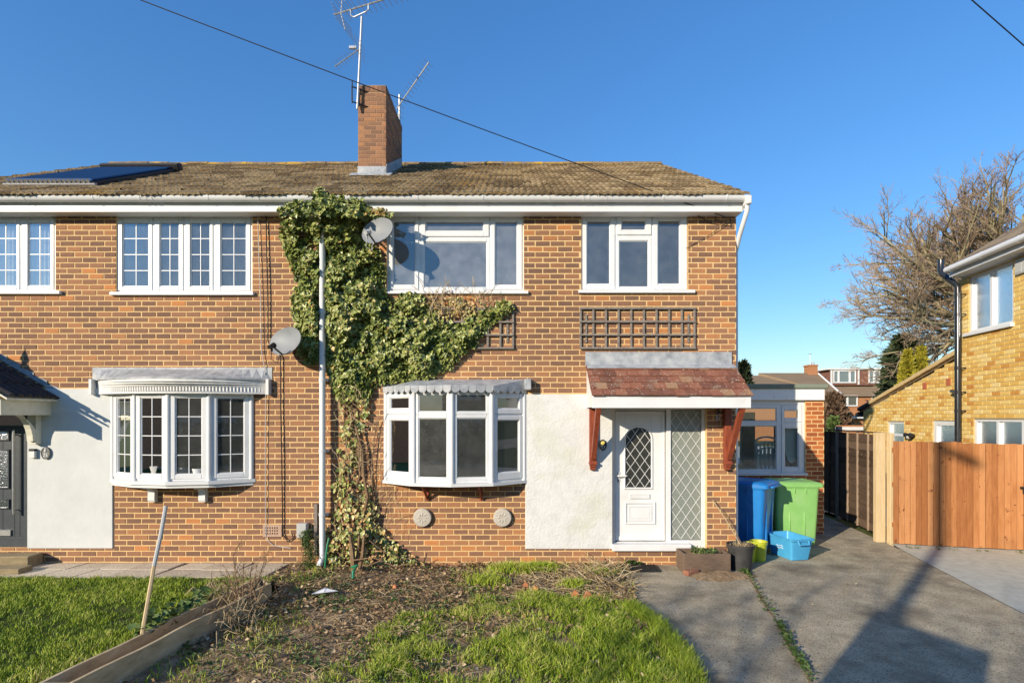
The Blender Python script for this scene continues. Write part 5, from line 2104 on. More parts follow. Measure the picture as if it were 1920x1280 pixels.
mb.box(m0.x - .05, m0.x + .02, 11.12, 11.22, m0.z, m0.z + .12)
mb.build('mast', MT['galv'], ae2, smooth=True)
e0 = Vector((fx(744, 11.1), 11.1, fz(204, 11.1)))
e1 = Vector((fx(804, 10.6), 10.6, fz(117, 10.6)))
mb = MB()
mb.tube([e0, e1], .013, 6)
mb.build('boom', MT['galv'], ae2)
mb = MB()
el3 = Vector((.7, .6, -.35)).normalized()
for i in range(12):
    p = e0.lerp(e1, .1 + .88 * i / 11)
    mb.tube([p - el3 * .11, p + el3 * .11], .0045, 4)
for k in (-.1, 0, .1):
    p = e0 + Vector((.0, 0, k))
    mb.tube([p - el3 * .17, p + el3 * .17], .0045, 4)
mb.build('elements', MT['galv'], ae2, kind='stuff')

# overhead wires
A_ = Vector((fx(1366, 7.9), 7.9, fz(409, 7.9)))
W1 = Vector((fx(335, 6.6), 6.6, fz(0, 6.6)))
far_ = A_ + (W1 - A_) * 2.6
pts = []
for i in range(41):
    t = i / 40
    p = A_.lerp(far_, t)
    p.z -= .55 * 4 * t * (1 - t) * .35
    pts.append(p)
mb = MB()
mb.tube(pts, .0065, 5)
tag(mb.build('overhead_wire', MT['wire']), 'black overhead wire sagging across the sky to the right house corner', 'wire')
mb = MB()
mb.tube([A_ + Vector((-.16, .03, .10)), A_ + Vector((-.19, .04, .0)), A_ + Vector((-.05, .05, -.05)), A_ + Vector((.05, .05, .02)), A_ + Vector((.06, .08, -.1))], .006, 5)
mb.tube([A_ + Vector((-.55, .06, .12)), A_ + Vector((-.30, .05, -.02)), A_ + Vector((-.02, .05, -.06)), A_ + Vector((.09, .07, -.05))], .006, 5)
mb.tube([A_ + Vector((.0, .06, -.05)), A_ + Vector((-.25, .075, -.22)), A_ + Vector((-.60, .085, -.42))], .0045, 5)
mb.build('cable_loop', MT['wire'], house_r)
p0_, p1_ = Vector((fx(1815, 7.0), 7.0, fz(-6, 7.0))), Vector((fx(1925, 7.6), 7.6, fz(90, 7.6)))
q = p1_ + (p1_ - p0_) * 2.5
mb = MB()
mb.tube([p0_ - (p1_ - p0_) * 3, p0_, p1_, q], .008, 5)
tag(mb.build('overhead_wire', MT['wire']), 'short black overhead wire crossing the top right corner of the sky', 'wire')

# ================================================================== BINS, POTS AND OTHER THINGS ON THE DRIVE
def frame_at(x, y, yaw, s=1.0):
    c, sn_ = math.cos(yaw), math.sin(yaw)
    return lambda a, b, z: (x + (a * c - b * sn_) * s, y + (a * sn_ + b * c) * s, z * s)


def wheelie(label, x, y, yaw, mat, s):
    """front of the bin faces local +x"""
    o = thing('wheelie_bin', label, 'wheelie bin', (x, y, 0), 'wheelie bins by the extension')
    T = frame_at(x, y, yaw, s)
    mb = MB(T)
    mb.loft([(-.0, 0, .03, .29, .24, .04), (-.0, 0, .10, .30, .252, .05), (.0, 0, .5, .318, .268, .05), (.01, 0, .88, .33, .28, .06), (.01, 0, .95, .335, .285, .05)], 5)
    for z in (.86,):
        mb.loft([(.01, 0, .92, .345, .295, .05), (.01, 0, .955, .35, .30, .05)], 5)
    for yy in (-.12, .12):                                # ribs down the front
        mb.box(.30, .335, yy - .02, yy + .02, .12, .86, .008)
    for sy in (-1, 1):                                    # long pressed panels on the sides
        mb.box(-.12, -.10, sy * .235, sy * .275, .12, .55, .006)
        mb.box(.10, .12, sy * .235, sy * .275, .12, .55, .006)
        for k in (-.05, .12):
            mb.box(k, k + .012, sy * .27, sy * .298, .84, .93, .003)
    mb.build('body', mat, o, smooth=True)
    mb = MB(T)
    secs = [(.02, 0, .940, .378, .308, .05), (.02, 0, .985, .378, .308, .05), (.015, 0, 1.0, .360, .292, .05), (.0, 0, 1.012, .33, .26, .05), (-.01, 0, 1.022, .30, .23, .05), (-.01, 0, 1.015, .28, .21, .05), (-.02, 0, 1.02, .1, .1, .05)]
    mb.loft(secs, 6)
    mb.box(.37, .44, -.20, .20, .940, .972, .012)
    lid_v = []
    for p in mb.v:
        lid_v.append(p)
    mb.build('lid', mat, o, smooth=True)
    mb = MB(T)
    mb.tube([(-.40, -.22, .97), (-.40, .22, .97)], .018, 8)
    for yy in (-.22, .22):
        mb.box(-.41, -.32, yy - .02, yy + .02, .93, .99, .006)
    mb.build('handle', mat, o)
    for sy in (-1, 1):
        mb = MB(T)
        mb.lathe([(0, -.025), (.08, -.025), (.1, -.02), (.1, .02), (.08, .025), (0, .025)], 20, (-.24, sy * .24, .10), ax='y')
        mb.build('wheel', MT['black'], o, smooth=True)


wheelie('green wheelie bin on the drive in front of the extension corner', 4.86, 9.34, -.08, MT['greenbin'], 1.09)
wheelie('blue wheelie bin partly hidden by the brick corner of the house', 3.88, 8.88, -.72, MT['bluebin'], 1.15)

# pale blue recycling box
o = thing('recycling_box', 'open pale blue recycling box on the tarmac in front of the bins', 'recycling box', (4.31, 8.50, 0))
T = frame_at(4.40, 8.46, math.radians(101), 1.0)
mb = MB(T)
secs = [(0, 0, .005, .24, .155, .03), (0, 0, .30, .285, .195, .035), (0, 0, .305, .305, .215, .04), (0, 0, .335, .31, .22, .04), (0, 0, .335, .285, .195, .035), (0, 0, .30, .278, .188, .035), (0, 0, .02, .235, .15, .03)]
mb.loft(secs, 5)
mb.build('box_body', MT['boxblue'], o, smooth=True)
for sx in (-1, 1):
    mb = MB(T)
    mb.tube([(sx * .305, -.09, .31), (sx * .33, -.085, .26), (sx * .33, .085, .26), (sx * .305, .09, .31)], .013, 6)
    mb.build('handle', MT['boxblue'], o)
mb = MB(T)
for k in range(2):                                       # faint white printed mark on the long side
    mb.tube([(-.08 + .02 * q, .158 + (.15 + k * .035 + .010 * math.sin(q * .9)) * .135, .15 + k * .035 + .010 * math.sin(q * .9)) for q in range(8)], .006, 4)
mb.build('printed_mark', MT['litterwhite'], o)


def pot(name, label, x, y, r, h, mat, fill=True):
    o = thing(name, label, 'plant pot', (x, y, 0), 'plastic pots beside the planter')
    mb = MB()
    mb.lathe([(0, .0), (r * .78, .0), (r * .95, h * .86), (r * 1.04, h * .865), (r * 1.06, h), (r * .97, h), (r * .92, h * .86), (r * .80, h * .8), (0, h * .8)], 24, (x, y, 0))
    mb.build('pot', mat, o, smooth=True)
    if fill:
        mb = MB()
        mb.lathe([(0, h * .84), (r * .6, h * .83), (r * .9, h * .80)], 14, (x, y, 0))
        mb.build('compost', MT['soil'], o)
    return o


bp = pot('plant_pot', 'large black plastic pot of dead stems at the brick corner', 3.33, 7.78, .185, .36, MT['blackpot'])
pot('plant_pot', 'lime green plastic pot against the blue recycling box', 3.80, 8.22, .125, .30, MT['lime'])
pot('plant_pot', 'lime green plastic pot half hidden behind the black pot', 3.63, 8.18, .115, .28, MT['lime'])
mb = MB()
for i in range(70):
    a, rr = R.uniform(0, 6.28), R.uniform(0, .15)
    x, y = 3.33 + rr * math.cos(a), 7.78 + rr * math.sin(a)
    b = R.uniform(0, 6.28)
    l = R.uniform(.06, .16)
    mb.tube([(x, y, .29), (x + l * .6 * math.cos(b), y + l * .6 * math.sin(b), .31 + R.uniform(.0, .09))], .004, 3, R.random())
mb.tube([(3.36, 7.78, .3), (3.2, 7.86, .62), (2.98, 7.93, .98)], .007, 4, .8)
mb.tube([(3.38, 7.80, .3), (3.28, 7.9, .58), (3.12, 7.95, .84)], .005, 4, .2)
mb.build('dead_stems', MT['straw'], bp, kind='stuff')

# ribbed brown planter by the door
o = thing('planter_box', 'brown ribbed planter box beside the front door', 'planter', (2.75, 7.7, 0))
pa_, pb_, pc_, pd_ = 2.43, 3.10, 7.55, 7.90
hp = .27
mb = MB()
mb.box(pa_, pb_, pc_, pc_ + .03, 0, hp, .006)
mb.box(pa_, pb_, pd_ - .03, pd_, 0, hp, .006)
mb.box(pa_, pa_ + .03, pc_ + .03, pd_ - .03, 0, hp, .004)
mb.box(pb_ - .03, pb_, pc_ + .03, pd_ - .03, 0, hp, .004)
mb.build('box_sides', MT['brownbox'], o)
for k in range(7):
    mb = MB()
    z = .02 + k * .031
    mb.box(pa_ + .02, pb_ - .02, pc_ - .006, pc_, z, z + .022, .003)
    mb.build('rib', MT['brownbox'], o)
mb = MB()
mb.box(pa_ + .03, pb_ - .03, pc_ + .03, pd_ - .03, .0, .215)
mb.build('compost', MT['soil'], o)
n = 160
X = rng.uniform(2.62, 2.95, n)
Yq = rng.uniform(7.60, 7.85, n)
tip = np.stack([rng.normal(0, 1, n), rng.normal(0, 1, n), rng.uniform(.1, 1, n)], 1)
V, F, k = leaves(np.stack([X, Yq, rng.uniform(.22, .30, n)], 1), tip, rng.normal(0, 1, (n, 3)), rng.uniform(.03, .055, n), ivy=False)
build_np('plant', V, F, np.repeat(rng.uniform(.2, 1, n), k), MT['weed'], o, 'stuff')

o = thing('door_mat', 'black ribbed rubber mat on the ground below the front door', 'door mat', (1.82, 7.65, 0))
mb = MB()
mb.box(1.50, 2.13, 7.60, 7.95, .0, .012, .003)
mb.build('mat_base', MT['rubber'], o)
for k in range(15):
    mb = MB()
    x = 1.515 + k * .0415
    mb.box(x, x + .018, 7.615, 7.935, .0121, .024, .003)
    mb.build('rib', MT['rubber'], o)
mb = MB(frame_at(2.52, 7.50, .5))
mb.box(-.11, .11, -.05, .05, 0, .065, .006, .7)
ob = tag(mb.build('loose_brick', MT['claytile']), 'loose pinkish brick lying on the ground between mat and planter', 'brick')

# soil heap
n = 26
vs, fs = [], []
mb = MB()
for i in range(7):
    for k in range(n):
        a = 2 * math.pi * k / n
        r = .34 * i / 6 * (1 + .18 * math.sin(3 * a + 1) + .08 * math.sin(7 * a))
        vs.append((2.88 + r * 1.35 * math.cos(a), 7.38 + r * .55 * math.sin(a), .0 + .085 * (1 - (i / 6) ** 1.3) + R.uniform(-.007, .007) * (i < 6) - (.006 if i == 6 else 0)))
for i in range(6):
    for k in range(n):
        k2 = (k + 1) % n
        fs.append([i * n + k, i * n + k2, (i + 1) * n + k2, (i + 1) * n + k])
mb.add(vs, fs)
tag(mb.build('soil_heap', MT['soil'], smooth=True), 'small heap of spilt dark soil in front of the brown planter', 'soil heap')

# ================================================================== PLANTER, STAKE, STEPS
rp = thing('raised_planter', 'long weathered board planter running across the left lawn edge', 'planter', (-3.3, 5.2, 0))
rA, rB = (-3.34, 4.04), (-2.92, 6.45)
lA, lB = (-3.58, 4.04), (-3.17, 6.75)
for (p, q, h) in ((rA, rB, .205), (lA, lB, .20)):
    L, T = along(p, q)
    mb = MB(T)
    N_ = 12
    vs, fs = [], []
    for j in range(N_ + 1):
        s = L * j / N_
        w = .008 * math.sin(j * .9)
        z = h + .006 * math.sin(j * 1.3)
        vs += [(s, -.014 + w, -.05), (s, .014 + w, -.05), (s, .014 + w, z), (s, -.014 + w, z)]
    for j in range(N_):
        a = 4 * j
        for k in range(4):
            k2 = (k + 1) % 4
            fs.append([a + k, a + k2, a + 4 + k2, a + 4 + k])
    fs += [[0, 1, 2, 3], [4 * N_ + k for k in (3, 2, 1, 0)]]
    mb.add(vs, fs)
    mb.build('side_board', MT['board'], rp)
L, T = along(lA, rA)
mb = MB(T)
mb.box(-.01, L + .01, -.014, .014, -.05, .20, .004)
mb.build('end_board', MT['board'], rp)
L, T = along(lB, rB)
mb = MB(T)
mb.box(-.0, L + .0, -.014, .014, -.05, .17, .004)
mb.build('end_board', MT['board'], rp)
mb = MB()
vs = []
for (p, q) in ((lA, rA), (lB, rB)):
    vs += [(p[0] + .015, p[1], .085), (q[0] - .015, q[1], .085)]
mb.add(vs, [[0, 1, 3, 2]])
mb.build('compost', MT['soil'], rp)

st = thing('garden_stake', 'leaning timber stake with a white plastic sleeve in the long planter', 'stake', (-3.47, 5.0, .1))
s0_ = Vector((fx(262, 4.95), 4.95, fz(1196, 4.95)))
s1_ = Vector((fx(311, 5.25), 5.25, fz(948, 5.25)))
mid = s0_.lerp(s1_, .55)
mb = MB()
mb.tube([s0_ - Vector((0, 0, .08)), mid], .017, 6)
mb.build('wooden_shaft', MT['post'], st)
mb = MB()
mb.tube([mid - (s1_ - s0_).normalized() * .02, mid.lerp(s1_, .5) + Vector((.006, 0, 0)), s1_], .0185, 8)
mb.build('sleeve', MT['boxgrey'], st, smooth=True)

ts = thing('timber_steps', 'two sleeper timber steps up to the dark front door', 'steps', (-8, 7.6, 0))
for (x0, x1, y0_, y1_, z0_, z1_) in ((-9.0, -6.84, 7.40, 7.62, 0, .10), (-9.0, -7.0, 7.72, 7.97, 0, .19)):
    mb = MB()
    mb.box(x0, x1, y0_, y1_, z0_, z1_, .012)
    mb.build('sleeper', MT['sleeper'], ts)

# rubber hose ends and litter in the bed
mb = MB()
mb.tube([(fx(608, 7.7), 7.72, .02), (fx(611, 7.7), 7.7, .18), (fx(612, 7.7), 7.73, .34), (fx(615, 7.72), 7.76, .45)], .013, 8)
mb.tube([(fx(664, 7.15), 7.1, .06), (fx(662, 7.15), 7.15, .14), (fx(666, 7.2), 7.3, .18), (fx(660, 7.5), 7.5, .1)], .018, 8)
tag(mb.build('garden_hose', MT['greenhose'], smooth=True), 'bright green garden hose among the ivy stems at the wall foot', 'hose')
mb = MB()
x, y = G(610, 1113, .05)
mb.add([(x - .16, y - .03, .06), (x, y - .06, .09), (x + .17, y - .02, .10), (x + .12, y + .05, .07), (x - .02, y + .06, .11), (x - .14, y + .05, .06)], [[0, 1, 4, 5], [1, 2, 3, 4]])
mb.v += [(a, b, c - .006) for a, b, c in mb.v]
mb.f += [[6 + k for k in f[::-1]] for f in mb.f]
mb.t += [.5] * 2
tag(mb.build('plastic_scrap', MT['litterwhite']), 'crumpled white plastic scrap on the bare soil bed', 'litter')
for i, (a, b, lab) in enumerate(((740, 1100, 'terracotta shard lying alone on bare soil in front of the ivy'), (985, 1097, 'terracotta shard at the left of the dead stems'), (1003, 1108, 'larger terracotta shard among the dead stems'), (1078, 1118, 'terracotta shard at the grass edge left of the drive'), (1101, 1119, 'upright terracotta shard nearest the middle of the grass edge'), (1124, 1118, 'terracotta shard nearest the drive edge'))):
    x, y = G(a, b, .05)
    mb = MB(frame_at(x, y, R.uniform(-.6, .6)))
    s = R.uniform(.045, .07)
    mb.prism([(-s, .01), (s * .9, .015), (s * .6, s * 1.5), (-s * .1, s * 1.9)], -.012, .012, 'y')
    tag(mb.build('terracotta_shard', MT['terra']), lab, 'shard', 'broken terracotta in the front bed')

# things seen inside the windows
for (px, py, s, lab) in ((345, 885, .10, 'white plant pot with reddish plant inside the left bow window'), (372, 880, .09, 'white plant pot with green plant inside the left bow window'), (297, 872, .11, 'grey plant pot inside the left bow window, behind the second light')):
    x, z = fx(px, 7.80), zb + .02
    o = thing('window_pot', lab, 'plant pot', (x, 7.80, z))
    mb = MB()
    mb.lathe([(0, 0), (s * .7, 0), (s, s * 1.7), (s * .9, s * 1.7), (s * .85, s * 1.5), (0, s * 1.5)], 18, (x, 7.80, z))
    mb.build('pot', MT['boxgrey'] if 'grey' in lab else MT['upvc'], o, smooth=True)
    n = 40
    th = rng.uniform(0, 6.28, n)
    tip = np.stack([np.cos(th), np.sin(th) * .6, rng.uniform(.2, 1.2, n)], 1)
    V, F, k = leaves(np.stack([np.full(n, x), np.full(n, 7.80), np.full(n, z + s * 1.5)], 1) + rng.normal(0, s * .35, (n, 3)) * [1, .5, .3], tip, rng.normal(0, 1, (n, 3)), rng.uniform(.05, .09, n), ivy=False)
    build_np('plant', V, F, np.repeat(rng.uniform(.2, 1, n), k), MT['weed'] if 'green' in lab else MT['litter'], o, 'stuff')
# bow window boards
mb = MB(TF)
mb.prism([(PL[0][0], -.25)] + [(x, d - .06) for x, d in PL] + [(PL[4][0], -.25)], zb + .0, zb + .02, 'z')
mb.build('window_board', MT['upvc'], wl)
# stacked white chairs and boards in the extension
chs = thing('stacked_chairs', 'stack of white plastic garden chairs inside the extension window', 'chairs', (fx(1434, 10.4), 10.4, .05))
for k in range(3):
    mb = MB()
    xw, yw_, zz = fx(1434, 10.4), 10.22 + k * .05, 1.05 + k * .10
    mb.box(xw - .22, xw + .22, yw_, yw_ + .42, zz, zz + .03, .01)
    for j in range(6):
        xx = xw - .19 + j * .076
        mb.tube([(xx, yw_ + .05, zz), (xx, yw_ + .02, zz + .45)], .014, 5)
    arc = [(xw + .22 * math.cos(math.pi * i / 10), yw_ + .02, zz + .45 + .12 * math.sin(math.pi * i / 10)) for i in range(11)]
    mb.tube(arc, .02, 6)
    mb.tube([(xw - .22, yw_ + .02, zz), (xw - .22, yw_ + .02, zz + .45)], .02, 6)
    mb.tube([(xw + .22, yw_ + .02, zz), (xw + .22, yw_ + .02, zz + .45)], .02, 6)
    for sx in (-1, 1):
        mb.tube([(xw + sx * .2, yw_ + .02, zz), (xw + sx * .23, yw_ - .02, zz - .95)], .02, 6)
    mb.build('chair', MT['whitechair'], chs)
mb = MB()
xw = fx(1484, 10.25)
pts = [(xw + .13 * math.cos(2 * math.pi * i / 24), 1.72 + .40 * math.sin(2 * math.pi * i / 24)) for i in range(24)]
mb.prism(pts, 10.24, 10.255, 'y')
for s in (-.055, .055):
    mb.prism([(xw + s + .028 * math.cos(2 * math.pi * i / 16), 1.74 + .17 * math.sin(2 * math.pi * i / 16)) for i in range(16)], 10.232, 10.238, 'y')
tag(mb.build('folded_chair', MT['whitechair']), 'cream oval chair back propped inside the narrow extension window', 'chair')
mb = MB()
mb.box(fx(1393, 10.6), fx(1416, 10.6), 10.60, 10.64, .05, 2.3, .004)
tag(mb.build('chipboard_sheet', MT['chip']), 'tan board leaning inside the wide extension window', 'board')

# ================================================================== IVY
IVY = [(525, 386), (545, 380), (585, 372), (596, 350), (606, 348), (612, 366), (640, 366), (683, 376), (700, 398), (730, 400), (726, 412), (690, 412), (676, 430), (690, 455), (712, 470), (722, 500), (722, 548), (738, 560), (762, 546), (790, 552), (806, 570), (830, 606), (868, 602), (888, 588), (905, 578), (930, 566), (958, 562), (962, 574), (946, 590), (912, 612), (900, 630), (888, 650), (870, 662), (838, 690), (800, 706), (770, 712), (730, 715), (702, 718), (690, 742), (640, 745), (625, 730), (614, 690), (600, 678), (572, 680), (556, 650), (546, 560), (553, 520), (535, 480), (527, 430)]
IVY2 = [(630, 735), (690, 738), (694, 770), (676, 800), (668, 850), (670, 890), (690, 915), (700, 950), (714, 1000), (738, 1040), (768, 1060), (640, 1075), (606, 1060), (604, 1010), (620, 975), (626, 930), (636, 890), (636, 840), (642, 800), (636, 770)]
ivy = thing('ivy', 'ivy climbing the brick wall between the houses and spreading under the wide window', 'climbing plant', (fx(650), 7.95, 0))


def edge_dist(P, x, y):
    d = np.full(x.shape, 1e9)
    n = len(P)
    for i in range(n):
        ax, ay = P[i]
        bx, by = P[(i + 1) % n]
        t = np.clip(((x - ax) * (bx - ax) + (y - ay) * (by - ay)) / ((bx - ax) ** 2 + (by - ay) ** 2 + 1e-9), 0, 1)
        d = np.minimum(d, np.hypot(x - ax - t * (bx - ax), y - ay - t * (by - ay)))
    return d


Vs, Fs, Ts = [], [], []


def ivy_leaves(poly, n, dens, thick, szr, dry, jitter=7):
    global Vs
    xs = np.array([p[0] for p in poly])
    ys = np.array([p[1] for p in poly])
    px = rng.uniform(xs.min() - 8, xs.max() + 8, n)
    py = rng.uniform(ys.min() - 8, ys.max() + 8, n)
    jx = px + jitter * vnoise(px, py, .06, 2)
    jy = py + jitter * vnoise(px, py, .06, 8)
    ok = inpoly(poly, jx, jy)
    px, py, jx, jy = px[ok], py[ok], jx[ok], jy[ok]
    cl = vnoise(px, py, .035, 4)
    c2_ = vnoise(px, py, .09, 6)
    keep = rng.uniform(0, 1, len(px)) < np.clip(dens + .9 * cl + .6 * c2_, .12, 1)
    px, py, cl, c2_ = px[keep], py[keep], cl[keep], c2_[keep]
    ed = np.clip(edge_dist(poly, px, py) / 35, 0, 1)
    th = (.045 + thick * ed * (.55 + .9 * cl + .5 * c2_).clip(.15, 1.5)) * rng.uniform(.25, 1, len(px)) ** .6
    pipe = (np.abs(px - 604) < 9) & (py > 452)
    th = np.where(pipe, np.minimum(th, .06), th)
    fasc = py < 402                                   # hangs in front of fascia and gutter
    y = 7.985 - th - np.where(fasc, .33, 0) - np.where((py >= 402) & (py < 430), .10, 0)
    P = np.stack([(px - 960) * y / 1000, y, CAMZ + (780 - py) * y / 1000], 1)
    m = len(px)
    tip = np.stack([rng.normal(0, .55, m), rng.normal(-.35, .3, m), rng.normal(-.75, .45, m)], 1)
    nrm = np.stack([rng.normal(-.15, .55, m), rng.normal(-1, .3, m), rng.normal(.35, .45, m)], 1)
    size = rng.uniform(*szr, m)
    V, F, k = leaves(P, tip, nrm, size)
    off = sum(len(v) for v in Vs)
    Vs.append(V)
    Fs.append(F + off)
    tone = np.clip(rng.normal(.45, .18, m) + .25 * cl, .03, .75)
    dr = rng.uniform(0, 1, m) < dry + .25 * np.clip((py - 700) / 300, 0, 1)
    tone = np.where(dr, rng.uniform(.8, 1.0, m), tone)
    Ts.append(np.repeat(tone, k))


ivy_leaves(IVY, 52000, .72, .20, (.045, .085), .03)
ivy_leaves(IVY2, 8500, .27, .22, (.035, .09), .26, 9)
ivy_leaves([(596, 1000), (650, 985), (720, 1000), (790, 1060), (740, 1072), (600, 1072)], 2600, .4, .30, (.04, .08), .1, 9)
# brown patch at the fascia and below the window
for poly, n in (([(683, 384), (725, 392), (735, 405), (700, 410), (676, 402)], 1500), ([(800, 556), (905, 556), (900, 588), (850, 605), (800, 590)], 1300), ([(762, 570), (830, 600), (810, 650), (770, 620)], 700)):
    k0 = len(Ts)
    ivy_leaves(poly, n, .5, .10, (.03, .055), .9, 5)
build_np('foliage', np.concatenate(Vs), np.concatenate(Fs), np.concatenate(Ts), MT['ivy'], ivy, 'stuff')
# stems
mb = MB()


def wpath(pts, y):
    return [(fx(a, y), y + R.uniform(-.02, .02), fz(b, y)) for a, b in pts]


for pts, r, y in (([(655, 1072), (660, 1010), (652, 950), (676, 890), (672, 830), (660, 770), (655, 700), (648, 600), (640, 480), (620, 380)], .022, 7.93),
                  ([(668, 1072), (674, 1005), (690, 930), (682, 890), (680, 850), (668, 800)], .030, 7.9),
                  ([(664, 1075), (661, 1030), (657, 1004)], .045, 7.62), ([(668, 1075), (671, 1036), (674, 1003)], .028, 7.66), ([(672, 1075), (680, 1040), (683, 1002)], .036, 7.64),
                  ([(690, 1000), (699, 940), (697, 870), (705, 800), (715, 780)], .010, 7.95),
                  ([(640, 1060), (628, 980), (640, 900), (650, 850), (645, 780), (650, 720)], .014, 7.94),
                  ([(660, 1050), (700, 1045), (740, 1062), (770, 1055)], .010, 7.55), ([(668, 1068), (715, 1050), (725, 1020)], .010, 7.5), ([(690, 1010), (720, 1035), (760, 1048), (780, 1040)], .008, 7.7)):
    p = wpath(pts, y)
    mb.tube(p, [r * (1 - .5 * i / (len(p) - 1)) for i in range(len(p))], 7)
mb.build('main_stem', MT['stem'], ivy, smooth=True)
mb = MB()
for i in range(190):
    if i < 130:
        a, b = R.uniform(636, 692), R.uniform(740, 1065)
    else:
        a, b = R.uniform(790, 915), R.uniform(556, 605)
    y = 7.96 - R.uniform(0, .12)
    pts = [(a, b)]
    an = R.uniform(-2.6, -.5)
    for k in range(4):
        an += R.uniform(-.6, .6)
        pts.append((pts[-1][0] + 10 * math.cos(an), pts[-1][1] + 10 * math.sin(an)))
    mb.tube(wpath(pts, y), .004, 3, R.random())
for i in range(46):                                   # thin runners on the bricks right of the stems
    a, b = R.uniform(690, 770), R.uniform(900, 1050)
    pts = [(a, b)]
    an = R.uniform(-1.9, -.7)
    for k in range(5):
        an += R.uniform(-.25, .25)
        pts.append((pts[-1][0] + 8 * math.cos(an), pts[-1][1] + 8 * math.sin(an)))
    mb.tube(wpath(pts, 7.975), .0022, 3, R.random())
mb.build('dry_stems', MT['straw'], ivy, kind='stuff')

# ================================================================== GRASS, LITTER, WEEDS
def scatter_poly(poly, n):
    xs = [p[0] for p in poly]
    ys = [p[1] for p in poly]
    x = rng.uniform(min(xs), max(xs), n)
    y = rng.uniform(min(ys), max(ys), n)
    k = inpoly(poly, x, y)
    return x[k], y[k]


def grass(name, parts):
    VV, FF, TT, off = [], [], [], 0
    for x, y, h, w, tone, z in parts:
        n = len(x)
        if n == 0:
            continue
        V, F = blades(x, y, z, h, w, rng.uniform(.1, .95, n) * h, rng.uniform(0, 2 * np.pi, n))
        VV.append(V)
        FF.append(F + off)
        off += len(V)
        TT.append(np.repeat(tone, 3))
    o = build_np(name, np.concatenate(VV), np.concatenate(FF), np.concatenate(TT), MT['grass'], None, 'stuff')
    return o


x, y = scatter_poly(LAWN_L, 150000)
c = vnoise(x, y, 2.2, 1)
d = vnoise(x, y, 7, 5)
near = np.clip((7.3 - y) / 3.3, 0, 1)
keep = rng.uniform(0, 1, len(x)) < np.clip(.72 + .7 * c + .7 * d, .12, 1)
x, y, c, d = x[keep], y[keep], c[keep], d[keep]
lawn_parts = [(x, y, rng.uniform(.022, .055, len(x)) * (1 + .5 * c + .4 * d), rng.uniform(.004, .008, len(x)), np.clip(rng.normal(.42, .2, len(x)) + .35 * c + .25 * d, 0, 1), .012)]
tag(grass('lawn_grass', lawn_parts), 'short bright green lawn grass in front of the left house', 'grass')

parts = []
x, y = scatter_poly(GRASS_R, 130000)
c = vnoise(x, y, 1.5, 3)
d = vnoise(x, y, 5, 7)
e = vnoise(x, y, 14, 2)
pxg = 960 + x * 1000 / y
right = np.clip((pxg - 760) / 380, 0, 1)
keep = rng.uniform(0, 1, len(x)) < np.clip(.22 + .5 * right + 1.0 * c + .8 * d + .5 * e, .03, 1)
x, y, c, d, e, right = x[keep], y[keep], c[keep], d[keep], e[keep], right[keep]
parts.append((x, y, rng.uniform(.03, .09, len(x)) * (.75 + .55 * right + .8 * d + .4 * c).clip(.35, 2), rng.uniform(.004, .009, len(x)), np.clip(rng.normal(.45, .26, len(x)) + .4 * d + .2 * e - .03, 0, 1), .0))
# sparse weedy grass elsewhere in the bed
x, y = scatter_poly(BED, 60000)
c = vnoise(x, y, 1.3, 13)
d = vnoise(x, y, 4.2, 17)
pxg = 960 + x * 1000 / y
pyg = 780 + CAMZ * 1000 / y
base_ = np.where(pyg > 1215, .30, -.13) + np.where((pxg > 880) & (pyg < 1110) & (pyg > 1075), .10, 0)
keep = rng.uniform(0, 1, len(x)) < np.clip(base_ + .9 * c + .7 * d, .0, .8)
x, y, d = x[keep], y[keep], d[keep]
parts.append((x, y, rng.uniform(.02, .075, len(x)) * (1 + .6 * d), rng.uniform(.004, .009, len(x)), np.clip(rng.normal(.5, .25, len(x)) + .3 * d, 0, 1), .0))
# brighter tufts near the wall
for (a, b, rx_, ry_, n) in ((958, 1073, .26, .12, 1500), (1008, 1072, .28, .12, 1700), (915, 1095, .22, .15, 900), (1075, 1105, .16, .10, 500), (1130, 1082, .2, .1, 260)):
    cx0, cy0 = G(a, b)
    x = cx0 + rng.normal(0, rx_ * .5, n)
    y = np.minimum(cy0 + rng.normal(0, ry_ * .5, n), 7.95)
    parts.append((x, y, rng.uniform(.06, .17, n), rng.uniform(.006, .012, n), np.clip(rng.normal(.62, .15, n), 0, .85), .0))
# long tufts over the drive edge
EDGE = [G(1185, 1140), G(1215, 1160), G(1242, 1182), G(1268, 1215), G(1290, 1245), G(1310, 1285)]
for i in range(len(EDGE) - 1):
    n = 1400
    t = rng.uniform(0, 1, n)
    x = EDGE[i][0] * (1 - t) + EDGE[i + 1][0] * t + rng.normal(-.03, .045, n)
    y = EDGE[i][1] * (1 - t) + EDGE[i + 1][1] * t + rng.normal(0, .03, n)
    parts.append((x, y, rng.uniform(.05, .13, n), rng.uniform(.004, .009, n), np.clip(rng.normal(.42, .2, n), 0, 1), .0))
tag(grass('rough_grass', parts), 'rough tufty grass on the front bed left of the drive', 'grass')

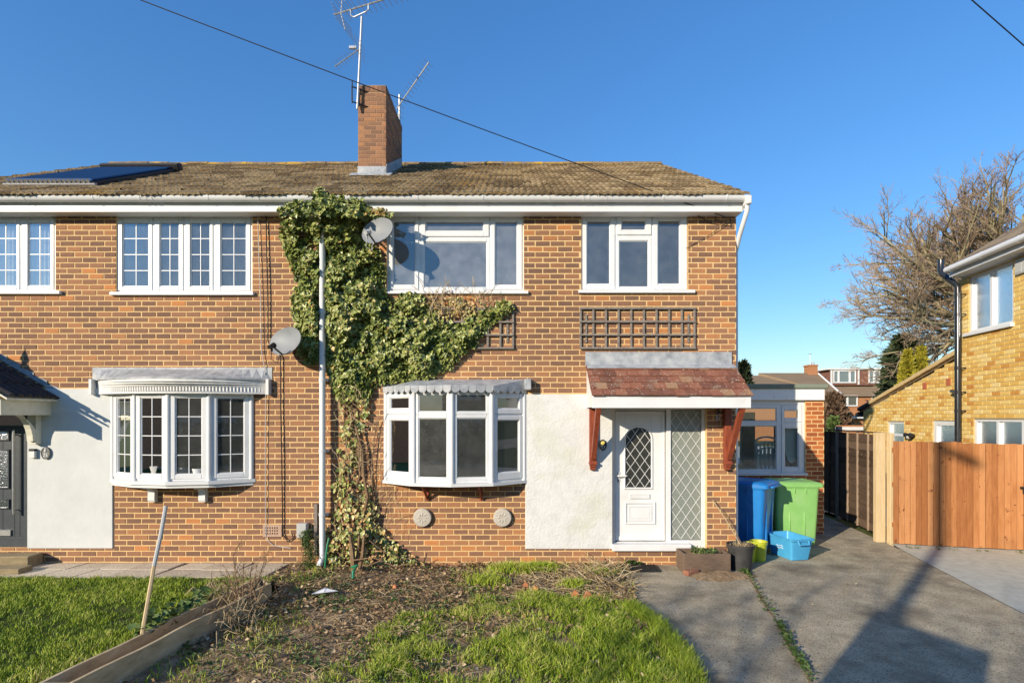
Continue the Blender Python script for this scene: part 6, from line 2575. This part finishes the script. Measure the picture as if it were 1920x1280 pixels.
# dead leaves and stems on the bed
x, y = scatter_poly(BED, 34000)
c = vnoise(x, y, 2.0, 23)
pyg = 780 + CAMZ * 1000 / y
keep = rng.uniform(0, 1, len(x)) < np.clip(.66 + .7 * c - np.where(pyg > 1200, .40, 0), .06, 1)
x, y = x[keep], y[keep]
n = len(x)
P = np.stack([x, y, rng.uniform(.008, .045, n)], 1)
tip = np.stack([rng.normal(0, 1, n), rng.normal(0, 1, n), rng.normal(.1, .35, n)], 1)
nrm = np.stack([rng.normal(0, .5, n), rng.normal(0, .5, n), np.ones(n)], 1)
V, F, k = leaves(P, tip, nrm, rng.uniform(.018, .06, n), ivy=False)
nd = 90
xd_ = rng.uniform(1.9, 6.0, nd)
yd2 = rng.uniform(4.4, 7.6, nd)
V2, F2, k2_ = leaves(np.stack([xd_, yd2, rng.uniform(.006, .014, nd)], 1), rng.normal(0, 1, (nd, 3)) * [1, 1, .15], np.stack([rng.normal(0, .3, nd), rng.normal(0, .3, nd), np.ones(nd)], 1), rng.uniform(.012, .038, nd), ivy=False)
F = np.concatenate([F, F2 + len(V)])
V = np.concatenate([V, V2])
n = n + nd
tag(build_np('leaf_litter', V, F, np.repeat(rng.beta(1.7, 1.7, n), k), MT['litter'], None, 'stuff'), 'brown dead leaves scattered over the front bed and drive', 'leaf litter')

mb = MB()


def straws(n, fxy, lr, zr, r):
    for i in range(n):
        x, y = fxy()
        l = R.uniform(*lr)
        a = R.uniform(0, 6.28)
        z0 = R.uniform(.01, .04)
        z1 = z0 + R.uniform(*zr)
        b = a + R.uniform(-.5, .5)
        mb.tube([(x, y, z0), (x + l * .5 * math.cos(a), y + l * .5 * math.sin(a), (z0 + z1) / 2 + .02), (x + l * .5 * (math.cos(a) + math.cos(b)), y + l * .5 * (math.sin(a) + math.sin(b)), z1)], [r, r * .8, r * .4], 3, R.random(), cap=False)


def in_px(x0, x1, y0, y1):
    return lambda: G(R.uniform(x0, x1), R.uniform(y0, y1), .02)


straws(420, in_px(985, 1185, 1066, 1128), (.10, .36), (.0, .10), .005)
straws(130, in_px(1085, 1160, 1066, 1100), (.15, .40), (.02, .2), .007)
straws(700, in_px(560, 985, 1072, 1190), (.05, .25), (-.01, .05), .003)
straws(300, in_px(420, 900, 1180, 1290), (.05, .2), (-.01, .05), .0025)
tag(mb.build('dead_stalks', MT['straw'], kind='stuff'), 'pale dead stalks and twigs strewn over the front bed', 'dead stalks')

# low weeds and ivy seedlings on the bed
def weed_patch(name, label, spots, cat='weeds'):
    VV, FF, TT, off = [], [], [], 0
    for (a, b, rad, n, s) in spots:
        cx0, cy0 = G(a, b)
        x = cx0 + rng.normal(0, rad, n)
        y = np.minimum(cy0 + rng.normal(0, rad * .55, n), 7.96 if cx0 < 3.3 else 50)
        P = np.stack([x, y, rng.uniform(.005, .05, n)], 1)
        th = rng.uniform(0, 6.28, n)
        tip = np.stack([np.cos(th), np.sin(th), rng.uniform(-.1, .9, n)], 1)
        nrm = np.stack([rng.normal(0, .5, n), rng.normal(0, .5, n), np.ones(n)], 1)
        V, F, k = leaves(P, tip, nrm, rng.uniform(s * .5, s, n), ivy=rng.uniform() < .5)
        VV.append(V)
        FF.append(F + off)
        off += len(V)
        TT.append(np.repeat(rng.uniform(.05, .8, n), k))
    return tag(build_np(name, np.concatenate(VV), np.concatenate(FF), np.concatenate(TT), MT['weed'], None, 'stuff'), label, cat)


spots = []
for i in range(120):
    a, b = R.uniform(540, 960), R.uniform(1066, 1150)
    spots.append((a, b, R.uniform(.03, .12), R.randint(6, 22), R.uniform(.03, .06)))
for i in range(70):
    a, b = R.uniform(350, 900), R.uniform(1180, 1285)
    spots.append((a, b, R.uniform(.03, .10), R.randint(5, 18), R.uniform(.03, .06)))
spots += [(620, 1135, .10, 70, .05), (500, 1210, .10, 60, .06), (590, 1120, .08, 60, .05)]
weed_patch('ground_weeds', 'low green weeds and ivy shoots over the front bed', spots)

# loose grit on the tarmac
n = 5200
gx = rng.uniform(1.2, 7.4, n)
gy = 3.2 + rng.uniform(0, 1, n) ** 1.5 * 6.6
ok = inpoly(DRIVE, gx, gy) & (rng.uniform(0, 1, n) < np.clip(.5 + 1.1 * vnoise(gx, gy, 1.1, 31), .05, 1))
gx, gy = gx[ok], gy[ok]
n = len(gx)
gs = rng.uniform(.003, .008, n)
ga = rng.uniform(0, 6.28, n)
V = np.zeros((n, 4, 3))
for i, (q, h) in enumerate(((0, 0), (2.1, 0), (4.2, 0), (1, 1))):
    V[:, i, 0] = gx + gs * np.cos(ga + q) * (1 - h * .7)
    V[:, i, 1] = gy + gs * np.sin(ga + q) * (1 - h * .7)
    V[:, i, 2] = -.004 + gs * h * 1.1
F = (np.arange(n)[:, None, None] * 4 + np.array([(0, 1, 3), (1, 2, 3), (2, 0, 3)])[None]).reshape(-1, 3)
tag(build_np('grit', V, F, np.repeat(rng.uniform(.3, 1, n), 3), MT['litter'], None, 'stuff'), 'loose grit scattered over the tarmac drive', 'grit')
crack = []
CR = [(1392, 1064), (1402, 1080), (1415, 1098), (1428, 1122), (1440, 1142), (1455, 1162), (1470, 1190), (1486, 1220), (1500, 1240), (1514, 1262), (1522, 1283)]
mb = MB()
prev = None
for i in range(len(CR)):
    x, y = G(*CR[i])
    w = R.uniform(.008, .022)
    if prev:
        mb.add([(prev[0] - prev[2], prev[1], .0005), (prev[0] + prev[2], prev[1], .0005), (x + w, y, .0005), (x - w, y, .0005)], [[0, 1, 2, 3]])
    prev = (x, y, w)
tag(mb.build('driveway_joint', MT['soil']), kind='structure')
for i in range(len(CR) - 1):
    for t in (0, .33, .66):
        a = CR[i][0] * (1 - t) + CR[i + 1][0] * t
        b = CR[i][1] * (1 - t) + CR[i + 1][1] * t
        dens = 1.7 if (b < 1085 or 1165 < b < 1250) else .5
        crack.append((a, b, .022, int(R.uniform(9, 20) * dens), .05))
weed_patch('crack_weeds', 'line of small green weeds along the joint in the tarmac', crack)
weed_patch('fence_weeds', 'tiny weeds along the foot of the orange fence', [(1690 + t * 235, 1027.5 + t * 10.5, .03, 12, .035) for t in (.05, .12, .3, .42, .62, .68, .95)])
weed_patch('door_weed', 'dandelion like weed growing at the wall beside the mat', [(1176, 1047, .05, 50, .09)], 'weed')
weed_patch('pot_weed', 'small yellow green weed on the tarmac in front of the black pot', [(1398, 1072, .05, 60, .04)], 'weed')

# grey leaved plants in the long planter
for (a, b, n, lab) in ((284, 1192, 70, 'grey green leafy plant in the long planter beside the stake'), (335, 1163, 50, 'bright green leafy plant at the middle of the long planter'), (380, 1135, 46, 'dark leafy plant towards the far end of the long planter')):
    y0_ = (CAMZ - .1) * 1000 / (b - 780)
    cx0, cy0 = (a - 960) * y0_ / 1000, y0_
    o = thing('leafy_plant', lab, 'plant', (cx0, cy0, .085), 'plants in the long planter')
    P = np.stack([cx0 + rng.normal(0, .05, n), cy0 + rng.normal(0, .09, n), rng.uniform(.13, .29, n)], 1)
    th = rng.uniform(0, 6.28, n)
    tip = np.stack([np.cos(th), np.sin(th), rng.uniform(-.1, .8, n)], 1)
    nrm = np.stack([rng.normal(0, .5, n), rng.normal(-.2, .5, n), np.ones(n)], 1)
    V, F, k = leaves(P, tip, nrm, rng.uniform(.05, .10, n))
    build_np('foliage', V, F, np.repeat(rng.uniform(.2, .9, n), k), MT['weed'], o, 'stuff')

# ================================================================== SHRUBS AND TREES
def branchy(mb, tw, p0, p1, r0, lev, maxlev, kids, spread, twist=.12, droop=0.0, rmin=.003, tone=None, ratio=(.35, .62)):
    """one branch and its children; thick wood into mb, the finest into tw"""
    p0, p1 = Vector(p0), Vector(p1)
    L = (p1 - p0).length
    d = (p1 - p0).normalized()
    n = 5 if lev < 2 else (4 if lev < maxlev else 3)
    pts = [p0]
    off = Vector((0, 0, 0))
    for i in range(1, n):
        t = i / (n - 1)
        off = off + Vector((R.gauss(0, 1), R.gauss(0, 1), R.gauss(0, 1))) * L * twist / n
        pts.append(p0.lerp(p1, t) + off + Vector((0, 0, -droop * L * t * t)))
    rs = [max(rmin, r0 * (1 - .72 * i / (n - 1))) for i in range(n)]
    tgt = mb if lev < maxlev - 1 else tw
    tgt.tube(pts, rs, 6 if lev == 0 else (4 if lev < maxlev - 1 else 3), tone() if tone else R.random(), cap=False)
    if lev >= maxlev:
        return
    k = kids[min(lev, len(kids) - 1)]
    for j in range(k):
        t = R.uniform(.22, 1.0) if lev else R.uniform(.3, 1.0)
        i = min(int(t * (n - 1)), n - 2)
        q = pts[i].lerp(pts[i + 1], t * (n - 1) - i)
        dd = (pts[i + 1] - pts[i]).normalized()
        rv = Vector((R.gauss(0, 1), R.gauss(0, 1), R.gauss(0, 1)))
        rv = (rv - dd * rv.dot(dd)).normalized()
        nd = (dd * R.uniform(.5, 1.1) + rv * spread + Vector((0, 0, .12))).normalized()
        ln = L * R.uniform(*ratio) * (1.1 - .45 * t)
        branchy(mb, tw, q, q + nd * ln, max(rmin, rs[i] * .62), lev + 1, maxlev, kids, spread, twist, droop, rmin, tone, ratio)


# dry shrub at the far end of the planter
o = thing('dead_shrub', 'leafless straggly shrub at the far end of the long planter', 'shrub', (-3.05, 6.0, 0))
mb, tw = MB(), MB()
for (a, b) in ((438, 1040), (470, 1050), (500, 1085), (425, 1070), (455, 1055), (515, 1100), (480, 1075), (430, 1100), (505, 1060)):
    y1 = R.uniform(5.9, 6.3)
    branchy(mb, tw, (fx(461, 5.95) + R.uniform(-.05, .05), 5.95 + R.uniform(-.05, .05), .0), (fx(a, y1), y1, fz(b, y1)), .011, 0, 2, (4, 3), .75, .14, rmin=.0025)
mb.build('branches', MT['stem'], o)
tw.build('twigs', MT['stem'], o, kind='stuff')
mb = MB()
for i in range(420):
    a, b = R.gauss(440, 30), R.gauss(1130, 22)
    x, y = G(a, max(b, 1085), .1)
    an = R.uniform(0, 6.28)
    l = R.uniform(.08, .22)
    z = R.uniform(.04, .22)
    mb.tube([(x, y, z), (x + l * .5 * math.cos(an), y + l * .5 * math.sin(an), z + R.uniform(.0, .09)), (x + l * math.cos(an), y + l * math.sin(an), max(.01, z - R.uniform(.0, .12)))], .003, 3, R.random(), cap=False)
tag(mb.build('dry_grass_tangle', MT['straw'], kind='stuff'), 'tangle of dry straw spilling over the far end of the long planter', 'dry grass')
# feathery green shrub by the meter box
o = thing('wispy_shrub', 'wispy grey green shrub at the wall left of the downpipe foot', 'shrub', (fx(577), 7.8, 0))
n = 1500
h = rng.uniform(0, 1, n)
P = np.stack([fx(577, 7.8) + rng.normal(0, .055, n) * (1.1 - h * .5) + .03 * np.sin(h * 5), 7.8 + rng.normal(0, .05, n), .02 + h * .52], 1)
tip = np.stack([rng.normal(0, .5, n), rng.normal(0, .5, n), rng.uniform(-.2, 1, n)], 1)
V, F, k = leaves(P, tip, rng.normal(0, 1, (n, 3)), rng.uniform(.02, .045, n), width=.35, ivy=False)
build_np('foliage', V, F, np.repeat(rng.uniform(0, .7, n), k), MT['weed'], o, 'stuff')

# big bare tree behind the yellow house
bt = thing('bare_tree', 'large leafless tree with spreading branches behind the yellow brick house', 'tree', (24.2, 26, -.3))
mb, tw = MB(), MB()
yb_ = 26.0
fork = Vector((fx(1880, yb_), yb_, fz(640, yb_)))
mb.tube([(fork.x + .2, yb_, -.3), (fork.x + .1, yb_, 1.5), fork], [.45, .36, .30], 8)
tgts = [(1605, 700), (1600, 640), (1612, 580), (1622, 520), (1640, 460), (1662, 410), (1700, 372), (1745, 350), (1770, 310), (1815, 290), (1850, 268), (1900, 262), (1950, 270), (1990, 290), (2040, 340), (2070, 420), (2090, 520), (2080, 610), (1700, 480), (1740, 430), (1790, 390), (1850, 360), (1910, 340), (1640, 500), (1680, 440), (1720, 400), (1790, 330), (1830, 330), (1640, 560), (1625, 480), (1690, 420), (1715, 470), (1650, 600), (1660, 540), (1770, 480), (1820, 430), (1870, 300), (1650, 640), (1680, 560), (1740, 540), (1690, 690), (1730, 640), (1960, 400)]
bt_tone = lambda: R.uniform(.2, 1.0)
for (a, b) in tgts:
    y1 = yb_ + R.uniform(-4, 4)
    e_ = Vector((fx(a, y1), y1, fz(b, y1)))
    e_ = fork.lerp(e_, .92 if (a < 1700 and b < 560) else (.80 if b < 400 else .84))
    st_ = fork + Vector((R.uniform(-.3, .3), R.uniform(-.3, .3), R.uniform(-.6, 1.6)))
    branchy(mb, tw, st_, e_, .13, 0, 3, (11, 8, 7), .60, .13, .02, rmin=.0068, tone=bt_tone, ratio=(.30, .52))
mb.build('trunk', MT['bark'], bt)
tw.build('crown', MT['twig'], bt, kind='stuff')


def cone_tree(name, label, px, y, ptop, pbot, hw, n, mat, size, shape=1.0, up=.4, cat='tree', group=None):
    x = fx(px, y)
    z1, z0 = fz(ptop, y), fz(pbot, y)
    o = thing(name, label, cat, (x, y, z0), group)
    mb = MB()
    mb.tube([(x, y, -.3), (x, y, z0 + (z1 - z0) * .6), (x, y, z1 - .05)], [.12, .06, .01], 6)
    mb.build('trunk', MT['stem'], o)
    h = rng.uniform(0, 1, n)
    a = rng.uniform(0, 6.28, n)
    W = hw * y / 1000
    lump = 1 + .28 * np.sin(a * 3 + h * 9) + .2 * np.sin(a * 7 - h * 17)
    rad = W * np.power(1 - h, shape) * rng.uniform(.45, 1.0, n) ** .5 * lump
    P = np.stack([x + rad * np.cos(a), y + rad * np.sin(a), z0 + h * (z1 - z0)], 1)
    tip = np.stack([np.cos(a), np.sin(a), np.full(n, up)], 1) + rng.normal(0, .45, (n, 3))
    V, F, k = leaves(P, tip, rng.normal(0, 1, (n, 3)), rng.uniform(size * .5, size, n), width=.6, ivy=False)
    build_np('crown', V, F, np.repeat(np.clip(rng.normal(.5, .22, n), 0, 1), k), mat, o, 'stuff')
    return o


cone_tree('golden_conifer', 'golden conifer with the lower tip behind the lean-to roof', 1702, 19, 661, 745, 15, 3600, MT['goldcon'], .22, .9, 1.2, group='golden conifers behind the lean-to')
cone_tree('golden_conifer', 'taller golden conifer nearer the soil pipe behind the lean-to roof', 1727, 19.4, 654, 745, 15, 3600, MT['goldcon'], .22, .9, 1.2, group='golden conifers behind the lean-to')
cone_tree('dark_conifer', 'ragged dark green conifer below the bare tree branches', 1694, 24, 634, 770, 36, 2300, MT['conifer'], .50, .6, .1)
cone_tree('dead_conifer', 'brown half dead conifer above the fence beside the extension corner', 1562, 30, 742, 815, 21, 3400, MT['browncon'], .42, .35, .8)
cone_tree('conifer_tip', 'green conifer top just visible behind the red porch roof', 1392, 22, 684, 760, 14, 900, MT['conifer'], .4, .8, .6)
cone_tree('green_bush', 'small green bush in front of the brown dead conifer', 1563, 28.5, 782, 815, 8, 500, MT['weed'], .28, .4, .4, cat='bush')

# ================================================================== HOUSES FAR BEHIND
fh = thing('terraced_house', 'distant orange brick house with white dormer windows and brown tiled roof', 'house', (38, 56, -.3))
yv = 56.0
q_ = lambda p: fx(p, yv)
r_ = lambda p: fz(p, yv)
mb = MB()
mb.box(q_(1556), q_(1760), yv, yv + 8, -1.5, r_(742))
mb.build('wall', MT['farbrick'], fh)
mb = MB()
mb.prism([(yv - .3, r_(743)), (yv + 4, fz(699, yv + 4)), (yv + 8.3, r_(743))], q_(1553), q_(1770), 'x')
mb.build('roof', MT['fartile'], fh)
mb = MB()
yd_ = yv + 1.2
mb.box(fx(1557, yd_), fx(1780, yd_), yd_, yd_ + 4, fz(722, yd_), fz(692, yd_))
mb.build('dormer', MT['hangtile'], fh)
mb = MB()
mb.box(fx(1549, yd_), fx(1785, yd_), yd_ - .2, yd_ + 4, fz(693, yd_), fz(690, yd_))
mb.box(fx(1557, yd_), fx(1560, yd_), yd_ - .1, yd_, fz(721, yd_), fz(692, yd_))
mb.box(fx(1608, yd_), fx(1610.5, yd_), yd_ - .1, yd_, fz(721, yd_), fz(692, yd_))
mb.build('dormer_trim', MT['paint'], fh)


def far_window(parent, y, a, b, c, d, cols):
    mb = MB()
    x0, x1, z1, z0 = fx(a, y), fx(b, y), fz(c, y), fz(d, y)
    T = lambda u, dd, z: (u, y - dd, z)
    mb = MB(T)
    n = len(cols) - 1
    hs = [(x0 + (x1 - x0) * cols[i] + .08, x0 + (x1 - x0) * cols[i + 1] - .08, z0 + .12, z1 - .12) for i in range(n)]
    panel(mb, x0, x1, z0, z1, hs, -.0, .12)
    w = mb.build('window', MT['upvc'], parent)
    for h_ in hs:
        m2 = MB(T)
        m2.box(h_[0], h_[1], .02, .04, h_[2], h_[3])
        m2.build('pane', GL_FROST if c < 725 else GL_BAY, w)


far_window(fh, yd_, 1562, 1604, 694, 718, (0, .23, .73, 1))
far_window(fh, yd_, 1628, 1649, 694, 718, (0, .5, 1))
far_window(fh, yv, 1576.5, 1607, 740.5, 761.5, (0, .38, 1))
far_window(fh, yv, 1634, 1660, 740.5, 761.5, (0, .5, 1))
mb = MB()
mb.box(q_(1572), q_(1618), yv - .6, yv, r_(784), r_(780))
mb.build('porch_fascia', MT['paint'], fh)
mb = MB()
mb.box(q_(1570), q_(1572.5), yv - .1, yv, -1, r_(742))
mb.build('downpipe', MT['upvc'], fh)

fh2 = thing('terraced_house', 'distant house with plain brown tiled roof and brick chimney above the extension', 'house', (26, 50, -.3))
y2 = 50.0
mb = MB()
mb.box(fx(1300, y2), fx(1556, y2), y2, y2 + 8, -1.5, fz(738, y2))
mb.build('wall', MT['farbrick'], fh2)
mb = MB()
xa, xb, xc = fx(1290, y2), fx(1575, y2), fx(1528, y2 + 4)
za_, zr_ = fz(741, y2), fz(699, y2 + 4)
xl = fx(1422, y2 + 4)
vs = [(xa, y2 - .3, za_), (xb, y2 - .3, za_), (fx(1531, y2 + 4), y2 + 4, zr_), (xl, y2 + 4, zr_), (fx(1290, y2 + 4), y2 + 4, zr_ - .25), (xl, y2 + 4, zr_ - .25), (xb, y2 + 8, za_), (xa, y2 + 8, za_)]
mb.add(vs, [[0, 1, 2, 3, 5, 4], [1, 6, 2], [2, 6, 7, 4, 5, 3], [0, 4, 7], [0, 7, 6, 1]])
mb.build('roof', MT['fartile'], fh2)
mb = MB()
yk = y2 + 4
mb.box(fx(1512.5, yk), fx(1529, yk), yk - .4, yk + .5, zr_ - .5, fz(684, yk))
mb.box(fx(1512, yk) - .05, fx(1529, yk) + .05, yk - .45, yk + .55, fz(687, yk), fz(684.5, yk))
mb.build('chimney', MT['farbrick'], fh2)
mb = MB()
mb.lathe([(.16, 0), (.13, .3)], 8, (fx(1524, yk), yk, fz(684, yk)))
mb.tube([(fx(1519, yk), yk, fz(684, yk)), (fx(1519, yk), yk, fz(663, yk))], .03, 4)
mb.tube([(fx(1516, yk), yk, fz(664, yk)), (fx(1522, yk), yk, fz(663, yk))], .03, 4)
mb.build('chimney_aerial', MT['galv'], fh2)
mb = MB()
mb.tube([(fx(1531, yk), yk - .1, zr_ + .05), (xb, y2 - .35, za_ + .05)], .09, 5)
mb.build('verge_trim', MT['paint'], fh2)
gd = thing('garden_wall', 'low orange brick wall with a white band seen over the fence', 'wall', (16, 25, 0))
mb = MB()
mb.box(fx(1572, 26), fx(1640, 26), 26, 26.2, -.2, fz(797, 26))
mb.build('wall', MT['farbrick'], gd)
mb = MB()
mb.box(fx(1572, 26), fx(1640, 26), 25.9, 26.25, fz(806, 26), fz(800, 26))
mb.build('white_band', MT['paint'], gd)

# ================================================================== ACROSS THE STREET (seen in the windows, and casting the long shadows)
tp = thing('telegraph_pole', 'timber telegraph pole with a short crossbar across the drive', 'pole', (-7.2, -5.0, -.1))
K = 13.2
bx, by = 7.25 - .97 * K, 9.05 - K
hp_ = 1.70 + .49 * K
mb = MB()
mb.tube([(bx, by, -.1), (bx, by, hp_ + .25)], [.12, .085], 12)
mb.build('pole', MT['greywood'], tp, smooth=True)
mb = MB()
mb.box(bx - .05, bx + .05, by - .72, by + .1, hp_ - .06, hp_ + .06, .01)
mb.build('crossbar', MT['greywood'], tp)
sb = thing('sale_board', 'plain agent board on a timber post beside the drive', 'sign board', (-2.6, -1.4, 0))
kk = (2.95) / .49
e1_, e2_ = Vector((4.11 - .97 * kk, 5.92 - kk)), Vector((4.48 - .97 * kk, 4.99 - kk))
mb = MB()
pv = [(e1_.x, e1_.y), (e2_.x, e2_.y)]
L, T = along(pv[0], pv[1])
mb = MB(T)
mb.box(0, L, -.02, .02, 2.15, 2.95, .005)
mb.build('board', MT['paint'], sb)
mb = MB(T)
mb.box(-.09, -.005, -.04, .04, -.05, 3.0, .005)
mb.build('post', MT['post'], sb)
for (x0, lab) in ((-19, 'brick house across the street facing the pair, farther left'), (-6, 'brick house across the street facing the pair, in the middle'), (7, 'brick house across the street facing the pair, farther right')):
    o = thing('opposite_house', lab, 'house', (x0 + 5, -24, 0))
    mb = MB()
    mb.box(x0, x0 + 10, -32, -24, -.1, 5.2)
    mb.build('wall', MT['farbrick'], o)
    mb = MB()
    mb.prism([(-23.6, 5.2), (-28, 7.7), (-32.4, 5.2)], x0 - .3, x0 + 10.3, 'x')
    mb.build('roof', MT['fartile'], o)
    for wx_ in (1.2, 6.6):
        for wz in (.9, 3.4):
            mb = MB()
            mb.box(x0 + wx_, x0 + wx_ + 2.2, -24, -23.95, wz, wz + 1.3, .02)
            mb.build('window', MT['upvc'], o)
o = thing('opposite_house', 'brick house at the end of the street left of the pair', 'house', (-24, -3, 0))
mb = MB()
mb.box(-28, -20.5, -14, 5, -.1, 4.8)
mb.build('wall', MT['farbrick'], o)
mb = MB()
mb.prism([(-28.3, 4.8), (-24.2, 7.2), (-20.2, 4.8)], -14.3, 5.3, 'y')
mb.build('roof', MT['fartile'], o)
hd = thing('street_hedge', 'clipped evergreen hedge along the far side of the street', 'hedge', (0, -12, 0))
n = 16000
P = np.stack([rng.uniform(-22, 22, n), -12 + rng.uniform(-.6, .6, n), rng.uniform(0, 1.9, n)], 1)
V, F, k = leaves(P, rng.normal(0, 1, (n, 3)), rng.normal(0, 1, (n, 3)), rng.uniform(.12, .3, n), ivy=False)
build_np('foliage', V, F, np.repeat(rng.uniform(0, 1, n), k), MT['hedge'], hd, 'stuff')
tr2 = thing('street_tree', 'small bare tree beside the street casting soft twig shadows on the drive', 'tree', (-7, -6.2, -.1))
mb, tw = MB(), MB()
mb.tube([(-7, -6.2, -.1), (-7, -6.2, 2.0), (-6.9, -6.2, 2.8)], [.16, .13, .11], 8)
for i in range(11):
    a = 2 * math.pi * i / 11
    branchy(mb, tw, (-6.95, -6.2, 2.2 + .05 * i), (-7 + 2.3 * math.cos(a), -6.2 + 2.0 * math.sin(a), R.uniform(3.9, 5.6)), .055, 0, 2, (7, 5), .6, .15, rmin=.007)
mb.build('trunk', MT['bark'], tr2)
tw.build('crown', MT['twig'], tr2, kind='stuff')
